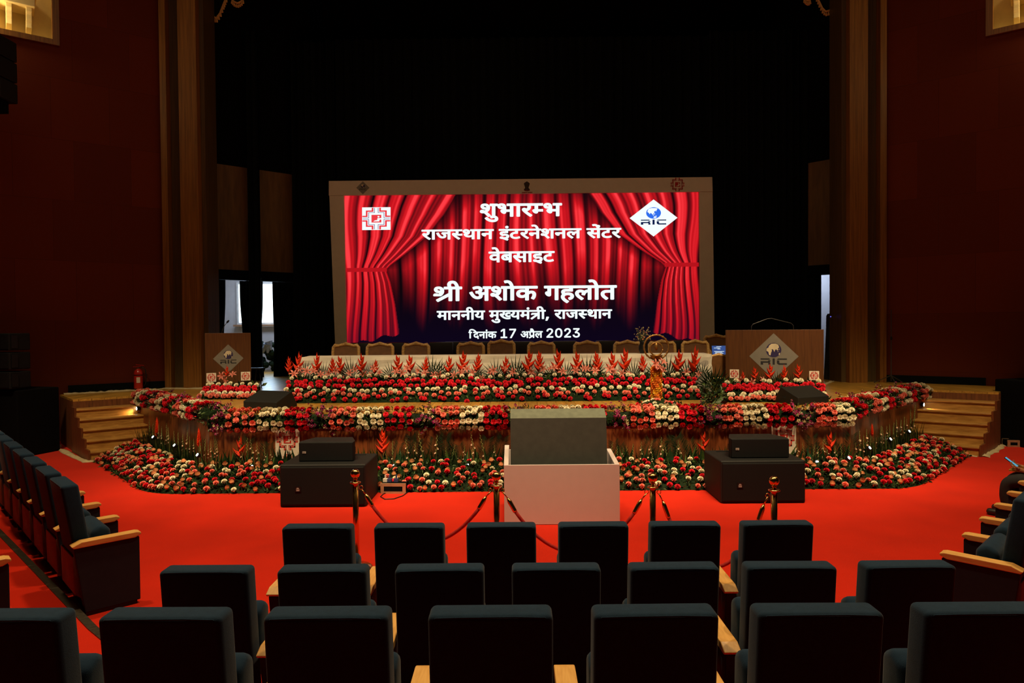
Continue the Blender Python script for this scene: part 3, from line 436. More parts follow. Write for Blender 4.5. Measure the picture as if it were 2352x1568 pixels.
# black plinth strip where wall meets stage
for nm, P, D, n in (('baseboard_left', WL0, WLD, WLN), ('baseboard_right', WR0, WRD, WRN)):
    a, b = P + n * 0.03, P + D * 1.9 + n * 0.03
    mb = MB(); strip(mb, a, b, 0.06, SZ, SZ + 0.16); struct(mb.build(nm, M['black_drape']))
mb = MB(); mb.box(-14, 14, -4, 24, 11.5, 11.7); struct(mb.build('ceiling', M['black']))
mb = MB(); mb.box(-14, 14, -4.2, -4, 0, 11.5); struct(mb.build('wall_back', M['black']))

# proscenium pilasters, mirrored left and right
for sg, sd in ((-1, 'left'), (1, 'right')):
    def bx(mb, xa, xb, y0, y1): mb.box(min(sg * xa, sg * xb), max(sg * xa, sg * xb), y0, y1, SZ, 11.5)
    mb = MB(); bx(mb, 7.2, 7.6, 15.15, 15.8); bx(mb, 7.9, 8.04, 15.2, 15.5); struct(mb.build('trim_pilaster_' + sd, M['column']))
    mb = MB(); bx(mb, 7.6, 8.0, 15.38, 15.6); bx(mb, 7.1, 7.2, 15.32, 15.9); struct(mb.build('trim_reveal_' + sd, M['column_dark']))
mb = MB(); mb.box(-7.3, 7.3, 15.9, 16.1, 10.4, 11.5); struct(mb.build('wall_stage_header', M['black']))

# stage house: wings with veneer panels, openings to a lit side room, black back wall
def wing(sg, sd, A, B, o0, o1):
    """A near end, B far end of the wing wall; the doorway spans o0..o1 along it"""
    d = B - A; L = d.length
    def piece(name, t0, t1, z0, z1, m, th=0.12, off=0):
        mb = MB(); mb.box(t0, t1, -th / 2 + off, th / 2 + off, z0, z1); o = struct(mb.build(name, m))
        o.location = (A.x, A.y, 0); o.rotation_euler = (0, 0, math.atan2(d.y, d.x))
    piece('wall_wing_' + sd, 0, L, 3.80, 6.42, M['wing'])
    piece('wall_wing_' + sd, 0, L, 6.42, 11.4, M['black'])
    piece('trim_header_' + sd, 0, L, 3.55, 3.80, M['black'], 0.14)
    if o0 > 0: piece('wall_wing_' + sd, 0, o0, SZ, 3.55, M['black'])
    if o1 < L: piece('wall_wing_' + sd, o1, L, SZ, 3.55, M['black'])
AL, BL = Vector((-8.4, 16.4)), Vector((-5.75, 18.7))
AR, BR = Vector((8.4, 16.6)), Vector((6.6, 18.4))
wing(-1, 'left', AL, BL, 0.0, 3.30); wing(1, 'right', AR, BR, 0.0, 2.3)
mb = MB(); mb.box(-11, 11, 20.2, 20.4, SZ, 11.4); 
mb2 = MB(); mb2.box(-5.4, 6.3, 18.8, 18.9, SZ, 11.4); struct(mb2.build('wall_stage_back', M['black']))
# lit side rooms behind the wings
mb = MB(); mb.box(-11, -4.6, 22.0, 22.2, SZ, 4.2); mb.box(-4.7, -4.55, 18.8, 22.2, SZ, 4.2); mb.box(-11.2, -11, 16.2, 22.2, SZ, 4.2)
struct(mb.build('wall_side_room', M['pale_wall']))
mb = MB(); mb.box(5.6, 11, 20.4, 20.6, SZ, 4.2); mb.box(11, 11.2, 16.2, 20.6, SZ, 4.2); struct(mb.build('wall_side_room', M['pale_wall']))
mb = MB(); mb.prism([(-11, 16.5), (-8.45, 16.55), (-5.85, 18.85), (-4.6, 18.9), (-4.6, 22.2), (-11, 22.2)], 4.2, 4.3); mb.prism([(11, 16.8), (8.5, 16.75), (6.7, 18.55), (5.6, 18.95), (5.6, 20.6), (11, 20.6)], 4.2, 4.3); struct(mb.build('ceiling_side_room', M['pale_wall']))
# windows of the left room (seen between the curtains)
def window(n, p0, p1, z0, z1, Y):
    o = bpy.data.objects.new(f'window_{n}', None); COL.objects.link(o); struct(o); o.location = ((p0 + p1) / 2, Y, (z0 + z1) / 2)
    wx, wz = (p1 - p0) / 2, (z1 - z0) / 2
    fr = MB(); t = 0.06
    fr.box(-wx, wx, -0.05, 0.05, wz - t, wz); fr.box(-wx, wx, -0.05, 0.05, -wz, -wz + t); fr.box(-wx, -wx + t, -0.05, 0.05, -wz + t, wz - t); fr.box(wx - t, wx, -0.05, 0.05, -wz + t, wz - t)
    fr.box(-t / 2, t / 2, -0.045, 0.045, -wz + t, wz - t); struct(fr.build('window_frame', M['window_frame'], o))
    pn = MB(); pn.box(-wx + t, wx - t, 0.0, 0.012, -wz + t, wz - t); struct(pn.build('window_pane', M['e_pane'], o))
    sl = MB(); sl.box(-wx - 0.08, wx + 0.08, -0.16, 0.02, -wz - 0.06, -wz); struct(sl.build('window_sill', M['case_wood'], o))
zt, zb = at(614, 648, 21.93).z, at(614, 745, 21.93).z
window(1, at(592, 700, 21.93).x, at(668, 700, 21.93).x, zb, zt, 21.93)
window(2, at(545, 700, 21.93).x, at(588, 700, 21.93).x, zb, zt, 21.93)
area((-8.3, 21.7, 3.0), (-6.3, 13.5, SZ), 95, 2.4, 1.4, col=(0.55, 0.78, 1.0), spread=150)  # added cool light, carries the window daylight onto the stage floor
area((-7.4, 20.2, 4.1), (-7.2, 22.0, 2.2), 70, 3.0, 1.0, col=(0.72, 0.82, 1.0))  # added fill, only brightens the pale wall of the left room
area((8.6, 19.4, 4.1), (8.4, 20.2, 1.6), 42, 1.4, 0.8, col=(0.66, 0.78, 1.0))  # added fill, only brightens the pale wall of the right room

# ------------------------------------------------------------------ stage drapes
def drape(name, label, cat, a, b, z0, z1, folds, amp, m, group=None, pinch=None, thick=0.03):
    a = Vector(a); b = Vector(b); d = b - a; L = d.length; n = Vector((d.y, -d.x)) / L
    nu, nv = max(8, int(folds * 8)), 12; mb = MB(); ph = rng.random() * 6
    for s in (0, 1):
        vs = []
        for j in range(nv + 1):
            v = j / nv; z = z0 + (z1 - z0) * v
            for i in range(nu + 1):
                u = i / nu; q = u
                if pinch: q = 0.5 + (u - 0.5) * (1 - pinch * math.exp(-((v - 0.42) / 0.25) ** 2))
                off = amp * math.sin(2 * PI * folds * u + ph) + amp * 0.4 * math.sin(2 * PI * folds * 2.3 * u + 1.3 * v) + s * thick
                p = a + d * q - n * off; vs.append((p.x, p.y, z))
        fs = [(j * (nu + 1) + i, j * (nu + 1) + i + 1, (j + 1) * (nu + 1) + i + 1, (j + 1) * (nu + 1) + i) for j in range(nv) for i in range(nu)]
        mb.add(vs, fs if s == 0 else [f[::-1] for f in fs])
    return tag(mb.build(name, m, smooth=True), label, cat, group)
def px_drape(label, x0, x1, Y, z0, z1, folds, amp=0.05, pinch=None, group=None, m='black_drape', name='stage_curtain'):
    a, b = at(x0, 700, Y), at(x1, 700, Y); return drape(name, label, 'curtain', (a.x, Y), (b.x, Y), z0, z1, folds, amp, M[m], group, pinch)
px_drape('tall black leg curtain between the two veneer wing panels', 572, 600, 17.3, SZ, 9.8, 2, 0.05)
px_drape('black velvet curtain filling the gap between side doorway and screen', 676, 775, 18.0, SZ, 9.8, 6, 0.06)
px_drape('short black doorway curtain behind the narrow lectern', 479, 518, 17.9, SZ, 3.62, 3, 0.04, 0.25)
px_drape('short dark green doorway curtain just left of the bright window', 549, 602, 18.6, SZ, 3.62, 4, 0.04, 0.2)
px_drape('short dark green doorway curtain just right of the bright window', 627, 678, 18.9, SZ, 3.62, 4, 0.05, 0.1)
px_drape('wide black curtain behind the broad lectern', 1630, 1884, 17.6, SZ, 9.8, 15, 0.06)
px_drape('black backcloth hanging behind the big screen', 755, 1650, 18.1, SZ, 9.9, 40, 0.05)
# swagged black valance with gold fringe at both top corners of the stage opening
def valance(label, paths, sg):
    th = thing('valance', label, 'valance', at(paths[0][0][0], 20, 15.95))
    base = th.location.copy(); T = Matrix.Translation(-base)
    for path in paths:
        pts = [at(x, y, 15.95) for x, y in path]
        dense = []
        for a, b in zip(pts, pts[1:]):
            for k in range(6): dense.append(a.lerp(b, k / 6))
        dense.append(pts[-1])
        cl = MB(); vs = [p for p in dense] + [Vector((p.x, p.y + 0.0, 10.6)) for p in dense]; n = len(dense)
        vs += [v + Vector((0, 0.04, 0)) for v in vs]
        fs = [(i, i + 1, n + i + 1, n + i) for i in range(n - 1)] + [(2 * n + i, 3 * n + i, 3 * n + i + 1, 2 * n + i + 1) for i in range(n - 1)] + [(i, 2 * n + i, 2 * n + i + 1, i + 1) for i in range(n - 1)]
        cl.add(vs, fs, T); cl.build('swag', M['black_drape'], th)
        fr = MB(); fr.tube([p + Vector((0, -0.03, 0)) for p in dense], 0.024, 5, T)
        L = 0
        for i, (a, b) in enumerate(zip(dense, dense[1:])):
            if i % 3 == 1: fr.lathe([(0.006, -0.11), (0.026, -0.10), (0.018, -0.05), (0.006, -0.03), (0.006, 0.02)], 6, T @ Matrix.Translation(a + Vector((0, -0.03, 0))))
        fr.build('fringe', M['gold_fringe'], th)
M['gold_fringe'] = mat('gold_fringe', (0.85, 0.52, 0.18), 0.6, var=0.3, scale=40)
valance('black swagged valance with gold tasselled fringe above the narrow lectern side of the stage', [[(470, 66), (473, 42), (478, 14)], [(485, 31), (490, 38), (498, 44), (507, 32), (514, 14), (518, 4), (523, -8)], [(533, -2), (538, 5), (547, 9), (555, 5), (562, -4)]], -1)
valance('black swagged valance with gold tasselled fringe above the broad lectern side of the stage', [[(1845, -4), (1851, 2), (1856, 4), (1862, -2)], [(1874, -8), (1880, 5), (1887, 20), (1895, 28), (1905, 25), (1912, 10), (1916, 2)], [(1917, 5), (1923, 16), (1930, 38)]], 1)

# ------------------------------------------------------------------ the stairs at both ends of the stage
def stairs(name, label, top_in, top_out, run, n=5):
    th = thing(name, label, 'staircase', (*top_in, 0)); wv = top_out - top_in; rise = SZ / (n + 1)
    treads = []
    for k in range(n):
        a = run * (k / n); b = run * ((k + 1) / n); z = SZ - rise * (k + 1)
        q = [a, a + wv, b + wv, b]
        mb = MB(); mb.prism([p.to_tuple() for p in q], 0.0, z - 0.035); mb.build('riser', M['stair'], th)
        e = run.normalized() * 0.03
        q = [a, a + wv, b + wv + e, b + e]
        mb = MB(); mb.prism([p.to_tuple() for p in q], z - 0.035, z); mb.build('tread', M['stair'], th, bevel=0.01)
    # stepped side board
    u = run.normalized(); d = wv.normalized(); L = run.length
    pr = [(0, 0), (0, SZ - 0.02)]
    for k in range(n):
        pr += [(L * k / n, SZ - rise * (k + 1) + 0.03), (L * (k + 1) / n + 0.03, SZ - rise * (k + 1) + 0.03)]
    pr += [(L + 0.03, 0)]
    Tm = Matrix(((u.x, 0, d.x, wv.x), (u.y, 0, d.y, wv.y), (0, 1, 0, 0), (0, 0, 0, 1)))
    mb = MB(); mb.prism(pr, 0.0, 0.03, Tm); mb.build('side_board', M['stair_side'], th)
    return th
stairs('stage_stairs', 'six-step wooden stairs below the red fire extinguisher', C2, TL, RUNL)
stairs('stage_stairs', 'six-step wooden stairs beside the small cable box and person with phone', C2R, TR, RUNR)

# ================================================================== BIG SCREEN
YS = 16.5
tl, tr, bl, br_ = at(791, 448.5, YS), at(1605, 441, YS), at(791, 805, YS), at(1605, 798, YS)
SX0, SX1 = (tl.x + bl.x) / 2, (tr.x + br_.x) / 2; STOP, SBOT = (tl.z + tr.z) / 2, (bl.z + br_.z) / 2
scr = thing('led_screen', 'large LED wall showing red theatre curtains with white Devanagari lettering', 'screen', ((SX0 + SX1) / 2, YS, SBOT))
SO = scr.location
W_, H_ = 814.0, 356.0
PXM = (SX1 - SX0) / W_
def picture():
    nx, ny = 620, 272
    U, V = np.meshgrid(np.linspace(0, W_, nx), np.linspace(0, H_, ny))       # pixels, y down
    r = np.random.RandomState(5)
    def folds(ph, seed, n=3):
        rr = np.random.RandomState(seed); s = np.zeros_like(ph)
        s += 0.62 * np.sin(ph) + 0.28 * np.sin(2.17 * ph + rr.rand() * 6) + 0.2 * np.sin(0.53 * ph + rr.rand() * 6) + 0.12 * np.sin(4.3 * ph + rr.rand() * 6)
        return s
    def shade(s): return np.clip(0.64 + 0.60 * s, 0.0, 1.12)
    # centre cloth
    warp = U + 6 * np.sin(V / 90.0 + U / 60.0)
    bc = shade(folds(warp * 2 * PI / 33.0 + 0.8 * np.sin(U / 47.0), 3))
    fade = np.clip((300 - V + 22 * np.sin(warp * 2 * PI / 80.0)) / 150.0, 0, 1); fade = fade ** 1.4
    top = np.clip(0.55 + V / 90.0, 0, 1)
    bc = bc * fade * top
    # swags: right edge of the left swag as a function of y
    ys = np.array([0, 20, 45, 95, 135, 160, 170]); xl = np.array([258, 247, 232, 193, 142, 108, 98])
    xr_ = np.array([562, 575, 590, 632, 688, 728, 738])
    xL = np.interp(V, ys, xl); xR = np.interp(V, ys, xr_)
    # below the tie
    yb = np.array([170, 200, 250, 300, 345]); xl2 = np.array([96, 106, 116, 123, 128]); xr2 = np.array([738, 728, 718, 711, 704])
    xL2 = np.interp(V, yb, xl2); xR2 = np.interp(V, yb, xr2)
    up = V < 170
    eL = np.where(up, xL, xL2); eR = np.where(up, xR, xR2)
    inner = np.clip(1 - np.abs(V - 172) / 150.0, 0, 1) ** 1.6
    lowL = 12 + 50 * inner * 0; gl = 30 * inner; 
    xiL = np.clip(U / np.maximum(eL, 1), 0, 1); xiR = np.clip((W_ - U) / np.maximum(W_ - eR, 1), 0, 1)
    # gathers crowd towards the tie
    sL = shade(folds(2 * PI * (6.6 * xiL ** (1.0 + 0.5 * inner) + 0.15 * np.sin(V / 50.0)), 8))
    sR = shade(folds(2 * PI * (6.6 * xiR ** (1.0 + 0.5 * inner) + 0.15 * np.sin(V / 46.0 + 1)), 12))
    bottomL = 345 - 0.22 * U; bottomR = 345 - 0.26 * (W_ - U)
    mL = (U < eL) & (V < bottomL + 4 * np.sin(U / 8.0)); mR = (U > eR) & (V < bottomR + 4 * np.sin(U / 8.0))
    dim = np.where(V > 185, np.clip(1 - (V - 185) / 330.0, 0, 1), 1)
    b = bc.copy()
    # soft shadow of the swag on the centre cloth (part of the picture)
    sh = np.clip((U - eL) / 45.0, 0, 1) * np.clip((eR - U) / 45.0, 0, 1); b *= 0.15 + 0.85 * sh
    b = np.where(mL, sL * dim * (0.45 + 0.55 * np.clip((eL - U) / 8, 0, 1)), b); b = np.where(mR, sR * dim * (0.45 + 0.55 * np.clip((U - eR) / 8, 0, 1)), b)
    # tie bands
    tb = (np.abs(V - 171) < 4.5) & (U < 98) | (np.abs(V - 166) < 4.5) & (U > 736)
    b = np.where(tb, 0.62, b)
    b = np.clip(b, 0, 1.1)
    hi = np.clip(b - 0.72, 0, 1)
    col = np.stack([0.93 * b ** 1.45, 0.008 * b + 0.16 * hi ** 1.5, 0.014 * b + 0.18 * hi ** 1.5], -1)
    low = np.clip((V - 215) / 130.0, 0, 1)
    col += np.stack([0.004 + 0 * low, 0.0015 + 0.0 * low, 0.003 + 0.007 * low], -1)
    col = np.clip(col, 0, 1)
    xs = (U / W_ - 0.5) * (SX1 - SX0); zs = (1 - V / H_) * (STOP - SBOT)
    vs = np.stack([xs, np.zeros_like(xs), zs], -1).reshape(-1, 3)
    idx = np.arange(nx * ny).reshape(ny, nx)
    fs = np.stack([idx[1:, :-1], idx[1:, 1:], idx[:-1, 1:], idx[:-1, :-1]], -1).reshape(-1, 4)
    me = bpy.data.meshes.new('display'); me.from_pydata(vs.tolist(), [], fs.tolist())
    at_ = me.color_attributes.new('picture', 'FLOAT_COLOR', 'POINT')
    at_.data.foreach_set('color', np.concatenate([col.reshape(-1, 3), np.ones((nx * ny, 1))], 1).ravel().astype(np.float32))
    me.materials.append(M['e_screen']); return link('display', me, scr)
picture()
mb = MB(); mb.box(SX0 - SO.x, SX1 - SO.x, 0.01, 0.14, 0, STOP - SBOT); mb.build('cabinet', M['black'], scr)
def sloc(px, py, dy=-0.006):                                      # frame pixel -> screen-local point
    p = at(px, py, YS); return Vector((p.x - SO.x, dy, p.z - SO.z))

# lettering --------------------------------------------------------
def glyph(ch):
    a, s = GLYPHS[ch]; Ls = []
    for part in s.split(';'):
        k = list(map(int, part.split())); Ls.append([(k[i] / 1000, k[i + 1] / 1000) for i in range(0, len(k), 2)])
    return a / 1000, Ls
def sarea(L): return sum(L[i - 1][0] * L[i][1] - L[i][0] * L[i - 1][1] for i in range(len(L))) / 2
def clip(L, ax, lim, keep_less=True):
    out = []
    for i in range(len(L)):
        p, q = L[i - 1], L[i]; a = (p[ax] <= lim) == keep_less; b = (q[ax] <= lim) == keep_less
        if a != b:
            t = (lim - p[ax]) / ((q[ax] - p[ax]) or 1e-9); out.append((p[0] + (q[0] - p[0]) * t, p[1] + (q[1] - p[1]) * t))
        if b: out.append(q)
    return out
STEM = 0.098
def lay(tokens):
    """places glyph outlines; 'x-' is the stemless half letter, SHRA / TRA / PRA the three conjuncts with r"""
    x = 0; res = []
    def put(Ls, dx, lim=None): res.append(([[(p[0] + dx, p[1]) for p in L] for L in Ls if len(L) > 2], lim))
    for t in tokens:
        if t == ' ': x += 0.17; continue
        if t == '_': x += 0.02; continue
        if t.endswith('-'):
            a, Ls = glyph(t[:-1]); put([clip(L, 0, a - STEM - 0.004) for L in Ls], x, x + a - STEM - 0.004); x += a - STEM
        elif t in ('SHRA', 'TRA', 'PRA'):
            if t == 'SHRA':
                a, Ls = glyph('श'); k = a - STEM; put([clip(clip(L, 0, k - .004), 1, 0.135, False) for L in Ls], x, x + k - .004); x += k
                sx, sy, ex, ey = 0.06, 0.17, -0.20, 0.0
            elif t == 'TRA':
                x0 = 0.21; put([[(0, 0.316), (x0, 0.316), (x0, 0.357), (0, 0.357)]], x); x += x0
                put([[(0.06, 0.235), (-0.14, 0.235), (-0.17, 0.20), (-0.16, 0.175), (-0.12, 0.19), (0.06, 0.19)]], x)
                sx, sy, ex, ey = 0.06, 0.205, -0.17, 0.0
            else:
                a, Ls = glyph('प'); put(Ls, x); x += a
                sx, sy, ex, ey = 0.06 - 0.149, 0.115, -0.30, -0.01
            d = Vector((ex - sx, ey - sy)).normalized(); n = Vector((-d.y, d.x)) * 0.023
            put([[(sx + n.x, sy + n.y), (ex + n.x, ey + n.y), (ex - n.x, ey - n.y), (sx - n.x, sy - n.y)]], x)
            if t != 'PRA':
                a, Ls = glyph('ा'); put(Ls, x); x += a
        else:
            a, Ls = glyph(t); put(Ls, x); x += a + (0.10 if t.isdigit() else 0)
            if t.isdigit(): x -= 0.085
    return res
def fill(groups, bold):
    """fills the outlines (holes where loops run the other way) -> list of (verts, faces)"""
    out = []
    for Ls, lim in groups:
        big = max(Ls, key=lambda L: abs(sarea(L))); sgn = sarea(big) > 0
        solid = [L for L in Ls if (sarea(L) > 0) == sgn]; holes = [L for L in Ls if (sarea(L) > 0) != sgn]
        for L in solid:
            bb = (min(p[0] for p in L), max(p[0] for p in L), min(p[1] for p in L), max(p[1] for p in L))
            hs = [h for h in holes if bb[0] <= h[0][0] <= bb[1] and bb[2] <= h[0][1] <= bb[3]]
            V = []; Fs = []                                          # stroke along the outline makes the face bold
            for q in [L] + hs:
                for p0, p1 in zip(q, q[1:] + q[:1]):
                    e = Vector((p1[0] - p0[0], p1[1] - p0[1]))
                    if e.length < 1e-6 or (lim is not None and abs(p0[0] - lim) < 1e-4 and abs(p1[0] - lim) < 1e-4): continue
                    e.normalize(); nn = Vector((-e.y, e.x)) * bold; e *= bold * 0.45; k0 = len(V)
                    V += [(p0[0] - e.x + nn.x, p0[1] - e.y + nn.y), (p0[0] - e.x - nn.x, p0[1] - e.y - nn.y), (p1[0] + e.x - nn.x, p1[1] + e.y - nn.y), (p1[0] + e.x + nn.x, p1[1] + e.y + nn.y)]
                    Fs.append((k0, k0 + 1, k0 + 2, k0 + 3))
            out.append((V, Fs))
            P2 = []; E2 = []
            for q in [L] + hs:
                k0 = len(P2); P2 += [Vector(p) for p in q]; E2 += [(k0 + i, k0 + (i + 1) % len(q)) for i in range(len(q))]
            cv, _e, cf = delaunay_2d_cdt(P2, E2, [], 0, 1e-5)[:3]
            def inside(c):
                k = False
                for q in [L] + hs:
                    for p0, p1 in zip(q, q[1:] + q[:1]):
                        if (p0[1] > c.y) != (p1[1] > c.y) and c.x < p0[0] + (c.y - p0[1]) * (p1[0] - p0[0]) / (p1[1] - p0[1]): k = not k
                return k
            cf = [f for f in cf if inside(sum((cv[i] for i in f), Vector((0, 0))) / len(f))]
            out.append(([tuple(v) for v in cv], [tuple(f) for f in cf]))
    return out
def lettering(name, tokens, x0, x1, ytop, ybase, m, parent, to3, bold=0.017, hdr=0.377):
    """fits the line between frame pixels x0..x1 with head line at ytop and base line at ybase"""
    parts = fill(lay(tokens), bold); xs = [v[0] for V, _ in parts for v in V]; a, b = min(xs), max(xs)
    mb = MB(); k = 0
    for V, Fs in parts:
        k += 1
        vs = [to3(x0 + (x - a) / (b - a) * (x1 - x0), ybase - (y + 0.017) / (hdr + 0.014) * (ybase - ytop), k) for x, y in V]
        mb.add(vs, Fs)
    return mb.build(name, m, parent)
roll = lambda x: -(x - 1197) * 0.0095                                # lines climb slightly to the right, as the wall hangs
def S3(x, y, k): return sloc(x, y + roll(x), -0.006 - 0.0002 * (k % 8))
LINES = [
 (['श', 'ु', 'भ', 'ा', 'र', 'म-', 'भ'], 1102, 1291, 467.0, 497.5),
 (['र', 'ा', 'ज', 'स-', 'थ', 'ा', 'न', ' ', 'इ', 'ं', 'ट', 'र', 'न', 'े', 'श', 'न', 'ल', ' ', 'स', 'े', 'ं', 'ट', 'र'], 968, 1427, 525.3, 548.5),
 (['व', 'े', 'ब', 'स', 'ा', 'इ', 'ट'], 1122, 1274, 577.0, 602.0),
 (['SHRA', 'ी', ' ', 'अ', 'श', 'ो', 'क', ' ', 'ग', 'ह', 'ल', 'ो', 'त'], 995, 1417, 656.5, 690.0),
 (['म', 'ा', 'न', 'न', 'ी', 'य', ' ', 'म', 'ु', 'ख-', 'य', 'म', 'ं', 'TRA', 'ी', ',', ' ', 'र', 'ा', 'ज', 'स-', 'थ', 'ा', 'न'], 1003, 1406, 712.0, 733.0),
 (['ि', 'द', 'न', 'ा', 'ं', 'क', ' ', '1', '7', ' ', 'अ', 'PRA', 'ै', 'ल', ' ', '2', '0', '2', '3'], 1076, 1332, 760.5, 776.0)]
for ln in LINES: lettering('lettering', *ln, M['e_white'], scr, S3)
def bar(mb, path, wd, T):
    """axis-aligned ribbon along a path, mitred square"""
    h = wd / 2; z = 0
    for a, b in zip(path, path[1:]):
        x0, x1 = sorted((a[0], b[0])); y0, y1 = sorted((a[1], b[1])); mb.add([T(x0 - h, y0 - h), T(x1 + h, y0 - h), T(x1 + h, y1 + h), T(x0 - h, y1 + h)], [(0, 1, 2, 3)])
def maze_emblem(parent, T, m_thick, m_thin, m_plate, name='emblem'):
    """square emblem of stepped bands around a small square with a seated figure; T maps (x, y, layer) in -1..1 to the object"""
    mb = MB(); tn = MB()
    for sx in (-1, 1):
        for sy in (-1, 1):
            bar(mb, [(sx * x, sy * y) for x, y in ((0.94, 0.21), (0.69, 0.21), (0.69, 0.69), (0.27, 0.69), (0.27, 0.94))], 0.125, lambda x, y: T(x, y, 1))
            bar(tn, [(sx * x, sy * y) for x, y in ((0.96, 0.06), (0.55, 0.06), (0.55, 0.55), (0.13, 0.55), (0.13, 0.96))], 0.05, lambda x, y: T(x, y, 1))
    mb.add([T(-.35, -.36, 1), T(.36, -.36, 1), T(.36, .35, 1), T(-.35, .35, 1)], [(0, 1, 2, 3)])
    o = mb.build(name, m_thick, parent); tn.build(name + '_line', m_thin, parent)
    fg = MB(); fg.add([T(x, y, 2) for x, y in ((.08, .04), (.37, .04), (.37, -.09), (.24, -.09), (.21, -.265), (-.22, -.265), (-.10, -.16), (.07, -.13))], [tuple(range(8))])
    fg.add([T(.16 + .075 * math.cos(a * PI / 5), .17 + .075 * math.sin(a * PI / 5), 2) for a in range(10)], [tuple(range(10))])
    fg.build(name + '_figure', m_plate, parent)
EURASIA = [(-.87, .2), (-.7, .72), (-.35, .88), (.35, .86), (.55, .78), (.4, .45), (.15, .32), (.05, .2), (.12, .05), (.0, -.12), (-.12, -.28), (-.24, -.15), (-.4, .03), (-.55, -.22), (-.66, .02), (-.76, .1)]
ISLES = [[(-.16, -.32), (.06, -.3), (.1, -.38), (-.05, -.46)], [(.1, -.1), (.2, -.02), (.18, -.24), (.1, -.25)], [(.2, -.42), (.45, -.5), (.4, -.58)], [(-.02, -.72), (.15, -.6), (.38, -.62), (.42, -.78), (.2, -.92), (0, -.84)], [(.25, .28), (.42, .42), (.4, .3)]]
OLDWORLD = [(-.62, .62), (-.3, .9), (.25, .93), (.6, .76), (.72, .4), (.55, .2), (.62, .0), (.45, -.05), (.36, .12), (.2, .05), (.1, -.3), (-.02, .0), (-.15, .14), (-.3, .08), (-.22, -.08), (-.34, -.35), (-.42, -.75), (-.62, -.68), (-.7, -.25), (-.96, -.12), (-.95, .22), (-.7, .36)]
ISLES2 = [[(.66, -.5), (.85, -.36), (.82, -.6), (.7, -.72)], [(.5, -.2), (.62, -.12), (.6, -.28)], [(.7, .08), (.78, .25), (.76, .05)]]
LET_R = ([(0, 1), (.86, 1), (.99, .8), (0, .8)], [(0, .54), (.76, .54), (.76, .68), (1, .68), (1, .56), (.92, .42), (1, .24), (1, 0), (.78, 0), (.78, .3), (.25, .3), (.25, 0), (0, 0)])
LET_C = ([(.02, .8), (.02, .86), (.13, 1), (1, 1), (1, .8)], [(0, .68), (.24, .68), (.24, .32), (.3, .24), (1, .24), (1, 0), (.18, 0), (0, .22)])
def globe_emblem(parent, T, m_plate, m_sea, m_land, m_text, land, isles, plate=True):
    """lozenge with a globe over three wide letters; T maps (x, y, layer)"""
    if plate:
        mb = MB(); mb.add([T(-1, 0, 0), T(0, -1, 0), T(1, 0, 0), T(0, 1, 0)], [(0, 1, 2, 3)]); mb.build('emblem_plate', m_plate, parent)
    g = MB(); r, cy = 0.31, 0.27
    g.add([T(r * math.cos(a * PI / 16), cy + r * math.sin(a * PI / 16), 1) for a in range(32)], [tuple(range(32))]); go = g.build('emblem_globe', m_sea, parent)
    l = MB()
    for pl in [land] + isles: l.add([T(r * x * 0.98, cy + r * y * 0.98, 2) for x, y in pl], [tuple(range(len(pl)))])
    l.build('emblem_land', m_land, parent)
    t = MB(); y0, y1 = -0.36, -0.09
    for pl in LET_R: t.add([T(-.53 + .4 * x, y0 + (y1 - y0) * y, 1) for x, y in pl], [tuple(range(len(pl)))])
    t.add([T(x, y, 1) for x, y in ((-.045, y0), (.045, y0), (.045, y1), (-.045, y1))], [(0, 1, 2, 3)])
    for pl in LET_C: t.add([T(.13 + .4 * x, y0 + (y1 - y0) * y, 1) for x, y in pl], [tuple(range(len(pl)))])
    t.build('emblem_lettering', m_text, parent)
def ST(cx, cy, hx, hy): return lambda x, y, k=1: sloc(cx + x * hx, cy - y * hy + roll(cx + x * hx) - roll(cx), -0.006 - 0.002 * k)
T_ = ST(864.5, 502, 32, 25)
mb = MB(); mb.add([T_(-1.02, -1.04, 0), T_(1.02, -1.04, 0), T_(1.02, 1.04, 0), T_(-1.02, 1.04, 0)], [(0, 1, 2, 3)]); mb.build('emblem_plate', M['e_white'], scr)
maze_emblem(scr, T_, M['e_red'], M['e_grey'], M['e_white'])
globe_emblem(scr, ST(1501, 500.5, 55, 42.5), M['e_white'], M['e_blue'], M['e_white'], M['e_navy'], EURASIA, ISLES)

# white banner surround -----------------------------------------------------
ban = thing('screen_surround', 'pale printed banner frame around the LED wall, small emblems on its top band', 'banner', (SO.x, YS, SZ))
BO = ban.location
def bl3(px, py, dy): p = at(px, py, YS); return Vector((p.x - BO.x, dy, p.z - BO.z))
def slab(name, q, y0, y1, m, parent):
    mb = MB(); a = [bl3(x, y, y0) for x, y in q]; b = [bl3(x, y, y1) for x, y in q]; n = len(q)
    mb.add(a + b, [tuple(range(n)), tuple(range(n, 2 * n))[::-1]] + [(i, n + i, n + (i + 1) % n, (i + 1) % n) for i in range(n)]); return mb.build(name, m, parent)
slab('top_band', [(757, 450), (757, 417), (1634, 408), (1635, 441)], -0.07, 0.0, M['flex'], ban)
slab('side_band', [(758, 450), (791, 450), (799, 860), (774, 860)], -0.06, 0.0, M['flex'], ban)
slab('side_band', [(1605, 441), (1635, 441), (1641, 860), (1607, 860)], -0.06, 0.0, M['flex'], ban)
def BT(cx, cy, hx, hy): return lambda x, y, k=1: bl3(cx + x * hx, cy - y * hy, -0.071 - 0.002 * k)
globe_emblem(ban, BT(835, 432.5, 15.2, 15), M['flex_plate'] if 'flex_plate' in M else M['plate'], M['navy_print'], M['cream_print'], M['dark_print'], EURASIA, ISLES)
maze_emblem(ban, BT(1554.5, 425, 16, 15.5), M['flex_red'], M['flex_red'], M['flex'])
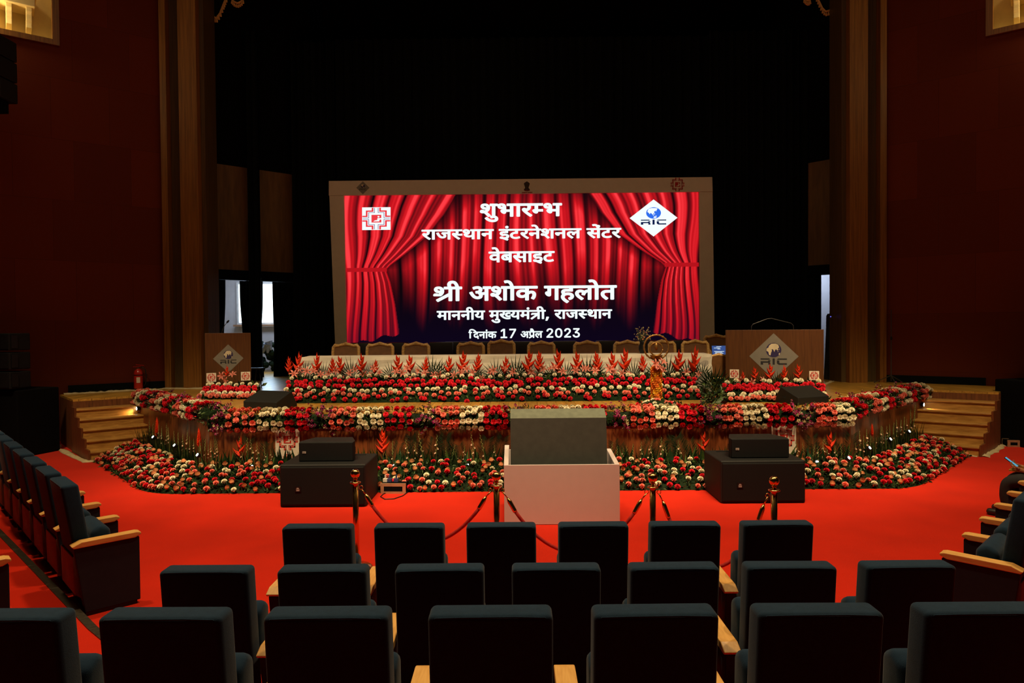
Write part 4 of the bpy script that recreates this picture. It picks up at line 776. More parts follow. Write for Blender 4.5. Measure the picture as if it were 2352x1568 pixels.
# state emblem: three lions on an abacus over a bell base, with two short lines of writing
half = [(0, 1.0), (.18, .98), (.28, .86), (.5, .82), (.72, .72), (.95, .45), (.8, .3), (.72, .0), (.6, -.15), (.55, -.38), (.62, -.52), (.88, -.66), (.92, -.85), (.7, -1.02), (.4, -1.12), (0, -1.12)]
Tm = BT(1210, 428.5, 7.4, 10.5)
mb = MB(); mb.add([Tm(x, y) for x, y in half] + [Tm(-x, y) for x, y in half[-2:0:-1]], [tuple(range(2 * len(half) - 2))]); mb.build('state_emblem', M['flex_mark'], ban)
def B3(x, y, k): return bl3(x, y - (x - 1210) * 0.0095, -0.073 - 0.0002 * (k % 8))
lettering('emblem_caption', ['स', 'त-', 'य', 'म', 'े', 'व', ' ', 'ज', 'य', 'त', 'े'], 1204, 1217, 438.2, 440.2, M['flex_red'], ban, B3)
lettering('emblem_caption', ['र', 'ा', 'ज', 'स-', 'थ', 'ा', 'न', ' ', 'स', 'र', 'क', 'ा', 'र'], 1198.5, 1222.5, 442.2, 445, M['flex_red'], ban, B3)
# ================================================================== AUDITORIUM SEATS
TYX = Matrix(((0, 0, 1, 0), (1, 0, 0, 0), (0, 1, 0, 0), (0, 0, 0, 1)))      # prism drawn in (y, z), extruded along x
PITCH = 0.62
def rounded(mb_fn, name, m, parent, bev, seg=3, smooth=True):
    mb = MB(); mb_fn(mb); return mb.build(name, m, parent, smooth=smooth, bevel=bev, seg=seg)
def shear(o, z0, k):
    for v in o.data.vertices: v.co.y -= max(0, v.co.z - z0) * k
    o.data.update(); return o
def make_seat(HC, zb):
    LEAN = 0.15
    t = thing('auditorium_seat', 'navy seat', 'seat')
    hw = 0.235
    b = rounded(lambda mb: mb.box(-hw, hw, -0.20, -0.075, zb, HC), 'backrest', M['navy'], t, 0.024, 4); shear(b, 0.40, LEAN)
    # slightly bulged back
    pp = MB(); zt = HC - 0.006; dy = -(zt - 0.40) * LEAN
    pp.tube([(-hw + 0.015, -0.190 + dy, zt - 0.02), (-hw + 0.03, -0.194 + dy, zt - 0.004), (-0.1, -0.197 + dy, zt - 0.001), (0.1, -0.197 + dy, zt), (hw - 0.03, -0.194 + dy, zt - 0.004), (hw - 0.015, -0.190 + dy, zt - 0.02)], 0.0035, 5)
    pp.build('piping', M['navy'], b, smooth=True)
    s = rounded(lambda mb: mb.prism([(-0.205, 0.30), (-0.17, 0.66), (-0.10, 0.70), (-0.03, 0.66), (-0.01, 0.32)], -0.232, 0.232, Matrix(((0, 0, 1, 0), (1, 0, 0, 0.08), (0, 1, 0, -0.02), (0, 0, 0, 1)))), 'seat_cushion', M['navy'], t, 0.03, 3)
    sh = rounded(lambda mb: mb.prism([(-0.215, 0.16), (-0.222, zb + 0.06), (-0.205, zb + 0.06), (-0.12, 0.12), (-0.15, 0.10)], -0.23, 0.23, Matrix(((0, 0, 1, 0), (1, 0, 0, 0), (0, 1, 0, 0), (0, 0, 0, 1)))), 'back_shell', M['shell'], t, 0.01, 2)
    mb = MB(); mb.box(-0.24, 0.24, -0.14, -0.06, 0.0, 0.17); mb.build('pedestal', M['metal_dark'], t, bevel=0.01)
    return t
def add_arm(t, s, ha):
    """side panel with a chamfered beech rest, s = +1 right of the sitter, -1 left"""
    x = s * PITCH / 2
    p = MB(); p.prism([(-0.165, 0.03), (0.235, 0.03), (0.235, ha), (-0.235, ha)], x - 0.033, x + 0.033, TYX); po = p.build('side_panel', M['navy_side'], t, bevel=0.006)
    a = MB(); w_ = 0.047
    pr = [(-0.235, ha), (0.20, ha), (0.245, ha + 0.02), (0.245, ha + 0.037), (0.215, ha + 0.045), (-0.18, ha + 0.045), (-0.25, ha + 0.017)]
    a.prism(pr, x - w_, x + w_, Matrix(((0, 0, 1, 0), (1, 0, 0, 0), (0, 1, 0, 0), (0, 0, 0, 1))))
    a.build('armrest', M['beech'], po, bevel=0.005)
    f = MB(); f.box(x - 0.03, x + 0.03, -0.16, 0.21, 0.0, 0.032); f.build('foot_plate', M['metal_dark'], t)
protos = {}
def seat(x, y, z, rz, label, group, left_arm=False, side=False):
    key = (left_arm, side)
    if key in protos: o = dup_tree(protos[key])
    else:
        o = make_seat(1.04 if side else 0.93, 0.40 if side else 0.17); add_arm(o, 1, 0.555 if side else 0.45)
        if left_arm: add_arm(o, -1, 0.555 if side else 0.45)
        protos[key] = o
    o.location = (x, y, z); o.rotation_euler = (0, 0, rz); tag(o, label, 'seat', group); return o
def straight_row(px0, pitch_px, n, dk, zfl, rowname, group):
    """a row square to the stage: px0 = centre of the first back in the frame, dk = small correction of the distance"""
    d = F * PITCH / pitch_px * dk
    for k in range(n):
        x = (px0 + k * pitch_px - 1187) * d / F / dk - 0.2
        seat(x, d + 0.265, zfl, rng.uniform(-0.012, 0.012), f'navy seat, {nth(k, n)} in the {rowname}', group, k == 0)
straight_row(727.5, 211.6, 6, 0.992, 0.0, 'six-seat centre row at the rope barrier', 'front row of centre seats')
straight_row(467, 269.8, 7, 0.990, 0.06, 'middle centre row', 'middle row of centre seats')
straight_row(374 - 375.2, 375.2, 7, 0.980, 0.25, 'centre row nearest the viewer', 'nearest row of centre seats')
# slanted side blocks
fL, rL = Vector((0.72, 0.69)).normalized(), Vector((0.69, -0.72)).normalized()
oL = Vector((-3.36, 5.65)) - rL * PITCH / 2 - fL * 0.235
aL = math.atan2(fL.y, fL.x) - PI / 2
for k in range(8):
    p = oL - rL * (0.655 * k)
    seat(p.x, p.y, 0, aL, f'navy seat in the slanted left front row, {"at the aisle end" if k == 0 else ORD[k] + " from the aisle end"}', 'slanted left block seats', False, True)
fR, rR = Vector((-0.70, 0.715)).normalized(), Vector((0.70, 0.715)).normalized()
oR = Vector((2.92, 4.98)) + rR * PITCH / 2 - fR * 0.235
aR = math.atan2(fR.y, fR.x) - PI / 2
for k in range(8):
    p = oR + rR * (0.63 * k)
    seat(p.x, p.y, 0, aR, f'navy seat in the slanted right front row, {"at the aisle end" if k == 0 else ORD[k] + " from the aisle end"}', 'slanted right block seats', k == 0, True)
p = Vector((-3.40, 4.25)) - rL * PITCH / 2 - fL * 0.235
seat(p.x, p.y, 0.25, aL, 'navy seat behind the slanted left row, only its armrest showing', 'slanted left block seats', False, True)

# ================================================================== LECTERNS
def small_sign(label, p, sz, tilt=0.12, sub=None):
    """white square sign with the stepped red emblem"""
    t = thing('emblem_sign', label, 'sign', p)
    T0 = Matrix.Rotation(-tilt, 4, 'X')
    mb = MB(); mb.box(-sz, sz, -0.006, 0.006, 0, 2 * sz + (0.11 if sub else 0), T0); mb.build('board', M['sign_white'], t)
    zc = sz + (0.11 if sub else 0)
    def T(x, y, k=1): return T0 @ Vector((x * sz * 0.88, -0.008 - 0.001 * k, zc + y * sz * 0.88))
    maze_emblem(t, T, M['sign_red'], M['sign_red'], M['sign_white'])
    if sub:
        parts = fill(lay(['J', 'D', 'A']), 0.02); xs = [v[0] for V, _ in parts for v in V]; a, b = min(xs), max(xs)
        mb = MB()
        for k, (V, Fs) in enumerate(parts): mb.add([T0 @ Vector((((x - a) / (b - a) - 0.5) * 0.145, -0.0085 - 0.0002 * k, 0.022 + y * 0.095)) for x, y in V], Fs)
        mb.build('sign_lettering', M['sign_red'], t)
    return t
def lectern(label, px0, px1, ytop, Y, depth):
    a, b = at(px0, ytop, Y), at(px1, ytop, Y); cx = (a.x + b.x) / 2; hw = (b.x - a.x) / 2; top = (a.z + b.z) / 2 - SZ
    t = thing('lectern', label, 'lectern', (cx, Y, SZ))
    mb = MB(); mb.box(-hw, hw, 0, 0.03, 0.0, top); mb.build('front_panel', M['podium'], t, bevel=0.003)
    for s in (-1, 1):
        mb = MB(); mb.box(s * hw - 0.015 - s * 0.015, s * hw + 0.015 - s * 0.015, 0.03, depth, 0, top - 0.02); mb.build('side_panel', M['podium'], t)
    mb = MB(); mb.box(-hw + 0.03, hw - 0.03, 0.05, depth, top - 0.20, top - 0.17); mb.build('reading_shelf', M['podium'], t)
    t.rotation_euler = (0, 0, -math.atan2(cx + 0.2, Y)); return t, hw, top
lec, HW1, top = lectern('narrow wooden lectern with a grey lozenge emblem, in front of the doorway curtains', 475, 572, 764.5, 13.2, 0.5)
c = at(524.5, 823, 13.2); k = 32.5 / F * 13.2
def TLc(x, y, q=1): return Vector((c.x - lec.location.x + x * k, -0.004 - 0.002 * q, c.z - SZ + y * k))
globe_emblem(lec, TLc, M['plate'], M['navy_print'], M['cream_print'], M['dark_print'], OLDWORLD, ISLES2)
lec2, HW2, top2 = lectern('broad wooden lectern with a large grey lozenge emblem, beside the white table', 1671, 1882, 757, 12.3, 0.55)
c2 = at(1777, 818, 12.3); k2 = 53 / F * 12.3
def TLd(x, y, q=1): return Vector((c2.x - lec2.location.x + x * k2, -0.004 - 0.002 * q, c2.z - SZ + y * k2))
globe_emblem(lec2, TLd, M['plate'], M['navy_print'], M['cream_print'], M['dark_print'], OLDWORLD, ISLES2)
# lectern microphones
def mic(label, base, pts, Y, head=True):
    b = at(*base, Y); t = thing('gooseneck_microphone', label, 'microphone', b)
    q = [at(x, y, Y) - b for x, y in pts]
    mb = MB(); mb.tube(q, 0.007, 6); mb.build('gooseneck', M['metal_dark_l'], t, smooth=True)
    if head:
        d = (q[-1] - q[-2]).normalized(); mb = MB(); mb.tube([q[-1], q[-1] + d * 0.03, q[-1] + d * 0.065], [0.016, 0.02, 0.012], 8); mb.build('capsule', M['metal_dark'], t, smooth=True)
    mb = MB(); mb.lathe([(0.03, -0.03), (0.03, -0.01), (0.012, 0.0)], 10, Matrix.Translation(q[0])); mb.build('mount', M['metal_dark'], t)
M['metal_dark_l'] = mat('dark_chrome', (0.10, 0.10, 0.10), 0.35, metal=0.7)
mic('thin gooseneck microphone standing on the narrow lectern', (509, 768), [(509, 768), (511, 757), (516, 747), (521, 741)], 13.45)
mic('thin bent twin-ended microphone arm over the broad lectern', (1726, 760), [(1726, 760), (1726, 749), (1730, 744), (1762, 732), (1772, 731), (1817, 742), (1822, 747), (1823, 760)], 12.6, False)

# ================================================================== LONG TABLE, CHAIRS BEHIND IT
TY0, TY1, TTOP = 12.78, 13.5, SZ + 0.755
TX0, TX1 = at(690, 818, TY0).x, at(1631, 812, TY0).x
t = thing('banquet_table', 'long table across the stage under a white cloth', 'table', ((TX0 + TX1) / 2, (TY0 + TY1) / 2, SZ))
hx, hy = (TX1 - TX0) / 2, (TY1 - TY0) / 2
mb = MB(); mb.box(-hx, hx, -hy, hy, 0.71, 0.75); mb.build('tabletop', M['podium'], t)
for sx in (-1, -0.33, 0.33, 1):
    for sy in (-1, 1):
        mb = MB(); mb.box(sx * (hx - 0.1) - 0.025, sx * (hx - 0.1) + 0.025, sy * (hy - 0.06) - 0.025, sy * (hy - 0.06) + 0.025, 0, 0.71); mb.build('leg', M['metal_dark'], t)
def cloth(name, label, drop, m, e, cat, seedk):
    """draped cover: flat top, wavy hem"""
    mb = MB(); nx = 150; rr = random.Random(seedk); x0, x1, y0, y1 = TX0 - e, TX1 + e, TY0 - e, TY1 + e; zt = TTOP + 0.004 + e * 0.02
    ring = []
    n2 = 16
    for i in range(nx): ring.append((x0 + (x1 - x0) * i / nx, y0, 0, -1))
    for i in range(n2): ring.append((x1, y0 + (y1 - y0) * i / n2, 1, 0))
    for i in range(nx): ring.append((x1 - (x1 - x0) * i / nx, y1, 0, 1))
    for i in range(n2): ring.append((x0, y1 - (y1 - y0) * i / n2, -1, 0))
    n = len(ring); vs = []; lv = 6; ph = [rr.random() * 6 for _ in range(4)]
    for j in range(lv + 1):
        for i, (x, y, nx_, ny_) in enumerate(ring):
            w = 0.012 * math.sin(i * 0.31 + ph[0]) + 0.010 * math.sin(i * 0.83 + ph[1]) + 0.006 * math.sin(i * 1.9 + ph[2])
            k = j / lv; hem = drop + 0.02 * math.sin(i * 0.13 + ph[3]) + 0.015 * math.sin(i * 0.47)
            off = 0.012 * k + w * k + (0.008 * math.sin(i * 0.21 + j * 1.7) if 0 < j < lv else 0)
            vs.append((x + nx_ * off, y + ny_ * off, zt - hem * k + (0.004 * math.sin(i * 0.4) if j == 0 else 0)))
    fs = [(j * n + (i + 1) % n, j * n + i, (j + 1) * n + i, (j + 1) * n + (i + 1) % n) for j in range(lv) for i in range(n)] + [tuple(range(n))]
    mb.add(vs, fs)
    return tag(mb.build(name, m, smooth=False), label, cat)
cloth('table_skirt', 'plain grey skirt hanging to the stage under the white tablecloth', 0.75, M['skirt'], 0.01, 'table skirt', 3)
cloth('tablecloth', 'white tablecloth creased over the long stage table', 0.36, M['cloth'], 0.022, 'tablecloth', 9)

def gilt_chair():
    t = thing('gilt_chair', 'gilt chair', 'chair')
    # serpentine carved frame round a leather pad
    def frame(k): return [(-0.25 * k, 0.42), (-0.265 * k, 0.62), (-0.27 * k, 0.80), (-0.262 * k, 0.90), (-0.225 * k, 0.945), (-0.16 * k, 0.935), (-0.09 * k, 0.955), (0, 0.975), (0.09 * k, 0.955), (0.16 * k, 0.935), (0.225 * k, 0.945), (0.262 * k, 0.90), (0.27 * k, 0.80), (0.265 * k, 0.62), (0.25 * k, 0.42)]
    path = [(x, 0.26 + (z - 0.42) * 0.14, z) for x, z in frame(1)]
    f = MB(); f.tube(path, [0.032, 0.032, 0.034, 0.036, 0.042, 0.034, 0.032, 0.042, 0.032, 0.034, 0.042, 0.036, 0.034, 0.032, 0.032], 8)
    f.tube([(-0.25, 0.26, 0.44), (0.25, 0.26, 0.44)], 0.022, 8); fo = f.build('back_frame', M['gold'], t, smooth=True)
    cr = MB(); yt = 0.26 + 0.55 * 0.14 - 0.02
    for dx, dz, r in ((0, 0.985, 0.034), (-0.045, 0.975, 0.024), (0.045, 0.975, 0.024), (-0.085, 0.962, 0.018), (0.085, 0.962, 0.018), (-0.24, 0.935, 0.022), (0.24, 0.935, 0.022)): cr.ball(r, (dx, yt, dz), 8, 5, (1, 0.7, 0.75))
    cr.build('carved_crest', M['gold'], fo, smooth=True)
    pd = MB(); inn = [(x * 0.90, 0.275 + (z - 0.42) * 0.14, 0.44 + (z - 0.42) * 0.92) for x, z in frame(1)]
    vs = [(x, y - 0.025, z) for x, y, z in inn] + [(x, y + 0.02, z) for x, y, z in inn]; n = len(inn)
    pd.add(vs, [tuple(range(n)), tuple(range(n, 2 * n))[::-1]] + [(i, n + i, n + (i + 1) % n, (i + 1) % n) for i in range(n)]); pd.build('back_pad', M['leather'], t)
    s = MB(); s.box(-0.26, 0.26, -0.27, 0.25, 0.40, 0.48); s.build('seat', M['leather'], t, bevel=0.03, smooth=True)
    fr = MB(); fr.box(-0.28, 0.28, -0.29, 0.27, 0.36, 0.41); fr.build('seat_rail', M['gold'], t, bevel=0.012)
    for x in (-0.25, 0.25):
        l = MB(); l.tube([(x, -0.26, 0.38), (x * 1.06, -0.29, 0.28), (x * 1.02, -0.265, 0.12), (x * 1.08, -0.30, 0.0)], [0.034, 0.032, 0.018, 0.024], 8); l.build('leg', M['gold'], t, smooth=True)
        l = MB(); l.tube([(x, 0.25, 0.38), (x, 0.28, 0.2), (x * 1.04, 0.34, 0.0)], [0.03, 0.022, 0.02], 8); l.build('leg', M['gold'], t, smooth=True)
        a = MB(); a.tube([(x, 0.28, 0.66), (x * 1.12, 0.10, 0.67), (x * 1.15, -0.12, 0.655), (x * 1.12, -0.19, 0.62), (x * 1.08, -0.14, 0.50), (x * 1.04, -0.12, 0.40)], [0.022, 0.022, 0.026, 0.03, 0.02, 0.022], 8); a.build('armrest', M['gold'], t, smooth=True)
    return t
gc = gilt_chair(); first = True
GX = [786.5, 866, 950, 1078, 1152, 1245, 1354, 1446.5, 1529, 1607]
for i, gx in enumerate(GX):
    o = gc if first else dup_tree(gc); first = False
    Y = 13.95 if gx != 1152 else 14.05
    p = at(gx, 800, Y); o.location = (p.x, Y, SZ + (0.035 if gx == 1152 else 0)); o.rotation_euler = (0, 0, rng.uniform(-.03, .03))
    lab = f'gilt carved chair with brown leather back behind the white table, {nth(i, 10)}'
    if gx == 1152: lab = 'gilt carved chair standing slightly taller than the rest, fifth behind the white table'
    if gx == 1529: lab = 'gilt carved chair behind the white table, partly hidden by the garlanded brass lamp'
    if gx == 1607: lab = 'gilt carved chair behind the white table, at the broad lectern end'
    tag(o, lab, 'chair', 'gilt chairs behind the table')
o = dup_tree(gc); p = at(1656, 774, 14.9); o.location = (p.x, 14.9, SZ + 0.10); tag(o, 'gilt carved chair standing apart in shadow between table and broad lectern', 'chair', None)
if 'group' in o: del o['group']
o = dup_tree(gc); p = at(1650, 822, 13.0); o.location = (3.68, 13.15, SZ - 0.0); o.rotation_euler = (0, 0, PI * 0.94); o.scale = (0.8, 0.8, 0.76); tag(o, 'gilt carved armchair half hidden by palm leaves at the table end', 'chair', None)
if 'group' in o: del o['group']
def black_chair():
    t = thing('leather_chair', 'black chair', 'chair')
    mb = MB(); mb.box(-0.27, 0.27, 0.18, 0.28, 0.45, 0.98); shear(mb.build('backrest', M['leather_black'], t, bevel=0.03, smooth=True), 0.45, -0.12)
    mb = MB(); mb.box(-0.27, 0.27, -0.27, 0.25, 0.38, 0.48); mb.build('seat', M['leather_black'], t, bevel=0.03, smooth=True)
    for x in (-0.24, 0.24):
        for y in (-0.24, 0.24): mb = MB(); mb.box(x - 0.018, x + 0.018, y - 0.018, y + 0.018, 0, 0.39); mb.build('leg', M['metal_dark'], t)
        mb = MB(); mb.box(x * 1.15 - 0.03, x * 1.15 + 0.03, -0.2, 0.24, 0.62, 0.66); mb.build('armrest', M['leather_black'], t, bevel=0.008)
    return t
bc = black_chair(); first = True
BX = [826, 908, 1010, 1042, 1112, 1199, 1299, 1400, 1487, 1566]
for i, gx in enumerate(BX):
    o = bc if first else dup_tree(bc); first = False
    Y = 15.0; p = at(gx, 800, Y); o.location = (p.x, Y + (0.3 if gx == 1042 else 0), SZ)
    tag(o, f'black leather chair in the row behind the gilt chairs, {nth(i, 10)}', 'chair', 'black chairs below the screen')

# flower vase, laptop on its desk
b = at(1476, 800, 13.35); t = thing('flower_vase', 'dark vase of pale flower sprays on the table near the brass lamp', 'vase', (b.x, 13.35, TTOP + 0.006))
mb = MB(); mb.lathe([(0.05, 0), (0.075, 0.05), (0.08, 0.12), (0.055, 0.2), (0.065, 0.24)], 14); mb.build('vase', M['metal_dark'], t, smooth=True)
fl = MB(); st = MB()
for k in range(70):
    a = rng.random() * 2 * PI; r_ = rng.random() ** 0.6 * 0.17; z = 0.28 + rng.random() * 0.26 - r_ * 0.3
    q = Vector((r_ * math.cos(a), r_ * math.sin(a), z)); fl.mat(0 if rng.random() < 0.8 else 1); fl.ball(rng.uniform(0.008, 0.017), q, 5, 3)
    if k % 2 == 0: st.tube([(0, 0, 0.2), q * 0.6 + Vector((0, 0, 0.1)), q], 0.003, 4)
fl.build('blossom_spray', [M['f_orchid_pale'], M['f_coral']], t); st.build('stems', M['stem'], t)
Yd = 13.55; a, b = at(1640, 818, Yd), at(1674, 817, Yd)
t = thing('side_desk', 'narrow black side desk between table and broad lectern', 'desk', ((a.x + b.x) / 2 + 0.05, Yd, SZ)); zt = a.z - SZ
mb = MB(); mb.box(-0.25, 0.25, -0.2, 0.25, zt - 0.04, zt); mb.build('desktop', M['black'], t)
for x in (-0.22, 0.22):
    for y in (-0.17, 0.22): mb = MB(); mb.box(x - 0.02, x + 0.02, y - 0.02, y + 0.02, 0, zt - 0.04); mb.build('leg', M['metal_dark'], t)
c = at(1654, 816, Yd + 0.08); t2 = thing('laptop', 'open laptop with a blue screen on the black side desk', 'laptop', (c.x, Yd + 0.05, SZ + zt + 0.003))
mb = MB(); mb.box(-0.15, 0.15, -0.12, 0.08, 0, 0.015); mb.build('keyboard_base', M['metal_dark'], t2)
Tt = Matrix.Translation((0, 0.08, 0.015)) @ Matrix.Rotation(R(-14), 4, 'X')
mb = MB(); mb.box(-0.15, 0.15, -0.004, 0.006, 0, 0.2, Tt); ln = mb.build('lid', M['metal_dark'], t2)
mb = MB(); mb.add([Tt @ Vector(v) for v in ((-0.14, -0.006, 0.01), (0.14, -0.006, 0.01), (0.14, -0.006, 0.19), (-0.14, -0.006, 0.19))], [(0, 1, 2, 3)]); mb.build('display', M['e_laptop'], ln)
mb = MB()
for z, a_, b_ in ((0.165, -0.05, 0.05), (0.14, -0.10, 0.02), (0.12, -0.03, 0.03), (0.07, -0.10, 0.10), (0.05, -0.08, 0.06), (0.03, -0.09, 0.08)): mb.add([Tt @ Vector(v) for v in ((a_, -0.007, z), (b_, -0.007, z), (b_, -0.007, z + 0.008), (a_, -0.007, z + 0.008))], [(0, 1, 2, 3)])
mb.build('display_text', M['e_white'], ln)

# ================================================================== LOUDSPEAKERS
def text_mesh(name, toks, wdt, hgt, m, parent, T):
    parts = fill(lay(toks), 0.02); xs = [v[0] for V, _ in parts for v in V]; ys = [v[1] for V, _ in parts for v in V]
    a, b, c_, d_ = min(xs), max(xs), min(ys), max(ys); mb = MB()
    for k, (V, Fs) in enumerate(parts): mb.add([T @ Vector((((x - a) / (b - a) - .5) * wdt, ((y - c_) / (d_ - c_) - .5) * hgt, 0.0002 * (k % 5))) for x, y in V], Fs)
    return mb.build(name, m, parent)
M['badge'] = mat('silver_badge', (0.55, 0.47, 0.42), 0.5)
def subwoofer(label, xa, xb, y0, hgt, dep):
    t = thing('subwoofer', label, 'loudspeaker', ((xa + xb) / 2, y0, 0)); hw = (xb - xa) / 2
    mb = MB(); mb.box(-hw, hw, 0.02, dep, 0.0, hgt); mb.build('cabinet', M['speaker'], t, bevel=0.02, seg=3)
    mb = MB(); mb.box(-hw + 0.02, hw - 0.02, 0.0, 0.03, 0.03, hgt - 0.03); g = mb.build('grille', M['grille'], t, bevel=0.01)
    T0 = Matrix.Translation((-hw + 0.24, -0.004, hgt * 0.44)) @ face_to((0, -1, 0))
    mb = MB(); mb.box(-0.038, 0.038, -0.036, 0.036, 0, 0.004, T0); bd = mb.build('badge', M['metal_dark'], g)
    text_mesh('badge_lettering', ['J', 'B', 'L'], 0.044, 0.024, M['badge'], bd, T0 @ Matrix.Translation((0, 0.005, 0.0055)))
    mb = MB(); mb.box(-0.02, 0.02, -0.005, 0.005, 0, 0.001, T0 @ Matrix.Translation((0, -0.02, 0.005))); mb.build('badge_bar', M['badge'], bd)
    mb = MB(); mb.box(-hw * 0.75, hw * 0.75, dep * 0.85 - 0.01, dep * 0.85 + 0.01, hgt, hgt + 0.006); mb.build('corner_pocket', M['metal_dark'], t)
    return t
subwoofer('wide black subwoofer on the carpet below the left emblem sign, far from the person', -3.22, -2.12, 8.63, 0.545, 0.79)
subwoofer('wide black subwoofer on the carpet in front of the half-hidden emblem sign', 2.40, 3.48, 8.66, 0.545, 0.79)
def line_speaker(label, xc, hw, y, z, hgt, sg):
    t = thing('monitor_speaker', label, 'loudspeaker', (xc, y, z))
    pl = [(-hw, 0.03), (hw, 0.03), (hw - 0.0, 0.12), (hw - 0.10, 0.42), (-hw + 0.10, 0.42), (-hw, 0.12)]
    mb = MB(); mb.prism(pl, 0, hgt); mb.build('cabinet', M['speaker'], t, bevel=0.006)
    mb = MB(); mb.box(-hw + 0.004, hw - 0.004, 0.0, 0.035, 0.006, hgt - 0.006); g = mb.build('grille', M['grille'], t, bevel=0.006)
    T0 = Matrix.Translation((-hw + 0.075, -0.003, hgt * 0.48)) @ face_to((0, -1, 0))
    mb = MB(); mb.box(-0.022, 0.022, -0.013, 0.013, 0, 0.003, T0); bd = mb.build('badge', M['badge'], g)
    text_mesh('badge_lettering', ['R', 'C', 'F'], 0.034, 0.016, M['dark_print'], bd, T0 @ Matrix.Translation((0, 0, 0.004)))
    for s in (-1, 1):
        mb = MB(); mb.box(s * (hw - 0.03) - 0.008, s * (hw - 0.03) + 0.012, 0.13, 0.22, hgt * 0.3, hgt * 0.62); mb.build('handle', M['metal_dark'], t)
line_speaker('small black speaker on the subwoofer beside the emblem sign lettering', -2.68, 0.355, 8.84, 0.5475, 0.25, 1)
line_speaker('small black speaker on the subwoofer hiding half of an emblem sign', 2.965, 0.375, 8.84, 0.5475, 0.25, -1)
def wedge(label, p, rz):
    t = thing('wedge_monitor', label, 'loudspeaker', p, rz)
    pr = [(0, 0), (0.50, 0), (0.50, 0.05), (0.37, 0.27), (0, 0.12)]           # y, z: grille faces the table
    mb = MB(); mb.prism(pr, -0.34, 0.34, Matrix(((0, 0, 1, 0), (1, 0, 0, 0), (0, 1, 0, 0), (0, 0, 0, 1)))); mb.build('cabinet', M['speaker'], t, bevel=0.012, seg=2)
    n = Vector((0, 0.185, 0.13)).normalized(); T = Matrix.Translation((0, 0.438, 0.144)) @ face_to(n)
    mb = MB(); mb.box(-0.31, 0.31, -0.10, 0.10, 0, 0.006, T); mb.build('grille', M['grille'], t)
    for s in (-1, 1): mb = MB(); mb.box(s * 0.335 - 0.008, s * 0.335 + 0.008, 0.26, 0.34, 0.08, 0.12); mb.build('handle', M['hole'], t)
wl = onz(590, 935, SZ); wr = onz(1880, 930, SZ)
wedge('black wedge monitor on the stage near the narrow lectern flowers', (-4.34, 10.98, SZ), R(-22))
wedge('black wedge monitor on the stage in front of the broad lectern flowers', (4.62, 11.05, SZ), R(24))
# black line-array stacks in the hall corners, and one hanging
M['black_box'] = mat('matt_black_box', (0.007, 0.007, 0.008), 0.7, var=0.2, spec=0.2)
def stack(label, p, rz, bw, nbox, dep=0.7, base=1.22):
    t = thing('speaker_stack', label, 'speaker stack', p, rz)
    mb = MB(); mb.box(-0.75, 0.75, 0.15, 1.0, 0, base); mb.build('base_cabinet', M['black'], t, bevel=0.02)
    for k in range(nbox):
        z = base + 0.03 + k * 0.345
        pl = [(-bw, 0), (bw, 0), (bw * 0.93, 0.45), (-bw * 0.93, 0.45)]
        mb = MB(); mb.prism(pl, z, z + 0.31, Matrix.Translation((0, 0.05, 0))); b = mb.build('array_box', M['black_box'], t, bevel=0.02)
        mb = MB(); mb.box(-bw + 0.03, bw - 0.03, 0.035, 0.06, z + 0.03, z + 0.28); mb.build('grille', M['black_box'], b)
        mb = MB(); mb.box(bw - 0.03, bw + 0.012, 0.08, 0.2, z + 0.04, z + 0.27); mb.build('rigging_plate', M['metal_dark'], b)
ps = at(52, 900, 12.6); stack('black stack of three line-array boxes on a base in the left corner beside the stairs', (ps.x - 0.55, 12.2, 0), R(-14), 0.72, 3)
ps = at(2350, 900, 12.3); stack('black stack of line-array boxes on a base in the right corner by the cable box', (ps.x + 0.98, 12.25, 0), R(16), 0.72, 4)
ph = at(-10, 230, 12.4); t = thing('hanging_speaker', 'black line-array column hanging under the lit niche', 'loudspeaker', (ph.x - 0.12, 12.4, ph.z))
for k in range(3):
    mb = MB(); mb.box(-0.35, 0.35, -0.2, 0.25, k * 0.38, k * 0.38 + 0.36); mb.build('array_box', M['speaker'], t, bevel=0.02)
mb = MB(); mb.box(-0.3, 0.28, -0.1, 0.1, -0.22, 0.0); mb.build('lower_bracket', M['black'], t)
mb = MB(); mb.box(-0.03, 0.03, -0.03, 0.03, 1.14, 11.5 - ph.z); mb.build('suspension_rod', M['black'], t)

# ================================================================== MONITOR IN ITS WHITE BOX
bx0, bx1 = -0.345, 0.98
t = thing('plinth_box', 'white open-topped box in front of the stage holding a grey wedge', 'box', ((bx0 + bx1) / 2, 7.79, 0)); hw = (bx1 - bx0) / 2; th = 0.025
mb = MB(); mb.box(-hw, hw, 0, th, 0.004, 0.69); mb.build('front_panel', M['white_paint'], t, bevel=0.003)
mb = MB(); mb.box(-hw, hw, 0.72, 0.72 + th, 0.004, 0.74); mb.build('back_panel', M['white_paint'], t)
TY = Matrix(((0, 0, 1, 0), (1, 0, 0, 0), (0, 1, 0, 0), (0, 0, 0, 1)))
for s in (-1, 1):
    xa = s * hw - (0.055 if s > 0 else 0)
    mb = MB(); mb.prism([(th, 0.004), (0.72, 0.004), (0.72, 0.80 if s < 0 else 0.74), (0.66, 0.80 if s < 0 else 0.74), (th, 0.69)], xa, xa + 0.055, TY); mb.build('side_panel', M['white_paint'], t, bevel=0.003)
mb = MB(); mb.box(-hw + 0.055, hw - 0.055, th, 0.72, 0.004, 0.03); mb.build('bottom_panel', M['white_paint'], t)
mx = (-0.287 + 0.861) / 2; t = thing('monitor_wedge', 'grey board-backed wedge monitor leaning in the white box', 'monitor', (mx + 0.01, 7.79, 0.031))
pr = [(0.10, 0.0), (0.235, 1.165), (0.42, 1.255), (0.62, 0.55), (0.66, 0.0)]
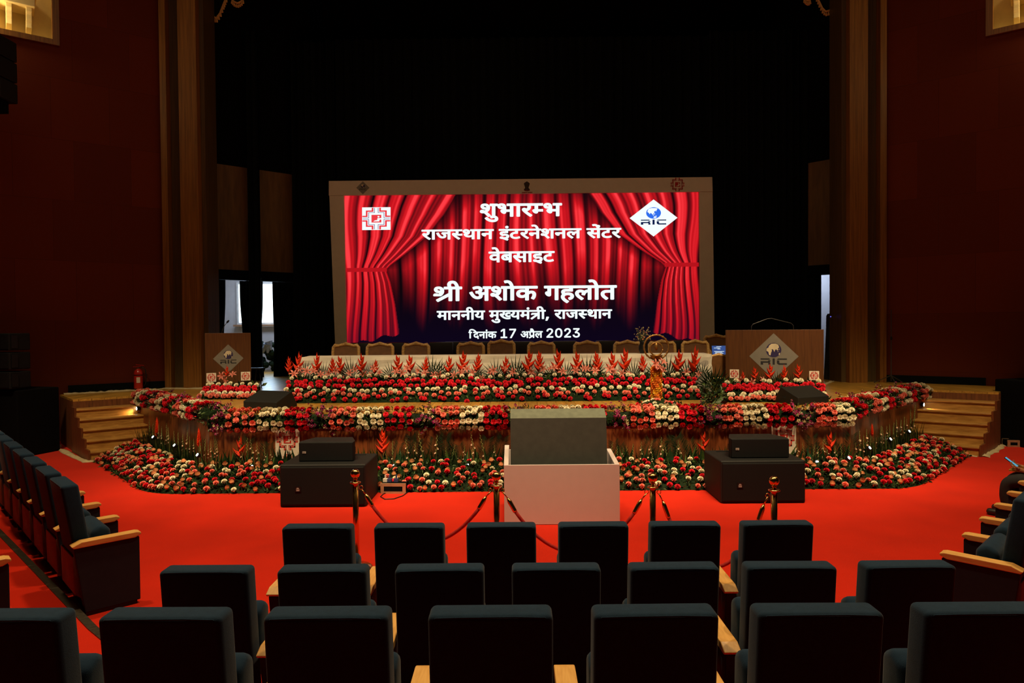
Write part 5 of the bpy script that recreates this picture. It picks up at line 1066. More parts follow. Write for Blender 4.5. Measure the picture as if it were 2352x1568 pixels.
mb = MB(); mb.prism(pr, -0.565, 0.565, TY); mb.mat(1)
ob = mb.build('housing', [M['board'], M['board_edge']], t)
for p_ in ob.data.polygons:
    if p_.normal.z > 0.6: p_.material_index = 1
T0 = Matrix.Translation((0.03, 0.142, 0.30)) @ face_to((0, -1, 0.116))
mb = MB(); mb.lathe([(0.028, 0.0), (0.028, 0.004)], 16, T0 @ Matrix.Translation((0, 0.075, 0.0))); mb.build('cable_hole', M['hole'], t)
mb = MB(); mb.tube([T0 @ Vector(v) for v in ((0.005, 0.06, 0.006), (-0.03, 0.02, 0.012), (-0.09, -0.05, 0.012), (-0.14, -0.12, 0.01))], 0.004, 5); mb.tube([T0 @ Vector(v) for v in ((-0.01, 0.055, 0.006), (0.02, 0.02, 0.012), (0.035, -0.06, 0.012))], 0.004, 5); mb.build('cable', M['metal_dark_l'], t)

# ================================================================== ROPE BARRIER
posts = []
for i, (px, py, d) in enumerate(((816, 1077, 6.40), (1140, 1083, 6.22), (1499, 1086, 6.16), (1778, 1093, 6.02))):
    p = at(px, py, d); posts.append(Vector((p.x, d, 0))); zt = p.z
    t = thing('stanchion', ['brass rope post between the first two seats of the front row', 'brass rope post at the edge of the white box', 'brass rope post between the white box and the far subwoofer', 'brass rope post in front of the far subwoofer badge'][i], 'rope post', (p.x, d, 0), 0, 'rope barrier posts')
    mb = MB(); mb.lathe([(0.155, 0), (0.155, 0.012), (0.13, 0.03), (0.05, 0.045), (0.03, 0.07)], 24); mb.build('base', M['brass'], t, smooth=True)
    mb = MB(); mb.lathe([(0.0275, 0.05), (0.0275, zt - 0.135)], 16); mb.build('pole', M['brass'], t, smooth=True)
    mb = MB(); mb.lathe([(0.028, zt - 0.137), (0.05, zt - 0.130), (0.052, zt - 0.122), (0.03, zt - 0.117)], 20); mb.build('ring_collar', M['brass'], t, smooth=True)
    mb = MB(); mb.lathe([(0.016, zt - 0.118), (0.014, zt - 0.10), (0.022, zt - 0.092), (0.018, zt - 0.084)], 14); mb.ball(0.043, (0, 0, zt - 0.043), 20, 12); mb.build('finial', M['brass'], t, smooth=True)
    posts[-1].z = zt
for i, (a, b, sag) in enumerate(((0, 1, 0.50), (1, 2, 0.56), (2, 3, 0.66))):
    A, B = posts[a].copy(), posts[b].copy(); A.z -= 0.16; B.z -= 0.16; d = (B - A).normalized(); d.z = 0; A += d * 0.055; B -= d * 0.055
    t = thing('barrier_rope', ['red velvet rope sagging in front of the left subwoofer', 'red velvet rope sagging across the white box', 'red velvet rope sagging deepest, nearest the far subwoofer'][i], 'rope', A, 0, 'barrier ropes')
    n = 24; pts = []
    for k in range(n + 1):
        u = k / n; pts.append(A.lerp(B, u) - A + Vector((0, -0.03 * math.sin(PI * u), -sag * (1 - (2 * u - 1) ** 2) ** 0.9)))
    mb = MB(); mb.tube(pts[2:-2], 0.0165, 8); mb.build('velvet', M['rope'], t, smooth=True)
    for q in (pts[:3], pts[:-4:-1]):
        mb = MB(); e = q[0].lerp(q[2], 0.42); mb.tube([e, e.lerp(q[2], 0.3), q[2], q[2] + (q[2] - q[1]) * 0.12], [0.010, 0.021, 0.0205, 0.020], 10); mb.build('end_cap', M['brass'], t, smooth=True)
        mb = MB(); mb.tube([q[0] + Vector((0.018 * math.cos(s_), 0, 0.018 * math.sin(s_) - 0.012)) for s_ in [k * PI / 5 for k in range(11)]], 0.0035, 5); mb.tube([q[0] + Vector((0, 0, -0.025)), e], 0.006, 6); mb.build('hook', M['brass'], t, smooth=True)

# ================================================================== SMALL THINGS
# fire extinguisher
pe = Vector((-8.43, 14.83)); t = thing('fire_extinguisher', 'red fire extinguisher standing at the top of the left stairs', 'extinguisher', (pe.x, pe.y, SZ), R(15))
pe_h = 1.0; r_ = 0.088
mb = MB(); mb.lathe([(r_, 0), (r_ * 1.02, 0.02), (r_ * 1.02, 0.03)], 20); mb.build('foot_ring', M['metal_dark'], t, smooth=True)
mb = MB(); mb.lathe([(r_ * .96, 0.02), (r_, 0.05), (r_, 0.36), (r_ * .86, 0.42), (r_ * .4, 0.455), (0.025, 0.465)], 20); mb.build('cylinder', M['red_paint'], t, smooth=True)
mb = MB(); mb.lathe([(r_ * 1.01, 0.315), (r_ * 1.01, 0.335)], 20); mb.build('band', M['metal_dark'], t)
mb = MB(); mb.tube([(0, 0, 0.46), (0, 0, 0.50)], 0.02, 8); mb.build('valve', M['metal_dark_l'], t)
mb = MB(); mb.box(-0.10, 0.05, -0.012, 0.012, 0.50, 0.512); mb.box(-0.12, 0.04, -0.012, 0.012, 0.535, 0.547, Matrix.Rotation(R(8), 4, 'Y')); mb.build('handle', M['red_paint'], t)
mb = MB(); mb.tube([(0.02, 0, 0.49), (0.08, 0, 0.50), (0.14, 0, 0.44), (0.16, 0, 0.30), (0.14, 0, 0.14), (0.11, 0, 0.08)], 0.010, 6); mb.build('hose', M['cable'], t, smooth=True)
mb = MB(); T0 = Matrix.Translation((0.02, -r_ * 1.0, 0.22)) @ face_to((0.15, -1, 0)); mb.box(-0.035, 0.035, -0.06, 0.06, 0, 0.003, T0); mb.build('instruction_label', M['sign_white'], t)
# tripod stand by the right wall
pt = Vector((7.93, 14.81)); t = thing('microphone_stand', 'thin black tripod microphone stand against the dark wall beyond the broad lectern', 'microphone stand', (pt.x, pt.y, SZ))
mb = MB(); mb.tube([(0, 0, 0.06), (0, 0, 1.6)], 0.011, 6); mb.build('pole', M['metal_dark_l'], t)
for a in (0.3, 2.4, 4.5): mb = MB(); mb.tube([(0, 0, 0.18), (0.34 * math.cos(a), 0.34 * math.sin(a), 0.01)], 0.010, 5); mb.build('leg', M['metal_dark_l'], t)
mb = MB(); mb.lathe([(0.02, 0.95), (0.024, 0.98), (0.02, 1.02)], 8); mb.build('clutch', M['metal_dark'], t)
# draped equipment beside the right pilaster
Y = 15.95; a, b = at(1907, 720, Y), at(1952, 720, Y)
t = thing('draped_rack', 'equipment rack under a dark cloth in the right doorway', 'equipment rack', ((a.x + b.x) / 2, Y, SZ)); hw = (b.x - a.x) / 2; hh = a.z - SZ
mb = MB(); n = 20; ring = []
for k in range(n): ring.append((math.cos(2 * PI * k / n), math.sin(2 * PI * k / n)))
lv = [(0.0, 1.12), (0.3, 1.06), (0.7, 1.0), (0.97, 0.98), (1.0, 0.9)]; vs = []
for z, s in lv:
    for k, (x, y) in enumerate(ring):
        q = max(abs(x), abs(y)); w_ = 1 + 0.05 * math.sin(k * 2.5) * (1 - z); vs.append((x / q * hw * s * w_, y / q * 0.3 * s * w_, z * hh))
fs = [(j * n + k, j * n + (k + 1) % n, (j + 1) * n + (k + 1) % n, (j + 1) * n + k) for j in range(len(lv) - 1) for k in range(n)] + [tuple(range((len(lv) - 1) * n, len(lv) * n))]
M['tarp'] = mat('dark_plastic_cover', (0.035, 0.032, 0.033), 0.45, var=0.5, scale=6, bump=0.6, bscale=14)
mb.add(vs, fs); mb.build('cover', M['tarp'], t)
mb = MB(); q = at(1908, 727, Y - 0.33) - t.location; mb.ball(0.012, q, 8, 5); mb.build('indicator_light', M['e_blueled'], t)
mic('gooseneck microphone leaning above the draped equipment rack', (1927, 713), [(1927, 713), (1926, 690), (1920, 670), (1916, 660)], 15.9)
# JDA style sign boards on the stage front
for lab, px, half_ in (('red and white emblem sign with lettering on the stage front above the left subwoofer', 661, False), ('red and white emblem sign on the stage front half hidden by a small speaker', 1800, True)):
    a = at(px, 1053, 10.385); s = small_sign(lab, (a.x, 10.385, a.z + (0.02 if px > 1000 else 0)), 0.185, 0.0, sub=True)
# small signs at the lectern flower beds
for lc_, w_, sgn, lab, px, py, Y in (lambda q: [(lec if i < 2 else lec2, (HW1 if i < 2 else HW2) - (0.105 if i < 2 else 0.16), (-1, 1)[i % 2], *r) for i, r in enumerate(q)])((('small emblem sign at the narrow lectern, on the extinguisher side', 488, 877, 12.92), ('small emblem sign at the narrow lectern, on the curtain side', 561, 876, 12.92), ('small emblem sign at the broad lectern, on the table side', 1691, 871, 12.1), ('small emblem sign at the broad lectern, on the dark wall side', 1862, 871, 12.1))):
    a = at(px, py, Y); q = Matrix.Rotation(lc_.rotation_euler.z, 3, 'Z') @ Vector((sgn * w_, -0.13, 0)); s = small_sign(lab, (lc_.location.x + q.x, lc_.location.y + q.y, a.z), 10.2 / F * Y, 0.08); s.rotation_euler = lc_.rotation_euler
# flight case with cables, small boxes
def small_case(label, p, sx, sy, sz, rz, plugs=True):
    t = thing('cable_case', label, 'equipment case', p, rz)
    mb = MB(); mb.box(-sx, sx, -sy, sy, 0.0, sz); mb.build('body', M['black'], t)
    e = MB(); w_ = 0.022
    for s in (-1, 1):
        e.box(-sx - .004, sx + .004, s * sy - (w_ if s > 0 else .004), s * sy + (.004 if s > 0 else w_), sz - 0.035, sz + 0.004); e.box(-sx - .004, sx + .004, s * sy - (w_ if s > 0 else .004), s * sy + (.004 if s > 0 else w_), 0, 0.03)
        for q in (-1, 1): e.box(s * sx - (.04 if s > 0 else .005), s * sx + (.005 if s > 0 else .04), q * sy - .006, q * sy + .006, 0, sz + .003)
    e.build('edge_trim', M['case_wood'], t)
    if plugs:
        for k, (x, m_) in enumerate(((-sx * .8, 'white_plastic'), (-sx * .45, 'blue_plastic'), (sx * .1, 'blue_plastic'))):
            mb = MB(); mb.box(x - 0.03, x + 0.03, -0.03, 0.03, sz, sz + 0.05); mb.lathe([(0.012, sz + .05), (0.012, sz + .1)], 8, Matrix.Translation((x, 0, 0))); mb.build('plug', M[m_], t, bevel=0.004)
    return t
pc = onz(906, 1131, 0); small_case('small wood-edged equipment case on the carpet beside the left subwoofer', (pc.x, pc.y + 0.06, 0.0), 0.17, 0.12, 0.135, R(-3))
mb = MB(); pts = [onz(x, y, 0.008) for x, y in ((895, 1128), (880, 1134), (874, 1140), (884, 1146), (905, 1145), (925, 1138), (936, 1130), (940, 1122))]
sm = []
for a, b in zip(pts, pts[1:]):
    for k in range(5): sm.append(a.lerp(b, k / 5))
mb.tube(sm + [pts[-1]], 0.007, 5); tag(mb.build('power_cable', M['cable'], smooth=True), 'black cable looping on the carpet in front of the small equipment case', 'cable')
pc = onz(2322, 1024, 0); small_case('small cable box on the carpet by the right stairs', (pc.x, pc.y, 0), 0.10, 0.10, 0.12, R(-10), False)
mb = MB(); pts = [Vector((pc.x - 0.34 + 0.16 * math.cos(a * 0.7), pc.y + 0.15 + 0.16 * math.sin(a * 0.7), 0.012 + 0.004 * a)) for a in range(24)]; mb.tube(pts, 0.009, 5); tag(mb.build('coiled_cable', M['cable'], smooth=True), 'coil of black cable beside the small cable box', 'cable')
pc = onz(129, 1028, 0); t = thing('tape_box', 'tiny red and white box on the carpet in the left corner', 'box', (pc.x, pc.y, 0), R(10))
mb = MB(); mb.box(-0.08, 0.08, -0.05, 0.05, 0, 0.05); mb.build('carton', M['white_plastic'], t, bevel=0.004); mb = MB(); mb.box(-0.06, 0.06, -0.03, 0.03, 0.05, 0.054); mb.build('red_label', M['sign_red'], t)
pc = onz(2120, 1057, 0); t = thing('floor_box', 'small black box on the carpet at the right end of the flower bed', 'box', (pc.x, pc.y, 0), R(20)); mb = MB(); mb.box(-0.09, 0.09, -0.07, 0.07, 0, 0.11); mb.build('casing', M['black'], t, bevel=0.006); mb = MB(); mb.tube([(0.09, 0, 0.03), (0.2, 0.05, 0.01), (0.4, 0.02, 0.008)], 0.006, 5); mb.build('lead', M['white_plastic'], t)
# pale dust sheets along stage and stairs
def sheet_strip(label, pts, z, wd):
    mb = MB(); P = [onz(*q, z) if abs(q[0]) > 30 else Vector((*q, z)) for q in pts]; ps_ = []
    for a, b in zip(P, P[1:]):
        for k in range(6): ps_.append(a.lerp(b, k / 6))
    ps_.append(P[-1]); vs = []; n = 5
    for i, p in enumerate(ps_):
        d = (ps_[min(i + 1, len(ps_) - 1)] - ps_[max(i - 1, 0)]).normalized(); q = Vector((-d.y, d.x, 0)); w_ = wd * (0.8 + 0.5 * rng.random())
        for k in range(n): vs.append(p + q * (w_ * (k / (n - 1) - 0.5)) + Vector((0, 0, 0.004 + (0.03 * rng.random() if 0 < k < n - 1 else 0))))
    m_ = len(ps_); mb.add(vs, [(i * n + k, (i + 1) * n + k, (i + 1) * n + k + 1, i * n + k + 1) for i in range(m_ - 1) for k in range(n - 1)])
    o = tag(mb.build('dust_sheet', M['sheet'], smooth=True), label, 'sheet'); md = o.modifiers.new('thick', 'SOLIDIFY'); md.thickness = 0.004; return o
sheet_strip('long pale sheet rolled along the stage edge under the left wall', [(WL0 + WLD * t_ + WLN * 0.27).to_tuple() for t_ in (2.0, 1.6, 1.2, 0.8, 0.4, 0.1)] + [(-7.0, 15.0), (-6.5, 14.6)], SZ, 0.2)
sheet_strip('pale sheet folded at the foot of the left stairs', [(140, 1032), (168, 1048), (199, 1061), (245, 1057), (308, 1048)], 0, 0.12)
sheet_strip('broad pale sheet at the foot of the right stairs', [(2295, 1020), (2275, 1034), (2248, 1048)], 0, 0.26)
sheet_strip('thin pale sheet edge along the lowest right stair', [(2246, 1049), (2200, 1044), (2140, 1038)], 0, 0.07)
sheet_strip('pale folded paper lying on the stage beside the broad lectern', [(1889, 884), (1900, 880), (1912, 876)], SZ, 0.10)
# heap of wrapped bouquets under the bright window
pb = at(615, 860, 21.2); t = thing('bouquet_heap', 'heap of wrapped bouquets under the bright window', 'bouquet', (pb.x, 21.3, SZ))
mb = MB()
for k in range(26): mb.ball(rng.uniform(0.06, 0.14), (rng.uniform(-.3, .3), rng.uniform(-.2, .2), 0.06 + 0.8 * rng.random() ** 1.2), 6, 4)
mb.build('greenery', M['leaf_dark'], t)
M['wrap'] = mat('clear_wrapping', (0.20, 0.22, 0.26), 0.2, var=0.3, scale=20)
mb = MB()
for k in range(4):
    x, z = rng.uniform(-.2, .2), rng.uniform(0.35, 0.7); mb.lathe([(0.03, 0), (0.10, 0.2), (0.13, 0.27)], 7, Matrix.Translation((x, -0.24, z)) @ Matrix.Rotation(rng.uniform(-.6, .6), 4, 'Y'))
mb.build('wrapping', M['wrap'], t)
t = thing('folding_stand', 'slim dark folding stand on the stage beside the narrow lectern', 'stand', (at(590, 870, 15.0).x, 15.0, SZ))
for x in (-0.06, 0.1): mb = MB(); mb.tube([(x, 0, 0), (x * 0.4, 0.05, 0.42)], 0.012, 5); mb.build('leg', M['metal_dark'], t)
mb = MB(); mb.box(-0.2, 0.12, -0.1, 0.16, 0.42, 0.45); mb.build('top', M['metal_dark'], t)

# ================================================================== SEATED PERSON AT THE RIGHT EDGE
def skin_mesh(name, chains, m, parent=None, sub=2):
    """chains: list of [(co, radius), ...]; the first vertex of later chains may be ('@', i) = joint already placed"""
    vs = []; es = []; rad = []
    for ch in chains:
        prev = None
        for it in ch:
            if it[0] == '@': k = it[1]
            else: vs.append(it[0]); rad.append(it[1]); k = len(vs) - 1
            if prev is not None: es.append((prev, k))
            prev = k
    me = bpy.data.meshes.new(name); me.from_pydata(vs, es, []); me.materials.append(m); o = link(name, me, parent)
    sk = o.modifiers.new('skin', 'SKIN'); sk.use_smooth_shade = True
    for i, r_ in enumerate(rad):
        d = me.skin_vertices[0].data[i]; rr = r_ if isinstance(r_, tuple) else (r_, r_); d.radius = rr; d.use_root = (i == 0)
    sb = o.modifiers.new('sub', 'SUBSURF'); sb.levels = sub; sb.render_levels = sub
    return o
kp = 6; sp_ = oR + rR * (0.63 * kp)
per = thing('person', 'seated person in dark clothes holding a lit phone over a notepad', 'person', (sp_.x, sp_.y, -0.07), aR)
# local frame: +y forward, x to the sitter's right, seat at z 0.45
hipz = 0.50
def hand(ch, wi, w, dirv, side, curl):
    """palm and five fingers grown from the wrist vertex index wi at point w, pointing along dirv"""
    d = Vector(dirv).normalized(); s = Vector(side).normalized(); n = d.cross(s)
    base = len_so_far(ch)
    palm = w + d * 0.045
    ch.append([('@', wi), (palm.to_tuple(), (0.034, 0.020)), ((w + d * 0.078).to_tuple(), (0.036, 0.016))])
    pk = len_so_far(ch) - 1
    for i, (off, L) in enumerate(((-0.030, 0.066), (-0.010, 0.075), (0.010, 0.070), (0.029, 0.055))):
        b0 = w + d * 0.085 + s * off; q1 = b0 + (d * 0.9 - n * curl * 0.5) * L * 0.42; q2 = q1 + (d * 0.5 - n * curl) * L * 0.34; q3 = q2 + (d * 0.1 - n * curl * 1.1) * L * 0.26
        ch.append([('@', pk), (b0.to_tuple(), 0.0095), (q1.to_tuple(), 0.009), (q2.to_tuple(), 0.0082), (q3.to_tuple(), 0.0072)])
    t0 = w + d * 0.03 - s * 0.034; t1 = t0 + (d * 0.6 - s * 0.5 - n * 0.5 * curl) * 0.045; t2 = t1 + (d * 0.9 - n * 0.3 * curl) * 0.034
    ch.append([('@', pk - 1), (t0.to_tuple(), 0.012), (t1.to_tuple(), 0.0105), (t2.to_tuple(), 0.0085)])
def len_so_far(ch): return sum(1 for c in ch for it in c if it[0] != '@')
ch = [[((0, -0.08, hipz), (0.15, 0.11)), ((0, -0.11, 0.72), (0.14, 0.10)), ((0, -0.09, 0.95), (0.17, 0.10)), ((0, -0.06, 1.03), (0.07, 0.06)), ((0, -0.035, 1.10), (0.052, 0.052)), ((0, 0.0, 1.17), (0.072, 0.085)), ((0, 0.01, 1.25), (0.078, 0.095)), ((0, 0.0, 1.32), (0.06, 0.07))]]
# 0 hip 1 waist 2 chest 3 neckbase 4 neck 5.. head 7
wr = {}
for s in (-1, 1):
    ch.append([('@', 2), ((s * 0.19, -0.07, 0.96), 0.055), ((s * 0.25, 0.00, 0.76), 0.043), ((s * 0.17, 0.22, 0.62), 0.034), ((s * 0.10, 0.33, 0.635), 0.026)])
    wr[s] = (len_so_far(ch) - 1, Vector((s * 0.10, 0.33, 0.635)))
for s in (-1, 1):
    hand(ch, wr[s][0], wr[s][1], (-s * 0.25, 0.92, 0.30), (1, 0.1, 0), 0.75)
for s in (-1, 1):
    ch.append([('@', 0), ((s * 0.11, 0.08, 0.50), 0.085), ((s * 0.13, 0.42, 0.515), 0.062), ((s * 0.13, 0.47, 0.28), 0.050), ((s * 0.13, 0.44, 0.16), 0.036), ((s * 0.135, 0.55, 0.115), 0.034)])
body = skin_mesh('body', ch, M['skin'], per, 2)
fa = MB(); fa.ball(0.012, (0, 0.105, 1.215), 8, 5, (0.8, 1.2, 1.3))
for s in (-1, 1): fa.ball(0.013, (s * 0.032, 0.09, 1.245), 8, 5); fa.ball(0.022, (s * 0.085, 0.005, 1.235), 8, 5, (0.4, 0.8, 1.3))
fa.build('face', M['skin'], per, smooth=True)
ha = MB(); ha.ball(0.105, (0, -0.01, 1.285), 14, 8, (0.88, 1.02, 0.8)); ha.build('hair', M['hair'], per, smooth=True)
skin_mesh('shirt', [[((0, -0.08, 0.50), (0.165, 0.125)), ((0, -0.11, 0.72), (0.155, 0.115)), ((0, -0.09, 0.95), (0.185, 0.115)), ((0, -0.06, 1.035), (0.08, 0.07))]] + [[('@', 2), ((s * 0.195, -0.07, 0.96), 0.068), ((s * 0.252, 0.0, 0.76), 0.056), ((s * 0.18, 0.20, 0.625), 0.046), ((s * 0.125, 0.29, 0.628), 0.040)] for s in (-1, 1)], M['shirt'], per, 2)
skin_mesh('trousers', [[((0, -0.08, 0.49), (0.17, 0.12)), ((0, -0.02, 0.50), (0.16, 0.11))]] + [[('@', 1), ((s * 0.11, 0.12, 0.505), 0.105), ((s * 0.13, 0.36, 0.515), 0.092), ((s * 0.13, 0.455, 0.475), 0.088), ((s * 0.13, 0.465, 0.30), 0.080), ((s * 0.13, 0.43, 0.15), 0.072)] for s in (-1, 1)], M['trouser'], per, 2)
for s in (-1, 1):
    mb = MB(); mb.box(s * 0.135 - 0.045, s * 0.135 + 0.045, 0.40, 0.66, 0.072, 0.145); mb.build('shoe', M['leather_black'], per, bevel=0.03, smooth=True)
Xp = Matrix.Translation(per.location) @ Matrix.Rotation(aR, 4, 'Z')
t = thing('smartphone', 'smartphone with a pale blue lit screen in the seated person\'s hands', 'phone'); t.matrix_world = Xp @ Matrix.Translation((0.0, 0.44, 0.695)) @ Matrix.Rotation(R(38), 4, 'X')
mb = MB(); mb.box(-0.037, 0.037, -0.075, 0.085, -0.005, 0.004); mb.build('case', M['metal_dark'], t, bevel=0.004); mb = MB(); mb.box(-0.033, 0.033, -0.07, 0.08, 0.0042, 0.0052); mb.build('display', M['e_phone'], t)
t = thing('notepad', 'yellow-edged notepad lying on the seated person\'s lap', 'notepad'); t.matrix_world = Xp @ Matrix.Translation((0.02, 0.30, 0.605))
mb = MB(); mb.box(-0.11, 0.11, -0.15, 0.15, 0, 0.012); mb.build('pages', M['paper'], t); mb = MB(); mb.box(-0.112, 0.112, -0.152, 0.152, 0.012, 0.016); mb.build('cover', M['paper'], t)
# ================================================================== FLOWERS
fr = random.Random(41)
def carnation_mesh(name, m, seed, n=14):
    r = random.Random(seed); mb = MB()
    for rad, zc, z1, ph in ((0.86, -0.45, -0.20, 0.3), (1.0, -0.40, 0.08, 0), (0.93, -0.25, 0.36, 1.1), (0.72, -0.1, 0.60, 2.3), (0.42, 0.1, 0.74, 0.7), (0.16, 0.3, 0.80, 0)):
        vs = [(0, 0, zc)]
        for i in range(n):
            a = 2 * PI * i / n + ph; q = rad * (0.66 + r.uniform(-.04, .04)); vs.append((q * math.cos(a), q * math.sin(a), zc * 0.3 + z1 * 0.75 + r.uniform(-.03, .03)))
        for i in range(n):
            a = 2 * PI * i / n + ph; q = rad * (1 + (-0.09 if i % 2 else 0.06) + r.uniform(-.05, .05)); vs.append((q * math.cos(a), q * math.sin(a), z1 + (0.06 if i % 2 else -0.06) + r.uniform(-.05, .05)))
        mb.add(vs, [(0, 1 + i, 1 + (i + 1) % n) for i in range(n)] + [(1 + i, 1 + n + i, 1 + n + (i + 1) % n, 1 + (i + 1) % n) for i in range(n)])
    mb.lathe([(0.12, -1.1), (0.22, -0.9), (0.30, -0.4)], 6)
    return mb.mesh(name, m, smooth=False)
def rose_mesh(name, m, seed):
    r = random.Random(seed); mb = MB(); n = 9
    for rad, top, ph in ((0.86, 0.42, 0), (0.74, 0.72, 0.4), (0.54, 0.95, 0.9), (0.32, 1.04, 1.3), (0.14, 1.02, 0.2)):
        vs = [(0, 0, -0.75)]
        for sc, z in ((0.75, -0.45), (0.98, 0.0), (1.0, top * 0.7), (0.93 if rad < .9 else 1.12, top)):
            for i in range(n):
                a = 2 * PI * i / n + ph; q = rad * sc * (1 + r.uniform(-.06, .06)); vs.append((q * math.cos(a), q * math.sin(a), z + r.uniform(-.05, .05)))
        fs = [(0, 1 + (i + 1) % n, 1 + i) for i in range(n)] + [(1 + j * n + i, 1 + j * n + (i + 1) % n, 1 + (j + 1) * n + (i + 1) % n, 1 + (j + 1) * n + i) for j in range(3) for i in range(n)]
        mb.add(vs, fs)
    return mb.mesh(name, m, smooth=True)
KM = {'red': ('red_carnation', 'f_red'), 'coral': ('coral_carnation', 'f_coral'), 'white': ('cream_carnation', 'f_white'), 'peach': ('peach_rose', 'f_peach')}
FM = {k: [(carnation_mesh if k != 'peach' else rose_mesh)(nm, M[mm], 10 + s) for s in range(3)] for k, (nm, mm) in KM.items()}
RED_SOME = []
FL = {k: [] for k in KM}
def put_flower(kind, p, n, size, zone):
    z = (Vector(n) + Vector((fr.gauss(0, .13), fr.gauss(0, .13), fr.gauss(0, .13)))).normalized()
    Mx = Matrix.Translation(p) @ z.to_track_quat('Z', 'Y').to_matrix().to_4x4() @ Matrix.Rotation(fr.uniform(0, 6.28), 4, 'Z') @ Matrix.Scale(size * fr.uniform(.88, 1.1), 4)
    FL[kind].append(((Vector(p) - CAM).length, Mx, zone, fr.randrange(3)))
WORD = {'red': 'red carnation', 'coral': 'coral pink carnation', 'white': 'cream white carnation', 'peach': 'peach orange rose'}
CATS = {'red': 'carnation', 'coral': 'carnation', 'white': 'carnation', 'peach': 'rose'}
MASS_AT = {'red': 'red carnations packed in the rows of the farther flower beds', 'coral': 'coral carnations packed in the farther flower beds', 'white': 'cream carnations packed in the farther flower beds', 'peach': 'peach roses in the far ends of the low bed'}
MOST = 295
def flush_flowers():
    for kind, L in FL.items():
        L.sort(key=lambda q: q[0]); nm = KM[kind][0]
        for dist, Mx, zone, v in L[:MOST]:
            o = bpy.data.objects.new(nm, FM[kind][v]); COL.objects.link(o); o.matrix_world = Mx
            tag(o, f'{WORD[kind]} {zone}', CATS[kind], f'{WORD[kind]}s {zone}')
        if len(L) > MOST:
            mb = MB()
            for dist, Mx, zone, v in L[MOST:]:
                me = FM[kind][v]; mb.add([x.co for x in me.vertices], [tuple(p.vertices) for p in me.polygons], Mx)
            o = mb.build(nm + '_mass', M[KM[kind][1]]); tag(o, MASS_AT[kind], CATS[kind], None, 'stuff')

# ---- leaves (uncountable): small folded blades over a surface
def leaf_blades(mb, spots, size, rr):
    for p, n in spots:
        d = (Vector(n) * 0.55 + Vector((rr.gauss(0, .6), rr.gauss(0, .6), rr.gauss(0, .6)))).normalized(); s = d.cross(Vector((rr.gauss(0, 1), rr.gauss(0, 1), rr.gauss(0, 1)))).normalized()
        L = size * rr.uniform(.6, 1.4); w_ = L * rr.uniform(.14, .26); u = d.cross(s) * (L * 0.1); p = Vector(p)
        mb.mat(0 if rr.random() < 0.62 else 1)
        mb.add([p, p + d * L * .5 + s * w_ + u, p + d * L, p + d * L * .5 - s * w_ + u, p + d * L * .5], [(0, 4, 1), (1, 4, 2), (2, 4, 3), (3, 4, 0)])
LEAFS = [M['leaf_dark'], M['leaf']]
M['leaf_lit'] = mat('lit_green_leaf', (0.045, 0.085, 0.014), 0.5, var=0.5, scale=6)  # lit leaves: the highlight is put into the colour, mixed in at random
M['leaf_blade'] = mat('dark_blade_leaf', (0.010, 0.024, 0.006), 0.6, var=0.5, scale=6, spec=0.15)
LEAFS = [M['leaf_dark'], M['leaf_lit']]

# ---- garland along the stage edge
SEG = [(C2, C1), (C1, C1R), (C1R, C2R)]
def seg_frame(k):
    a, b = SEG[k]; d = (b - a); L = d.length; d = d / L; n = Vector((d.y, -d.x)); return a, d, n, L
PROF = [(-0.21, 0.00), (-0.16, 0.02), (-0.08, 0.032), (0.0, 0.02), (0.07, -0.03), (0.10, -0.10), (0.09, -0.18), (0.05, -0.25)]
def prof(t, P=None):
    P = P or PROF; ds = [math.hypot(b[0] - a[0], b[1] - a[1]) for a, b in zip(P, P[1:])]; S = sum(ds) * t
    for (a, b), l in zip(zip(P, P[1:]), ds):
        if S <= l or (a, b) == (P[-2], P[-1]):
            u = min(1, S / l); e = (b[0] - a[0], b[1] - a[1]); q = math.hypot(*e); return (a[0] + e[0] * u, a[1] + e[1] * u), (-e[1] / q, e[0] / q)
        S -= l
PROF_SIDE = [(-0.42, 0.00), (-0.34, 0.05), (-0.2, 0.085), (-0.05, 0.08), (0.05, 0.03), (0.078, -0.04), (0.065, -0.10), (0.03, -0.14)]
def garland_point(k, s, t, lift=0.0, P=None, z0=SZ):
    a, d, n, L = seg_frame(k); P = P or (PROF if k == 1 else PROF_SIDE); (o, z), (no, nz) = prof(t, P)
    p = a + d * s + n * (o + no * lift); return Vector((p.x, p.y, z0 + z + nz * lift)), Vector((n.x * no, n.y * no, nz))
def sweep_core(mb, k, P, z0, s0, s1, shrink=0.03, ends=True):
    a, d, n, L = seg_frame(k); ring = []
    for t in [i / 9 for i in range(10)]:
        (o, z), (no, nz) = prof(t, P); ring.append((o - no * shrink, z - nz * shrink))
    m_ = len(ring); vs = []
    for s in (s0, s1):
        for o, z in ring: p = a + d * s + n * o; vs.append((p.x, p.y, z0 + z))
    mb.add(vs, [(i, i + 1, m_ + i + 1, m_ + i) for i in range(m_ - 1)] + [tuple(range(m_))[::-1], tuple(range(m_, 2 * m_)), (m_ - 1, 0, m_, 2 * m_ - 1)])
mb = MB(); rr = random.Random(5)
for k in range(3):
    L = seg_frame(k)[3]; mb.mat(2); sweep_core(mb, k, PROF if k == 1 else PROF_SIDE, SZ, 0 if k == 1 else (-0.05 if k == 0 else -0.1), L + (0.05 if k == 2 else 0.1 if k == 0 else 0))
    leaf_blades(mb, [garland_point(k, rr.uniform(0, L), rr.random() ** 0.9, rr.uniform(-0.01, 0.015)) for _ in range(int(L * 300))], 0.05, rr)
tag(mb.build('garland_foliage', LEAFS + [M['leaf_dark']]), 'leafy green base of the flower garland along the stage edge', 'foliage', None, 'stuff')
ROWS = (0.20, 0.38, 0.56, 0.74, 0.92)
cnt = {}
ORCH = []
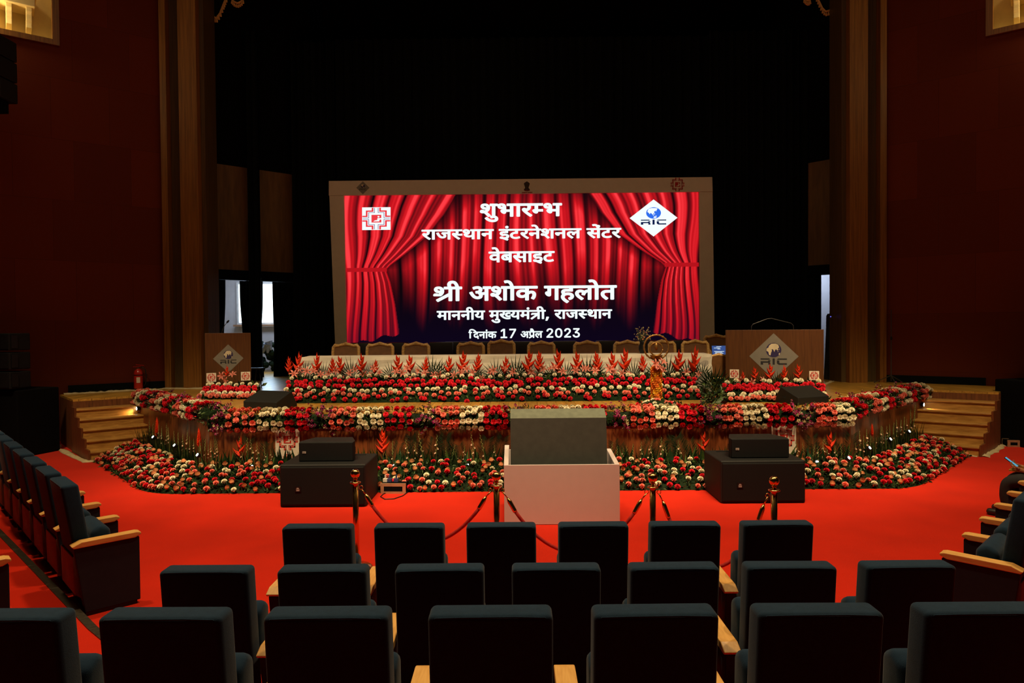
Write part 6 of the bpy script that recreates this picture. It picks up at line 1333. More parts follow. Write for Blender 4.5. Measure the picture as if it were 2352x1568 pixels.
def block(k, s0, s1, kind, cols=4, rows=ROWS, size=0.047):
    i = cnt.get(kind, 0); cnt[kind] = i + 1
    side = ('on the left slanted stage edge', 'on the straight stage edge', 'on the right slanted stage edge')[k]
    bi = cnt.get((kind, k), 0); cnt[(kind, k)] = bi + 1
    if kind == 'orchid': ORCH.append((k, s0, s1, bi, side)); return
    hide = lambda p: 1172 < topx(p)[0] < 1382 and topx(p)[1] > 943
    zone = f'in the {ORD[bi]} {dict(red="red", coral="coral", white="cream")[kind]} block from left {side}'
    for t in rows:
        for c in range(cols):
            s = s0 + (c + 0.5 + fr.uniform(-.22, .22)) * (s1 - s0) / cols
            p, n = garland_point(k, s, min(1, t + fr.uniform(-.05, .05)), 0.022)
            if hide(p): continue
            put_flower(kind, p, n, size, zone)
FLAT = [('orchid', 476, 520), ('coral', 520, 590), ('white', 590, 655), ('red', 652, 710), ('orchid', 710, 757), ('coral', 757, 818), ('white', 818, 880), ('red', 880, 948), ('orchid', 948, 1000), ('coral', 1000, 1055), ('white', 1055, 1110), ('red', 1110, 1168),
        ('orchid', 1168, 1228), ('coral', 1228, 1283), ('white', 1283, 1338), ('red', 1338, 1394), ('orchid', 1394, 1450), ('coral', 1450, 1505), ('white', 1505, 1560), ('red', 1560, 1616), ('orchid', 1616, 1660), ('coral', 1660, 1706), ('white', 1706, 1762), ('red', 1762, 1822), ('orchid', 1822, 1872), ('coral', 1872, 1922), ('white', 1922, 1968)]
LL = seg_frame(0)[3]; seq = ['coral', 'white', 'red', 'orchid']
for i in range(12): block(0, LL * (0.0 + i / 12.2), LL * ((i + 1) / 12.2), seq[i % 4])
for kind, a, b in FLAT:
    xa, xb = at(a, 960, 10.32).x, at(b, 960, 10.32).x; block(1, max(0, xa - C1.x), min(9.8, xb - C1.x), kind)
LR = seg_frame(2)[3]; seq = ['red', 'orchid', 'coral', 'white']
for i in range(12): block(2, LR * (0.02 + i / 12.2), LR * (0.02 + (i + 1) / 12.2), seq[i % 4])
# orchid sprays: an arching stalk with open purple blooms and pale buds
def orchid_spray():
    t = thing('orchid_spray', 'orchid', 'orchid'); r = random.Random(9)
    mb = MB(); mb.tube([(0, 0, 0), (0, 0.02, 0.09), (0, 0.06, 0.17), (0, 0.12, 0.22)], 0.004, 4); mb.build('stalk', M['stem'], t)
    bl = MB(); pb = MB()
    for k in range(8):
        u = (k + 1) / 8.5; c = Vector((r.uniform(-.035, .035), 0.02 + 0.10 * u * u, 0.03 + 0.19 * u)); q = Euler((r.uniform(-.9, .3), r.uniform(-.8, .8), r.uniform(0, 6))).to_matrix().to_4x4()
        T = Matrix.Translation(c) @ q; g = bl if r.random() < 0.62 else pb; S = 0.040 if k < 6 else 0.024
        for a in range(5):
            A = Matrix.Rotation(2 * PI * a / 5, 4, 'Z'); g.add([T @ A @ Vector(v) for v in ((0, 0, 0), (S * .5, -S * .34, S * .22), (S * 1.05, 0, S * .1), (S * .5, S * .34, S * .22))], [(0, 1, 2), (0, 2, 3)])
        pb.ball(0.007, T @ Vector((0, 0, 0.008)), 5, 3)
    bl.build('bloom', M['f_orchid'], t); pb.build('pale_bloom', M['f_orchid_pale'], t); return t
op = orchid_spray(); first = True
for k, s0, s1, bi, side in ORCH:
    for j in range(16 if k == 1 else 10):
        if True:
            s = s0 + (s1 - s0) * ((j % 4) + 0.5 + fr.uniform(-.35, .35)) / 4; t_ = (0.24, 0.44, 0.64, 0.84)[j // 4] + fr.uniform(-.08, .08)
            p, n = garland_point(k, s, t_, -0.055)
            if 1172 < topx(p)[0] < 1382 and topx(p)[1] > 948: continue
            o = op if first else dup_tree(op); first = False
            d = (n * 0.55 + Vector((fr.gauss(0, .6), fr.gauss(0, .35), fr.gauss(0, .35) - 0.15))).normalized()
            o.matrix_world = Matrix.Translation(p) @ d.to_track_quat('Z', 'Y').to_matrix().to_4x4() @ Matrix.Rotation(fr.uniform(0, 6.28), 4, 'Z') @ Matrix.Scale(fr.uniform(.72, .95), 4)
            tag(o, f'purple orchid spray in the {ORD[bi]} orchid block from left {side}', 'orchid', f'orchid sprays of block {ORD[bi]} {side}')

# ---- sloping beds: rows of single colours
def bed(name, label, x0, x1, rows, y_of, z_of, zone, lean=0.02, per_m=None, leaf_n=900, back=0.25):
    mb = MB(); r = random.Random(len(FL['red']))
    y0, y1, z0, z1 = y_of(0), y_of(1), z_of(0), z_of(1)
    Pb = [(y0 + .015, SZ), (y0 + .015, z0 - 0.03), (y1, z1 - 0.04), (y1 + back, z1 - 0.04), (y1 + back, SZ)]
    T = Matrix(((0, 0, 1, 0), (1, 0, 0, 0), (0, 1, 0, 0), (0, 0, 0, 1)))
    mb.mat(2); mb.prism(Pb, x0 + 0.03, x1 - 0.03, T)
    nrm = Vector((0, -(z1 - z0), (y1 - y0))).normalized()
    leaf_blades(mb, [((r.uniform(x0, x1), y_of(u) + 0.02, z_of(u) - 0.01), nrm) for u in [r.random() * 1.05 for _ in range(leaf_n)]], 0.06, r)
    leaf_blades(mb, [((r.choice((x0, x1)) + r.uniform(-.03, .03), y_of(u) + r.uniform(0, .25), SZ + (z_of(u) - SZ) * r.random()), nrm) for u in [r.random() for _ in range(leaf_n // 10)]], 0.07, r)
    leaf_blades(mb, [((r.uniform(x0, x1), y1 + r.random() * back, z1 - 0.04), Vector((0, -.2, 1))) for _ in range(leaf_n // 4)], 0.11, r)
    tag(mb.build(name, LEAFS + [M['leaf_dark']]), label, 'foliage', None, 'stuff')
    for ri, (kind, u, cnt_, size) in enumerate(rows):
        for c in range(cnt_):
            x = x0 + (c + 0.5 + fr.uniform(-.4, .4)) * (x1 - x0) / cnt_; uu = u + fr.gauss(0, .05)
            put_flower(kind, Vector((x + 0.0, y_of(uu) - 0.015, z_of(uu) + 0.015)), nrm * 1.0 + Vector((0, -.35, .1)), size, zone(kind, u))
BX0, BX1 = at(646, 915, 11.9).x, at(1612, 915, 11.9).x
def zt_(kind, u):
    return {'red': 'low in the front row of the white table bed' if u < .1 else 'in the upper red rows of the white table bed', 'white': 'in the middle cream row of the white table bed' if u < .8 else 'in the top sparse row of the white table bed', 'coral': 'in the lower coral row of the white table bed'}[kind]
bed('table_bed_foliage', 'dark leafy base of the flower bed in front of the white table', BX0, BX1,
    [('red', 0.04, 44, 0.044), ('coral', 0.24, 62, 0.045), ('white', 0.43, 60, 0.045), ('red', 0.40, 8, 0.045), ('red', 0.63, 74, 0.046), ('red', 0.82, 76, 0.046), ('white', 1.04, 44, 0.043)],
    lambda u: 11.80 + 0.56 * u, lambda u: SZ + 0.045 + 0.335 * u, zt_, leaf_n=2600, back=0.33)
b0, b1 = at(459, 905, 12.65).x, at(584, 905, 12.65).x
zl = lambda kind, u: {'red': 'in the red rows of the narrow lectern bed', 'white': 'in the lower cream row of the narrow lectern bed' if u < .5 else 'in the top cream row of the narrow lectern bed', 'coral': 'in the front coral row of the narrow lectern bed'}[kind]
bed('lectern_bed_foliage', 'leafy base of the small flower bed before the narrow lectern', b0, b1, [('coral', .06, 13, .047), ('white', .28, 12, .047), ('red', .52, 13, .048), ('red', .75, 12, .048), ('white', 1.0, 9, .046)], lambda u: 12.6 + 0.25 * u, lambda u: SZ + 0.04 + 0.20 * u, zl, leaf_n=350, back=0.2)
b2, b3 = at(1672, 915, 11.4).x, at(1905, 915, 11.4).x
zr = lambda kind, u: {'red': 'in the red rows of the broad lectern bed', 'white': 'in the lower cream row of the broad lectern bed' if u < .5 else 'in the top cream row of the broad lectern bed', 'coral': 'in the front coral row of the broad lectern bed'}[kind]
bed('lectern_bed_foliage', 'leafy base of the wide flower bed before the broad lectern', b2, b3, [('coral', .06, 18, .047), ('white', .30, 19, .047), ('red', .56, 22, .048), ('red', .78, 24, .048), ('white', 1.05, 9, .044)], lambda u: 11.38 + 0.32 * u, lambda u: SZ + 0.04 + 0.26 * u, zr, leaf_n=520, back=0.25)
# heap round the foot of the brass lamp
lp = onz(1510, 934, SZ); lamp_xy = Vector((lp.x, 10.92))
for k in range(30):
    a = fr.uniform(0, 2 * PI); r_ = 0.30 * math.sqrt(fr.random()); q = Vector((lamp_xy.x + r_ * math.cos(a) * 1.1, lamp_xy.y - 0.12 + r_ * math.sin(a) * 0.75, SZ + 0.13 - 0.10 * r_ / .3))
    put_flower(('coral', 'white', 'coral', 'white', 'red')[k % 5], q, Vector((math.cos(a) * r_ * 2, math.sin(a) * r_ * 2 - .3, .8)), 0.047, 'heaped round the foot of the brass lamp')
mb = MB(); mb.mat(2); mb.ball(0.33, (lamp_xy.x, lamp_xy.y - 0.1, SZ + 0.005), 14, 8, (1, .75, .36)); leaf_blades(mb, [((lamp_xy.x + fr.uniform(-.33, .33), lamp_xy.y - .1 + fr.uniform(-.24, .24), SZ + 0.06), (0, -.2, 1)) for _ in range(120)], 0.07, fr)
tag(mb.build('lamp_foliage', LEAFS + [M['leaf_dark']]), 'leaves under the flower heap at the brass lamp', 'foliage', None, 'stuff')
# loose stems fallen at the table end
for k in range(9): 
    q = onz(fr.uniform(1600, 1640), fr.uniform(905, 922), SZ + 0.05); put_flower(('red', 'coral', 'white')[k % 3], q, (0, -.6, .7), 0.043, 'loose on the stage at the right table end')
mb = MB(); leaf_blades(mb, [(onz(fr.uniform(1612, 1662), fr.uniform(868, 925), SZ + fr.uniform(0.02, .3)), (0, -.4, .6)) for _ in range(420)], 0.10, fr)
tag(mb.build('table_end_foliage', LEAFS), 'loose dark leaves at the right end of the white table', 'foliage', None, 'stuff')

# ---- low bed on the carpet along the stage front
LOWP = [(0.36, 0.29), (0.62, 0.20), (0.86, 0.10), (1.0, 0.02)]
def low_zone(p):
    x, y = topx(p)
    if p.x < -4.9: return 'in the low floor bed by the left stairs'
    if x < 660: return 'in the low floor bed next to the left subwoofer'
    if x < 1170: return 'in the low floor bed between left subwoofer and white box'
    if x < 1630: return 'in the low floor bed between white box and right subwoofer'
    if p.x < 4.9: return 'in the low floor bed just right of the right subwoofer'
    return 'in the low floor bed by the right stairs'
hidden = lambda p: any(a < topx(p)[0] < b for a, b in ((652, 862), (1166, 1402), (1632, 1842)))
PAL = ['red'] * 30 + ['coral'] * 26 + ['white'] * 21 + ['peach'] * 23
PALL = ['red'] * 34 + ['coral'] * 28 + ['white'] * 22 + ['peach'] * 16
mb = MB(); rr = random.Random(8)
def low_corner(s, k):                       # stretch so that the bed meets round the stage corners
    return s
for k, (sa, sb) in enumerate(((1.45, None), (0, None), (0, None))):
    L = seg_frame(k)[3]; a_ = sa if k == 0 else -0.36; b_ = L if k < 2 else L - 1.5
    if k > 0: a_ = 0
    mb.mat(2); sweep_core(mb, k, [(0.33, 0.0)] + LOWP, 0.0, a_, b_, 0.025)
    leaf_blades(mb, [garland_point(k, rr.uniform(a_, b_), min(1, rr.random() * 1.02), rr.uniform(-.01, .02), LOWP, 0.0) for _ in range(int((b_ - a_) * 620))], 0.058, rr)
    nrow = 7
    for j in range(nrow):
        t_ = (j + 0.5) / nrow; ov = (1 - t_) * 0.0
        n_ = int((b_ - a_) / (0.125 if k == 1 else 0.118))
        for c in range(n_):
            s = a_ + (c + 0.5 + fr.uniform(-.42, .42)) * (b_ - a_) / n_; p, n = garland_point(k, s, min(1, max(0, t_ + fr.uniform(-.06, .06))), fr.uniform(0.02, 0.05), LOWP, 0.0)
            if fr.random() < 0.14 or hidden(p): continue
            if k == 1 and (s < 0.0 or s > 9.8) : continue
            put_flower(fr.choice(PAL if k == 1 else PALL), p, n + Vector((0, 0, .5)), 0.042, low_zone(p))
for C, k0, k1 in ((C1, 0, 1), (C1R, 1, 2)):                            # fan-shaped corners of the low bed
    n0, n1 = seg_frame(k0)[2], seg_frame(k1)[2]; a0, a1 = math.atan2(n0.y, n0.x), math.atan2(n1.y, n1.x)
    if a1 - a0 > PI: a0 += 2 * PI
    if a0 - a1 > PI: a1 += 2 * PI
    zr_ = lambda r_: 0.29 - 0.27 * max(0, min(1, (r_ - .36) / .64))
    N = 8; base = len(mb.v); mb.mat(2)
    mb.add([(C.x + r_ * math.cos(a0 + (a1 - a0) * i / N), C.y + r_ * math.sin(a0 + (a1 - a0) * i / N), zr_(r_) - .025) for i in range(N + 1) for r_ in (.3, .62, .86, 1.0)], [(4 * i + c, 4 * i + c + 1, 4 * i + c + 5, 4 * i + c + 4) for i in range(N) for c in range(3)])
    sp = []
    for _ in range(330):
        r_ = math.sqrt(rr.uniform(.36 ** 2, 1.02)); a = rr.uniform(a0, a1); sp.append(((C.x + r_ * math.cos(a), C.y + r_ * math.sin(a), zr_(r_)), (math.cos(a) * .4, math.sin(a) * .4, .9)))
    leaf_blades(mb, sp, .058, rr)
    for j in range(7):
        r_ = .40 + j * .092; m_ = max(2, round(abs(a1 - a0) * r_ / .12))
        for c in range(m_):
            a = a0 + (c + .5 + fr.uniform(-.35, .35)) * (a1 - a0) / m_; p = Vector((C.x + r_ * math.cos(a), C.y + r_ * math.sin(a), zr_(r_) + fr.uniform(.02, .05))); put_flower(fr.choice(PAL), p, (math.cos(a) * .4, math.sin(a) * .4, 1.2), .042, low_zone(p))
tag(mb.build('low_bed_foliage', LEAFS + [M['leaf_dark']]), 'leafy green base of the low flower bed on the carpet along the stage', 'foliage', None, 'stuff')
flush_flowers()

# ---- heliconias
def bract_mesh():
    mb = MB(); n = 7; vs = []
    for i in range(n):
        u = i / (n - 1); wdt = 0.060 * (1 - u) ** 0.8 + 0.0015; x = 0.135 * u; z = 0.035 * u + 0.085 * u * u
        vs += [(x, 0, z - wdt * 0.95), (x - 0.004, wdt * 0.75, z), (x + 0.002, 0, z + wdt * 1.0), (x - 0.004, -wdt * 0.75, z)]
    mb.add(vs, [(4 * i + k, 4 * i + (k + 1) % 4, 4 * i + 4 + (k + 1) % 4, 4 * i + 4 + k) for i in range(n - 1) for k in range(4)] + [(3, 2, 1, 0)]); return mb.mesh('bract', M['f_helic'], smooth=False)
BR = bract_mesh()
def heliconia_proto(nb, H_):
    t = thing('heliconia', 'heliconia', 'heliconia'); mb = MB()
    zz = [H_ * 0.34 + (H_ * 0.52) * i / (nb - 1) for i in range(nb)]
    mb.tube([(0, 0, -0.25), (0, 0, zz[0]), (0.008, 0, zz[-1])], 0.010, 6); mb.build('stem', M['stem'], t)
    st = MB(); st.tube([((0.010 if i % 2 else -0.010), 0, z) for i, z in enumerate(zz)], 0.011, 6); st.build('flower_axis', M['f_helic'], t)
    for i, z in enumerate(zz):
        b = link('bract', BR, t); s = (1.25 - 0.45 * i / (nb - 1)); b.location = (0, 0, z)
        b.rotation_euler = (0, R(-4 - 38 * (i / (nb - 1)) ** 1.5), 0 if i % 2 else PI); b.scale = (s, s, s)
    return t
HP = {5: heliconia_proto(5, 0.50), 7: heliconia_proto(7, 0.62), 4: heliconia_proto(4, 0.48)}; husd = set()
def heliconia(nb, p, hgt, label, group, rz=None, lean=0.0):
    src = HP[nb]; o = dup_tree(src) if nb in husd else src; husd.add(nb); sc = hgt / {5: .5, 7: .62, 4: .48}[nb]
    o.matrix_world = Matrix.Translation(p) @ Matrix.Rotation(lean, 4, 'Y') @ Matrix.Rotation(fr.uniform(-.5, .5) if rz is None else rz, 4, 'Z') @ Matrix.Scale(sc, 4)
    tag(o, label, 'flower', group)
HX = [(665, 822), (683, 815), (727, 817), (765, 824), (785, 822), (831, 818), (860, 828), (917, 820), (944, 820), (975, 821), (1031, 822), (1061, 813), (1094, 815), (1160, 823), (1212, 811), (1238, 810), (1284, 809), (1326, 813), (1376, 811), (1409, 815), (1437, 807), (1478, 817), (1557, 811), (1592, 803)]
for i, (hx_, hyy) in enumerate(HX):
    Yh = 12.56; p = at(hx_, 868, Yh); tp = at(hx_, hyy, Yh); h = (tp.z - p.z) * 1.02
    heliconia(5 if i % 3 else 7, p, h, f'red heliconia before the white tablecloth, {ORD[i] if i < 12 else ORD[23 - i]} from the {"left" if i < 12 else "right"} end', 'heliconias along the white table', lean=fr.uniform(-.12, .12))
for i, (hx_, y0, y1) in enumerate(((1706, 882, 856), (1736, 880, 847), (1768, 882, 842), (1801, 882, 844), (1835, 880, 842))):
    p = at(hx_, y0, 11.85); tp = at(hx_, y1, 11.85); heliconia(5, p, (tp.z - p.z) * 1.05, f'red heliconia in front of the broad lectern, {nth(i, 5)}', 'heliconias at the broad lectern', lean=fr.uniform(-.1, .1))
p = at(522, 872, 12.95); heliconia(5, p, at(522, 842, 12.95).z - p.z, 'single red heliconia in front of the narrow lectern', None)
for hx_, y0, y1, off, nb, lab in ((362, 1019, 962, .2, 7, 'slim red heliconia on the stage front nearest the left stairs'), (458, 1040, 986, .2, 7, 'red heliconia on the left slanted stage front above a bed lamp'), (552, 1064, 1010, .2, 4, 'broad red heliconia on the stage front before the left emblem sign'), (880, 1062, 990, .2, 7, 'tall red heliconia on the stage front right of the left subwoofer'), (1617, 1050, 998, .2, 4, 'red heliconia on the stage front left of the right subwoofer'), (1907, 1052, 998, .2, 4, 'red heliconia on the stage front right of the half-hidden emblem sign'), (2003, 1010, 975, .2, 7, 'slim red heliconia on the right slanted stage front')):
    if 505 < hx_ < 1960: Q = (0, 10.18, 0); nn = (0, -1, 0)
    else:
        k = 0 if hx_ < 505 else 2; a, d, n, L = seg_frame(k); q = a + n * off; Q = (q.x, q.y, 0); nn = (n.x, n.y, 0)
    p = onplane(hx_, y0, Q, nn); tp = onplane(hx_, y1, Q, nn); heliconia(nb, p, tp.z - p.z, lab, None, rz=0 if 505 < hx_ < 1960 else (0.8 if hx_ > 1960 else -0.8))

# ---- lilies
def lily_proto():
    t = thing('lily', 'lily', 'lily'); mb = MB()
    for k in range(6):
        A = Matrix.Rotation(2 * PI * k / 6, 4, 'Z'); W_s = 0.022 if k % 2 else 0.017
        prof_ = [(0.0, 0.0, .2), (0.02, 0.045, .8), (0.055, 0.072, 1.0), (0.095, 0.070, .7), (0.118, 0.052, .05)]
        vs = []
        for x, z, w_ in prof_: vs += [A @ Vector((x, -W_s * w_, z + .006)), A @ Vector((x, 0, z)), A @ Vector((x, W_s * w_, z + .006))]
        mb.add(vs, [(3 * i + c, 3 * i + c + 1, 3 * i + c + 4, 3 * i + c + 3) for i in range(4) for c in range(2)])
    mb.build('petals', M['f_lily'], t, smooth=True)
    st = MB()
    for k in range(5):
        a = 2 * PI * k / 5; e = (0.026 * math.cos(a), 0.026 * math.sin(a), 0.105); st.tube([(0, 0, .02), e], 0.0018, 4); st.ball(0.005, e, 5, 3)
    st.build('stamen', M['f_stamen'], t); s = MB(); s.tube([(0, 0, 0.01), (0, 0.01, -0.16)], 0.004, 4); s.build('stem', M['stem'], t); return t
lpz = lily_proto(); lfirst = [True]
def lily(p, label, group):
    o = dup_tree(lpz) if not lfirst[0] else lpz; lfirst[0] = False
    d = Vector((fr.gauss(0, .45), -1 + fr.gauss(0, .2), 0.5 + fr.gauss(0, .35))).normalized()
    o.matrix_world = Matrix.Translation(p) @ d.to_track_quat('Z', 'Y').to_matrix().to_4x4() @ Matrix.Rotation(fr.uniform(0, 6), 4, 'Z') @ Matrix.Scale(fr.uniform(.62, .85), 4); tag(o, label, 'lily', group)
LZ = [(662, 780, 'at the left end of the white table bed'), (780, 960, 'in the left half of the white table bed'), (960, 1130, 'left of centre in the white table bed'), (1130, 1300, 'right of centre in the white table bed'), (1300, 1480, 'in the right half of the white table bed'), (1515, 1610, 'between the brass lamp and the table end')]
for a, b, z_ in LZ:
    n_ = max(5, int((b - a) / 15))
    for k in range(n_):
        px = a + (k + .5 + fr.uniform(-.4, .4)) * (b - a) / n_; lily(at(px, fr.uniform(846, 873), 12.45), f'pink lily {z_}', f'pink lilies {z_}')
for k in range(9): lily(at(1680 + k * 22 + fr.uniform(-6, 6), fr.uniform(872, 886), 11.78), 'pink lily in the broad lectern flower bed', 'pink lilies at the broad lectern')
for k, (x, y) in enumerate(((512, 863), (536, 863), (523, 874))): lily(at(x, y, 12.88), 'pink lily in the narrow lectern flower bed', 'pink lilies at the narrow lectern')

# ---- palm fans and fronds
def fan_mesh(seed, n=13, spread=150):
    r = random.Random(seed); mb = MB()
    for k in range(n):
        a = R(90 + spread * (k / (n - 1) - .5)); L = r.uniform(.8, 1.05) * (1 - 0.25 * abs(k / (n - 1) - .5)); d = Vector((math.cos(a), 0, math.sin(a))); s = Vector((-d.z, 0, d.x)) * 0.024; y = r.uniform(-.06, .06)
        mb.add([(0, 0, 0), d * .5 + s + Vector((0, y * .4 - .01, 0)), d * L + Vector((0, y, 0)), d * .5 - s + Vector((0, y * .4 - .01, 0)), d * .5 + Vector((0, y * .4 + .012, 0))], [(0, 4, 1), (1, 4, 2), (2, 4, 3), (3, 4, 0)])
    mb.tube([(0, 0, -.35), (0, 0, .02)], 0.012, 5); return mb.mesh('palm_fan', M['leaf_dark'])
def frond_mesh(seed, n=22):
    r = random.Random(seed); mb = MB(); mb.tube([(0, 0, 0), (0, -.02, .5), (0.02, -.05, 1.0)], [.010, .008, .003], 5)
    for k in range(n):
        for s in (-1, 1):
            u = 0.12 + 0.86 * k / n; b = Vector((0.02 * u, -.05 * u, u)); L = 0.52 * (1 - u * .55) * r.uniform(.85, 1.1); d = Vector((s * .72, r.uniform(-.1, .1), .68)).normalized(); q = Vector((0, 0, 1)).cross(d).normalized() * 0; w_ = Vector((-d.z * s, 0, d.x * s)) * .011
            mb.add([b, b + d * L * .5 + w_, b + d * L, b + d * L * .5 - w_, b + d * L * .5 + Vector((0, .006, 0))], [(0, 4, 1), (1, 4, 2), (2, 4, 3), (3, 4, 0)])
    return mb.mesh('palm_frond', M['leaf_palm'])
M['leaf_palm'] = mat('deep_green_palm', (0.010, 0.022, 0.007), 0.7, spec=0.1, var=0.5, scale=5, rnd=0.3)
FANS = [fan_mesh(s) for s in (1, 2, 3)]; FRN = [frond_mesh(s) for s in (4, 5)]
def fan(p, sz, label, group, lean=0.0):
    o = link('palm_fan', fr.choice(FANS)); o.matrix_world = Matrix.Translation(p) @ Matrix.Rotation(lean, 4, 'Y') @ Matrix.Rotation(fr.uniform(-.4, .4), 4, 'Z') @ Matrix.Rotation(R(-8), 4, 'X') @ Matrix.Scale(sz, 4); tag(o, label, 'palm leaf', group)
FX = [(700, 832), (745, 836), (808, 826), (855, 838), (900, 836), (992, 822), (1012, 830), (1045, 836), (1090, 838), (1140, 830), (1184, 824), (1198, 832), (1270, 836), (1300, 832), (1348, 822), (1362, 828), (1455, 828), (1510, 830), (1535, 820), (1580, 828), (1612, 832)]
for i, (x, y) in enumerate(FX):
    p = at(x, 868, 12.62); tp = at(x, y, 12.62); fan(p, (tp.z - p.z) * 1.3, f'dark palm leaf against the white tablecloth, {ORD[min(i, 20 - i)]} from the {"left" if i <= 10 else "right"} end', 'palm leaves along the white table', fr.uniform(-.35, .35))
for x, y, s in ((1640, 822, .45), (1650, 850, .35), (1632, 842, .4)): fan(at(x, 890, 12.3), s, 'dark palm leaf leaning at the right end of the table', 'palm leaves at the table end', fr.uniform(-.4, .4))
for i, (x, y) in enumerate(((1722, 855), (1752, 852), (1785, 848), (1818, 852))): p = at(x, 884, 11.9); fan(p, at(x, y, 11.9).z - p.z, f'dark palm leaf at the broad lectern, {nth(i, 4)}', 'palm leaves at the broad lectern', fr.uniform(-.3, .3))
def front_plane(px):
    if 505 < px < 1962: return (0, 10.28, 0), (0, -1, 0), 0
    k = 0 if px < 505 else 2; a, d, n, L = seg_frame(k); q = a + n * 0.10; return (q.x, q.y, 0), (n.x, n.y, 0), math.atan2(d.y, d.x)
PX_FR = [548, 600, 612, 900, 938, 962, 988, 1015, 1045, 1072, 1102, 1130, 1420, 1444, 1470, 1500, 1530, 1552, 1578, 1600, 1868, 1885, 1902, 1930, 1948, 350, 372, 396, 420, 446, 470, 492, 1975, 1995, 2016, 2035, 2056, 2076, 2092]
for i, px in enumerate(sorted(PX_FR)):
    Q, nn, rz = front_plane(px); slant = not (505 < px < 1962)
    yb_ = 1072 if not slant else (1035 + (px - 345) * 0.22 if px < 505 else 1060 - (px - 1962) * 0.42)
    p = onplane(px, yb_, Q, nn); hgt = fr.uniform(.42, .62) * (0.85 if slant else 1)
    o = link('palm_frond', fr.choice(FRN)); o.matrix_world = Matrix.Translation((p.x, p.y, max(0.02, p.z - .1))) @ Matrix.Rotation(rz, 4, 'Z') @ Matrix.Rotation(fr.uniform(-.35, .35), 4, 'Y') @ Matrix.Scale(hgt, 4)
    z_ = 'on the left slanted stage front' if px < 505 else 'on the stage front near the left emblem sign' if px < 700 else 'on the stage front between left subwoofer and white box' if px < 1200 else 'on the stage front between white box and right subwoofer' if px < 1650 else 'on the stage front right of the half-hidden sign' if px < 1962 else 'on the right slanted stage front'
    tag(o, f'dark green palm frond {z_}', 'palm leaf', f'palm fronds {z_}')
for px in (1018, 1060): 
    p = at(px, 978, 10.24); o = link('palm_fan', FANS[0]); o.matrix_world = Matrix.Translation(p) @ Matrix.Rotation(PI, 4, 'Y') @ Matrix.Scale(0.16, 4); o.data = FANS[0]
    tag(o, f'small palm leaf hanging under the garland, {"larger green" if px == 1018 else "thinner"} one', 'palm leaf')

# ---- gladiolus stems
def glad_proto(seed):
    r = random.Random(seed); t = thing('gladiolus', 'gladiolus', 'gladiolus'); b_ = r.uniform(-.09, .09)
    pts = [(b_ * u * u, -0.02 * u, u) for u in [i / 8 for i in range(9)]]
    mb = MB(); mb.tube(pts, [.011 - .008 * i / 8 for i in range(9)], 5); mb.build('stem', M['stem'], t)
    bd = MB()
    for k in range(8):
        u = .52 + .46 * k / 8; s = 1 if k % 2 else -1; bd.ball(0.020 - .010 * k / 8, (b_ * u * u + s * .014, -.03, u), 5, 4, (.7, .7, 1.9))
    bd.build('buds', M['bud'], t)
    for k in range(r.choice((1, 2, 3))):
        u = .40 + .13 * k + r.uniform(-.06, .06); s = 1 if k % 2 else -1; fl = MB(); c = Vector((b_ * u * u + s * .03, -.045, u)); S = r.uniform(.032, .046)
        for a in range(5):
            A = Matrix.Rotation(2 * PI * a / 5 + k, 4, 'Z'); T = Matrix.Translation(c) @ Matrix.Rotation(s * .7, 4, 'Y') @ Matrix.Rotation(.6, 4, 'X') @ A
            fl.add([T @ Vector(v) for v in ((0, 0, -S * .8), (S * .45, -S * .35, 0), (S * 1.0, 0, S * .15), (S * .45, S * .35, 0))], [(0, 1, 2), (0, 2, 3)])
        fl.build('bloom', M['f_glad'], t)
    return t
GP = [glad_proto(s) for s in (1, 2, 3, 5, 8, 13)]; gus = set()
GX_ = [560, 570, 585, 596, 611, 628, 893, 905, 940, 958, 975, 1000, 1020, 1036, 1052, 1066, 1082, 1095, 1118, 1128, 1140, 1400, 1415, 1428, 1445, 1458, 1472, 1486, 1500, 1520, 1535, 1552, 1565, 1590, 1608, 1838, 1850, 1866, 1880, 1892, 1905, 1920, 1935, 1950]
GXL = [346, 352, 366, 374, 384, 392, 402, 412, 421, 430, 438, 448, 464, 472, 480, 488, 496, 504]; GXR = [1966, 1974, 1982, 1990, 1997, 2006, 2013, 2020, 2028, 2035, 2042, 2050, 2058, 2066, 2074, 2082, 2090, 2096]
for i, px in enumerate(GXL + GX_ + GXR):
    Q, nn, rz = front_plane(px); slant = px < 505 or px > 1962; q = Vector(Q) + Vector(nn) * .10
    yb_ = 1068 if not slant else (1028 + (px - 345) * .24 if px < 505 else 1058 - (px - 1962) * .44); yt = (fr.uniform(1000, 1030) if not slant else (965 + (px - 345) * .26 + fr.uniform(-6, 18) if px < 505 else 1000 - (px - 1962) * .42 + fr.uniform(-8, 18)))
    p = onplane(px, yb_, q, nn); tp = onplane(px, yt, q, nn); g = GP[i % 6]; o = dup_tree(g) if i % 6 in gus else g; gus.add(i % 6)
    o.matrix_world = Matrix.Translation((p.x, p.y, p.z - .05)) @ Matrix.Rotation(rz, 4, 'Z') @ Matrix.Rotation(fr.uniform(-.16, .16), 4, 'Y') @ Matrix.Scale((tp.z - p.z + .05) * fr.uniform(.85, 1.2), 4)
    z_ = 'on the left slanted stage front' if px < 505 else 'on the stage front near the left emblem sign' if px < 700 else 'on the stage front between left subwoofer and white box' if px < 1200 else 'on the stage front between white box and right subwoofer' if px < 1650 else 'on the stage front right of the half-hidden sign' if px < 1962 else 'on the right slanted stage front'
    tag(o, f'pale gladiolus stem {z_}', 'flower', f'gladioli {z_}')

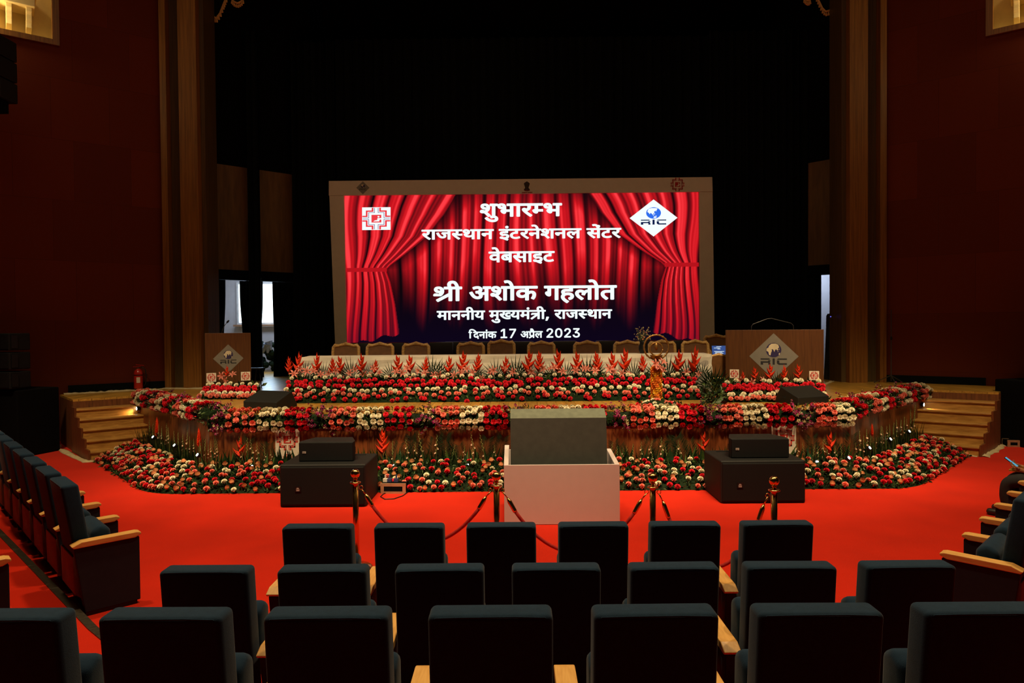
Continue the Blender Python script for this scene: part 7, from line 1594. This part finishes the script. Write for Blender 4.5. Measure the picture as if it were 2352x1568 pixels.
# sword leaves standing behind the low bed
mb = MB(); rr = random.Random(12)
for k in range(3):
    a, d, n, L = seg_frame(k); a0_, a1_ = (1.3, L) if k == 0 else (0, L) if k == 1 else (0, L - 1.4)
    for _ in range(int((a1_ - a0_) * (70 if k == 1 else 150))):
        s = rr.uniform(a0_, a1_); o_ = rr.uniform(.10, .34); p = a + d * s + n * o_; hgt = rr.uniform(.25, .56) * (1 if k != 1 else .85); lean = rr.gauss(0, .16); w_ = rr.uniform(.013, .024)
        q0 = Vector((p.x, p.y, .05)); ax = Vector((d.x, d.y, 0)); q1 = q0 + Vector((0, 0, hgt * .6)) + ax * lean * hgt * .4; q2 = q0 + Vector((0, 0, hgt)) + ax * lean * hgt + Vector((n.x, n.y, 0)) * rr.uniform(-.03, .06)
        mb.mat(0 if rr.random() < .75 else 1); mb.add([q0 - ax * w_ * .7, q0 + ax * w_ * .7, q1 - ax * w_, q1 + ax * w_, q2], [(0, 1, 3, 2), (2, 3, 4)])
tag(mb.build('blade_foliage', [M['leaf_blade'], M['leaf_lit']]), 'dark sword-shaped leaves standing along the stage front behind the low bed', 'foliage', None, 'stuff')

# ---- brass lamp wound with marigolds
lx, ly = lamp_xy
t = thing('brass_lamp', 'tall brass ceremonial lamp with a scalloped arch, wound with marigolds', 'oil lamp', (lx, ly, SZ))
zl_ = at(1509, 828, ly).z - SZ; zb_ = at(1509, 805, ly).z - SZ; za = at(1509, 769, ly).z - SZ
mb = MB(); mb.lathe([(0.17, 0.0), (0.17, 0.02), (0.10, 0.05), (0.045, 0.10), (0.032, 0.16)], 20); mb.build('base', M['brass_old'], t, smooth=True)
mb = MB(); mb.lathe([(0.03, 0.1), (0.03, zl_ - .03), (0.045, zl_), (0.025, zl_ + .02)], 14); mb.build('column', M['brass_old'], t, smooth=True)
mb = MB(); mb.lathe([(0.03, zl_ + .015), (0.07, zl_ + .035), (0.095, zl_ + .075), (0.105, zl_ + .09), (0.085, zl_ + .085), (0.02, zl_ + .06)], 20); mb.build('oil_dish', M['brass_old'], t, smooth=True)
zc = (za + zl_) / 2 + .01; ra = (za - zl_) / 2 - 0.01
mb = MB(); rg = [(ra * math.cos(a), 0, zc + ra * math.sin(a)) for a in [R(-75 + 330 * k / 40) for k in range(41)]]; mb.tube(rg, 0.013, 6)
for k in range(0, 41, 2): mb.ball(0.019, rg[k], 7, 4, (1, .6, 1))
mb.build('scalloped_arch', M['brass_old'], t, smooth=True)
mb = MB(); r2 = ra * .52; z2 = zc - ra * .15; rg = [(r2 * math.cos(a), 0, z2 + r2 * math.sin(a)) for a in [2 * PI * k / 28 for k in range(29)]]; mb.tube(rg, 0.012, 6); mb.lathe([(0.012, z2 - .02), (0.03, z2 + .02), (0.03, z2 + .07), (0.008, z2 + .11)], 12); mb.build('inner_arch', M['brass_old'], t, smooth=True)
mg = carnation_mesh('marigold', M['f_marigold'], 77, 12); mgy = carnation_mesh('marigold', M['f_marigold_y'], 78, 12)
gt = thing('marigold_garland', 'orange and yellow marigold garland wound down the brass lamp', 'garland', (lx, ly, SZ))
n_ = 96
for k in range(n_):
    u = k / n_; a = u * 2 * PI * 15.4; z = 0.10 + (zl_ - .20) * u; rr_ = 0.062; o = link('marigold', mgy if (k * 7) % 10 < 4 else mg, gt)
    d = Vector((math.cos(a), math.sin(a), .1)); o.matrix_local = Matrix.Translation((rr_ * math.cos(a), rr_ * math.sin(a), z)) @ d.to_track_quat('Z', 'Y').to_matrix().to_4x4() @ Matrix.Scale(0.041 * fr.uniform(.9, 1.15), 4)
mb = MB(); mb.tube([(0.04 * math.cos(k * .8), 0.04 * math.sin(k * .8), 0.1 + (zl_ - .2) * k / 120) for k in range(121)], 0.004, 4); mb.build('string', M['stem'], gt)
for k in range(3):
    lily(Vector((lx + (-.05, .06, 0)[k], ly - .09, SZ + zl_ - (.06, .05, .12)[k])), 'dark pink lily tied under the dish of the brass lamp', 'lilies tied to the brass lamp')

# ---- small uplights in the low bed and at the stairs
def uplight(p, label, aim, power=1.0, col=(0.65, 1.0, 0.55)):
    t = thing('uplight', label, 'spotlight', p, 0, 'small bed uplights'); d = Vector(aim).normalized(); T = face_to(d, (0, 0.3, 1))
    mb = MB(); mb.lathe([(0.022, -.05), (0.034, -.03), (0.036, 0.0)], 12, T); mb.build('housing', M['metal_dark'], t)
    mb = MB(); mb.lathe([(0.022, 0.001), (0.022, 0.004)], 12, T); mb.build('lens', M['e_lamp'], t)
    mb = MB(); mb.tube([(0, 0, -.12), (0, 0, -.03)], .006, 5); mb.build('spike', M['metal_dark'], t)
    l = bpy.data.lights.new('uplight_beam', 'SPOT'); l.energy = power; l.color = col; l.spot_size = R(150); l.spot_blend = .6; l.shadow_soft_size = .03
    o = bpy.data.objects.new('uplight_beam', l); COL.objects.link(o); o.location = Vector(p) + d * .02; o.rotation_euler = (Vector((0, .45, .6)) if abs(p[0]) < 5 else Vector((.45 * (1 if p[0] < 0 else -1), .35, .6))).to_track_quat('-Z', 'Y').to_euler()
UL = [(351, 1003, 'nearest the left stairs'), (400, 1022, 'beside the second left heliconia'), (453, 1044, 'under the left slanted heliconia'), (579, 1071, 'before the left emblem sign'), (905, 1070, 'right of the left subwoofer'), (1074, 1068, 'left of the white box'), (1557, 1067, 'left of the right subwoofer'), (1877, 1061, 'right of the right subwoofer'), (1950, 1051, 'at the right stage corner'), (1998, 1028, 'on the right slant, second from the corner'), (2046, 1008, 'on the right slant, third from the corner'), (2089, 990, 'nearest the right stairs')]
for px, py, lab in UL:
    if 505 < px < 1940: p = at(px, py, 10.02); aim = (0, -.75, .55)
    else:
        k = 0 if px < 505 else 2; a, d, n, L = seg_frame(k); q = a + n * .36; p = onplane(px, py, (q.x, q.y, 0), (n.x, n.y, 0)); aim = (n.x * .6, n.y * .8, .5)
    uplight(p, f'small bright uplight in the low flower bed {lab}', aim)
for px, py, k, lab in ((314, 935, 0, 'left'), (2122, 926, 2, 'right')):
    a, d, n, L = seg_frame(k); q = a + n * .06; p = onplane(px, py + 3, (q.x, q.y, 0), (n.x, n.y, 0)); t = thing('step_light', f'small bright step light on the stage side above the {lab} stairs', 'spotlight', p)
    T = face_to((n.x, n.y, 0)); mb = MB(); mb.lathe([(0.04, -.05), (0.04, 0.0)], 14, T); mb.build('bezel', M['metal_dark'], t); mb = MB(); mb.lathe([(0.032, .001), (0.032, .004)], 14, T); mb.build('lens', M['e_lamp'], t)
    l = bpy.data.lights.new('step_beam', 'SPOT'); l.energy = 9; l.color = (1, .72, .36); l.spot_size = R(80); l.spot_blend = .5; l.shadow_soft_size = .03
    o = bpy.data.objects.new('step_beam', l); COL.objects.link(o); o.location = p + Vector((n.x, n.y, 0)) * .03; o.rotation_euler = Vector((n.x, n.y, -.85)).to_track_quat('-Z', 'Y').to_euler()
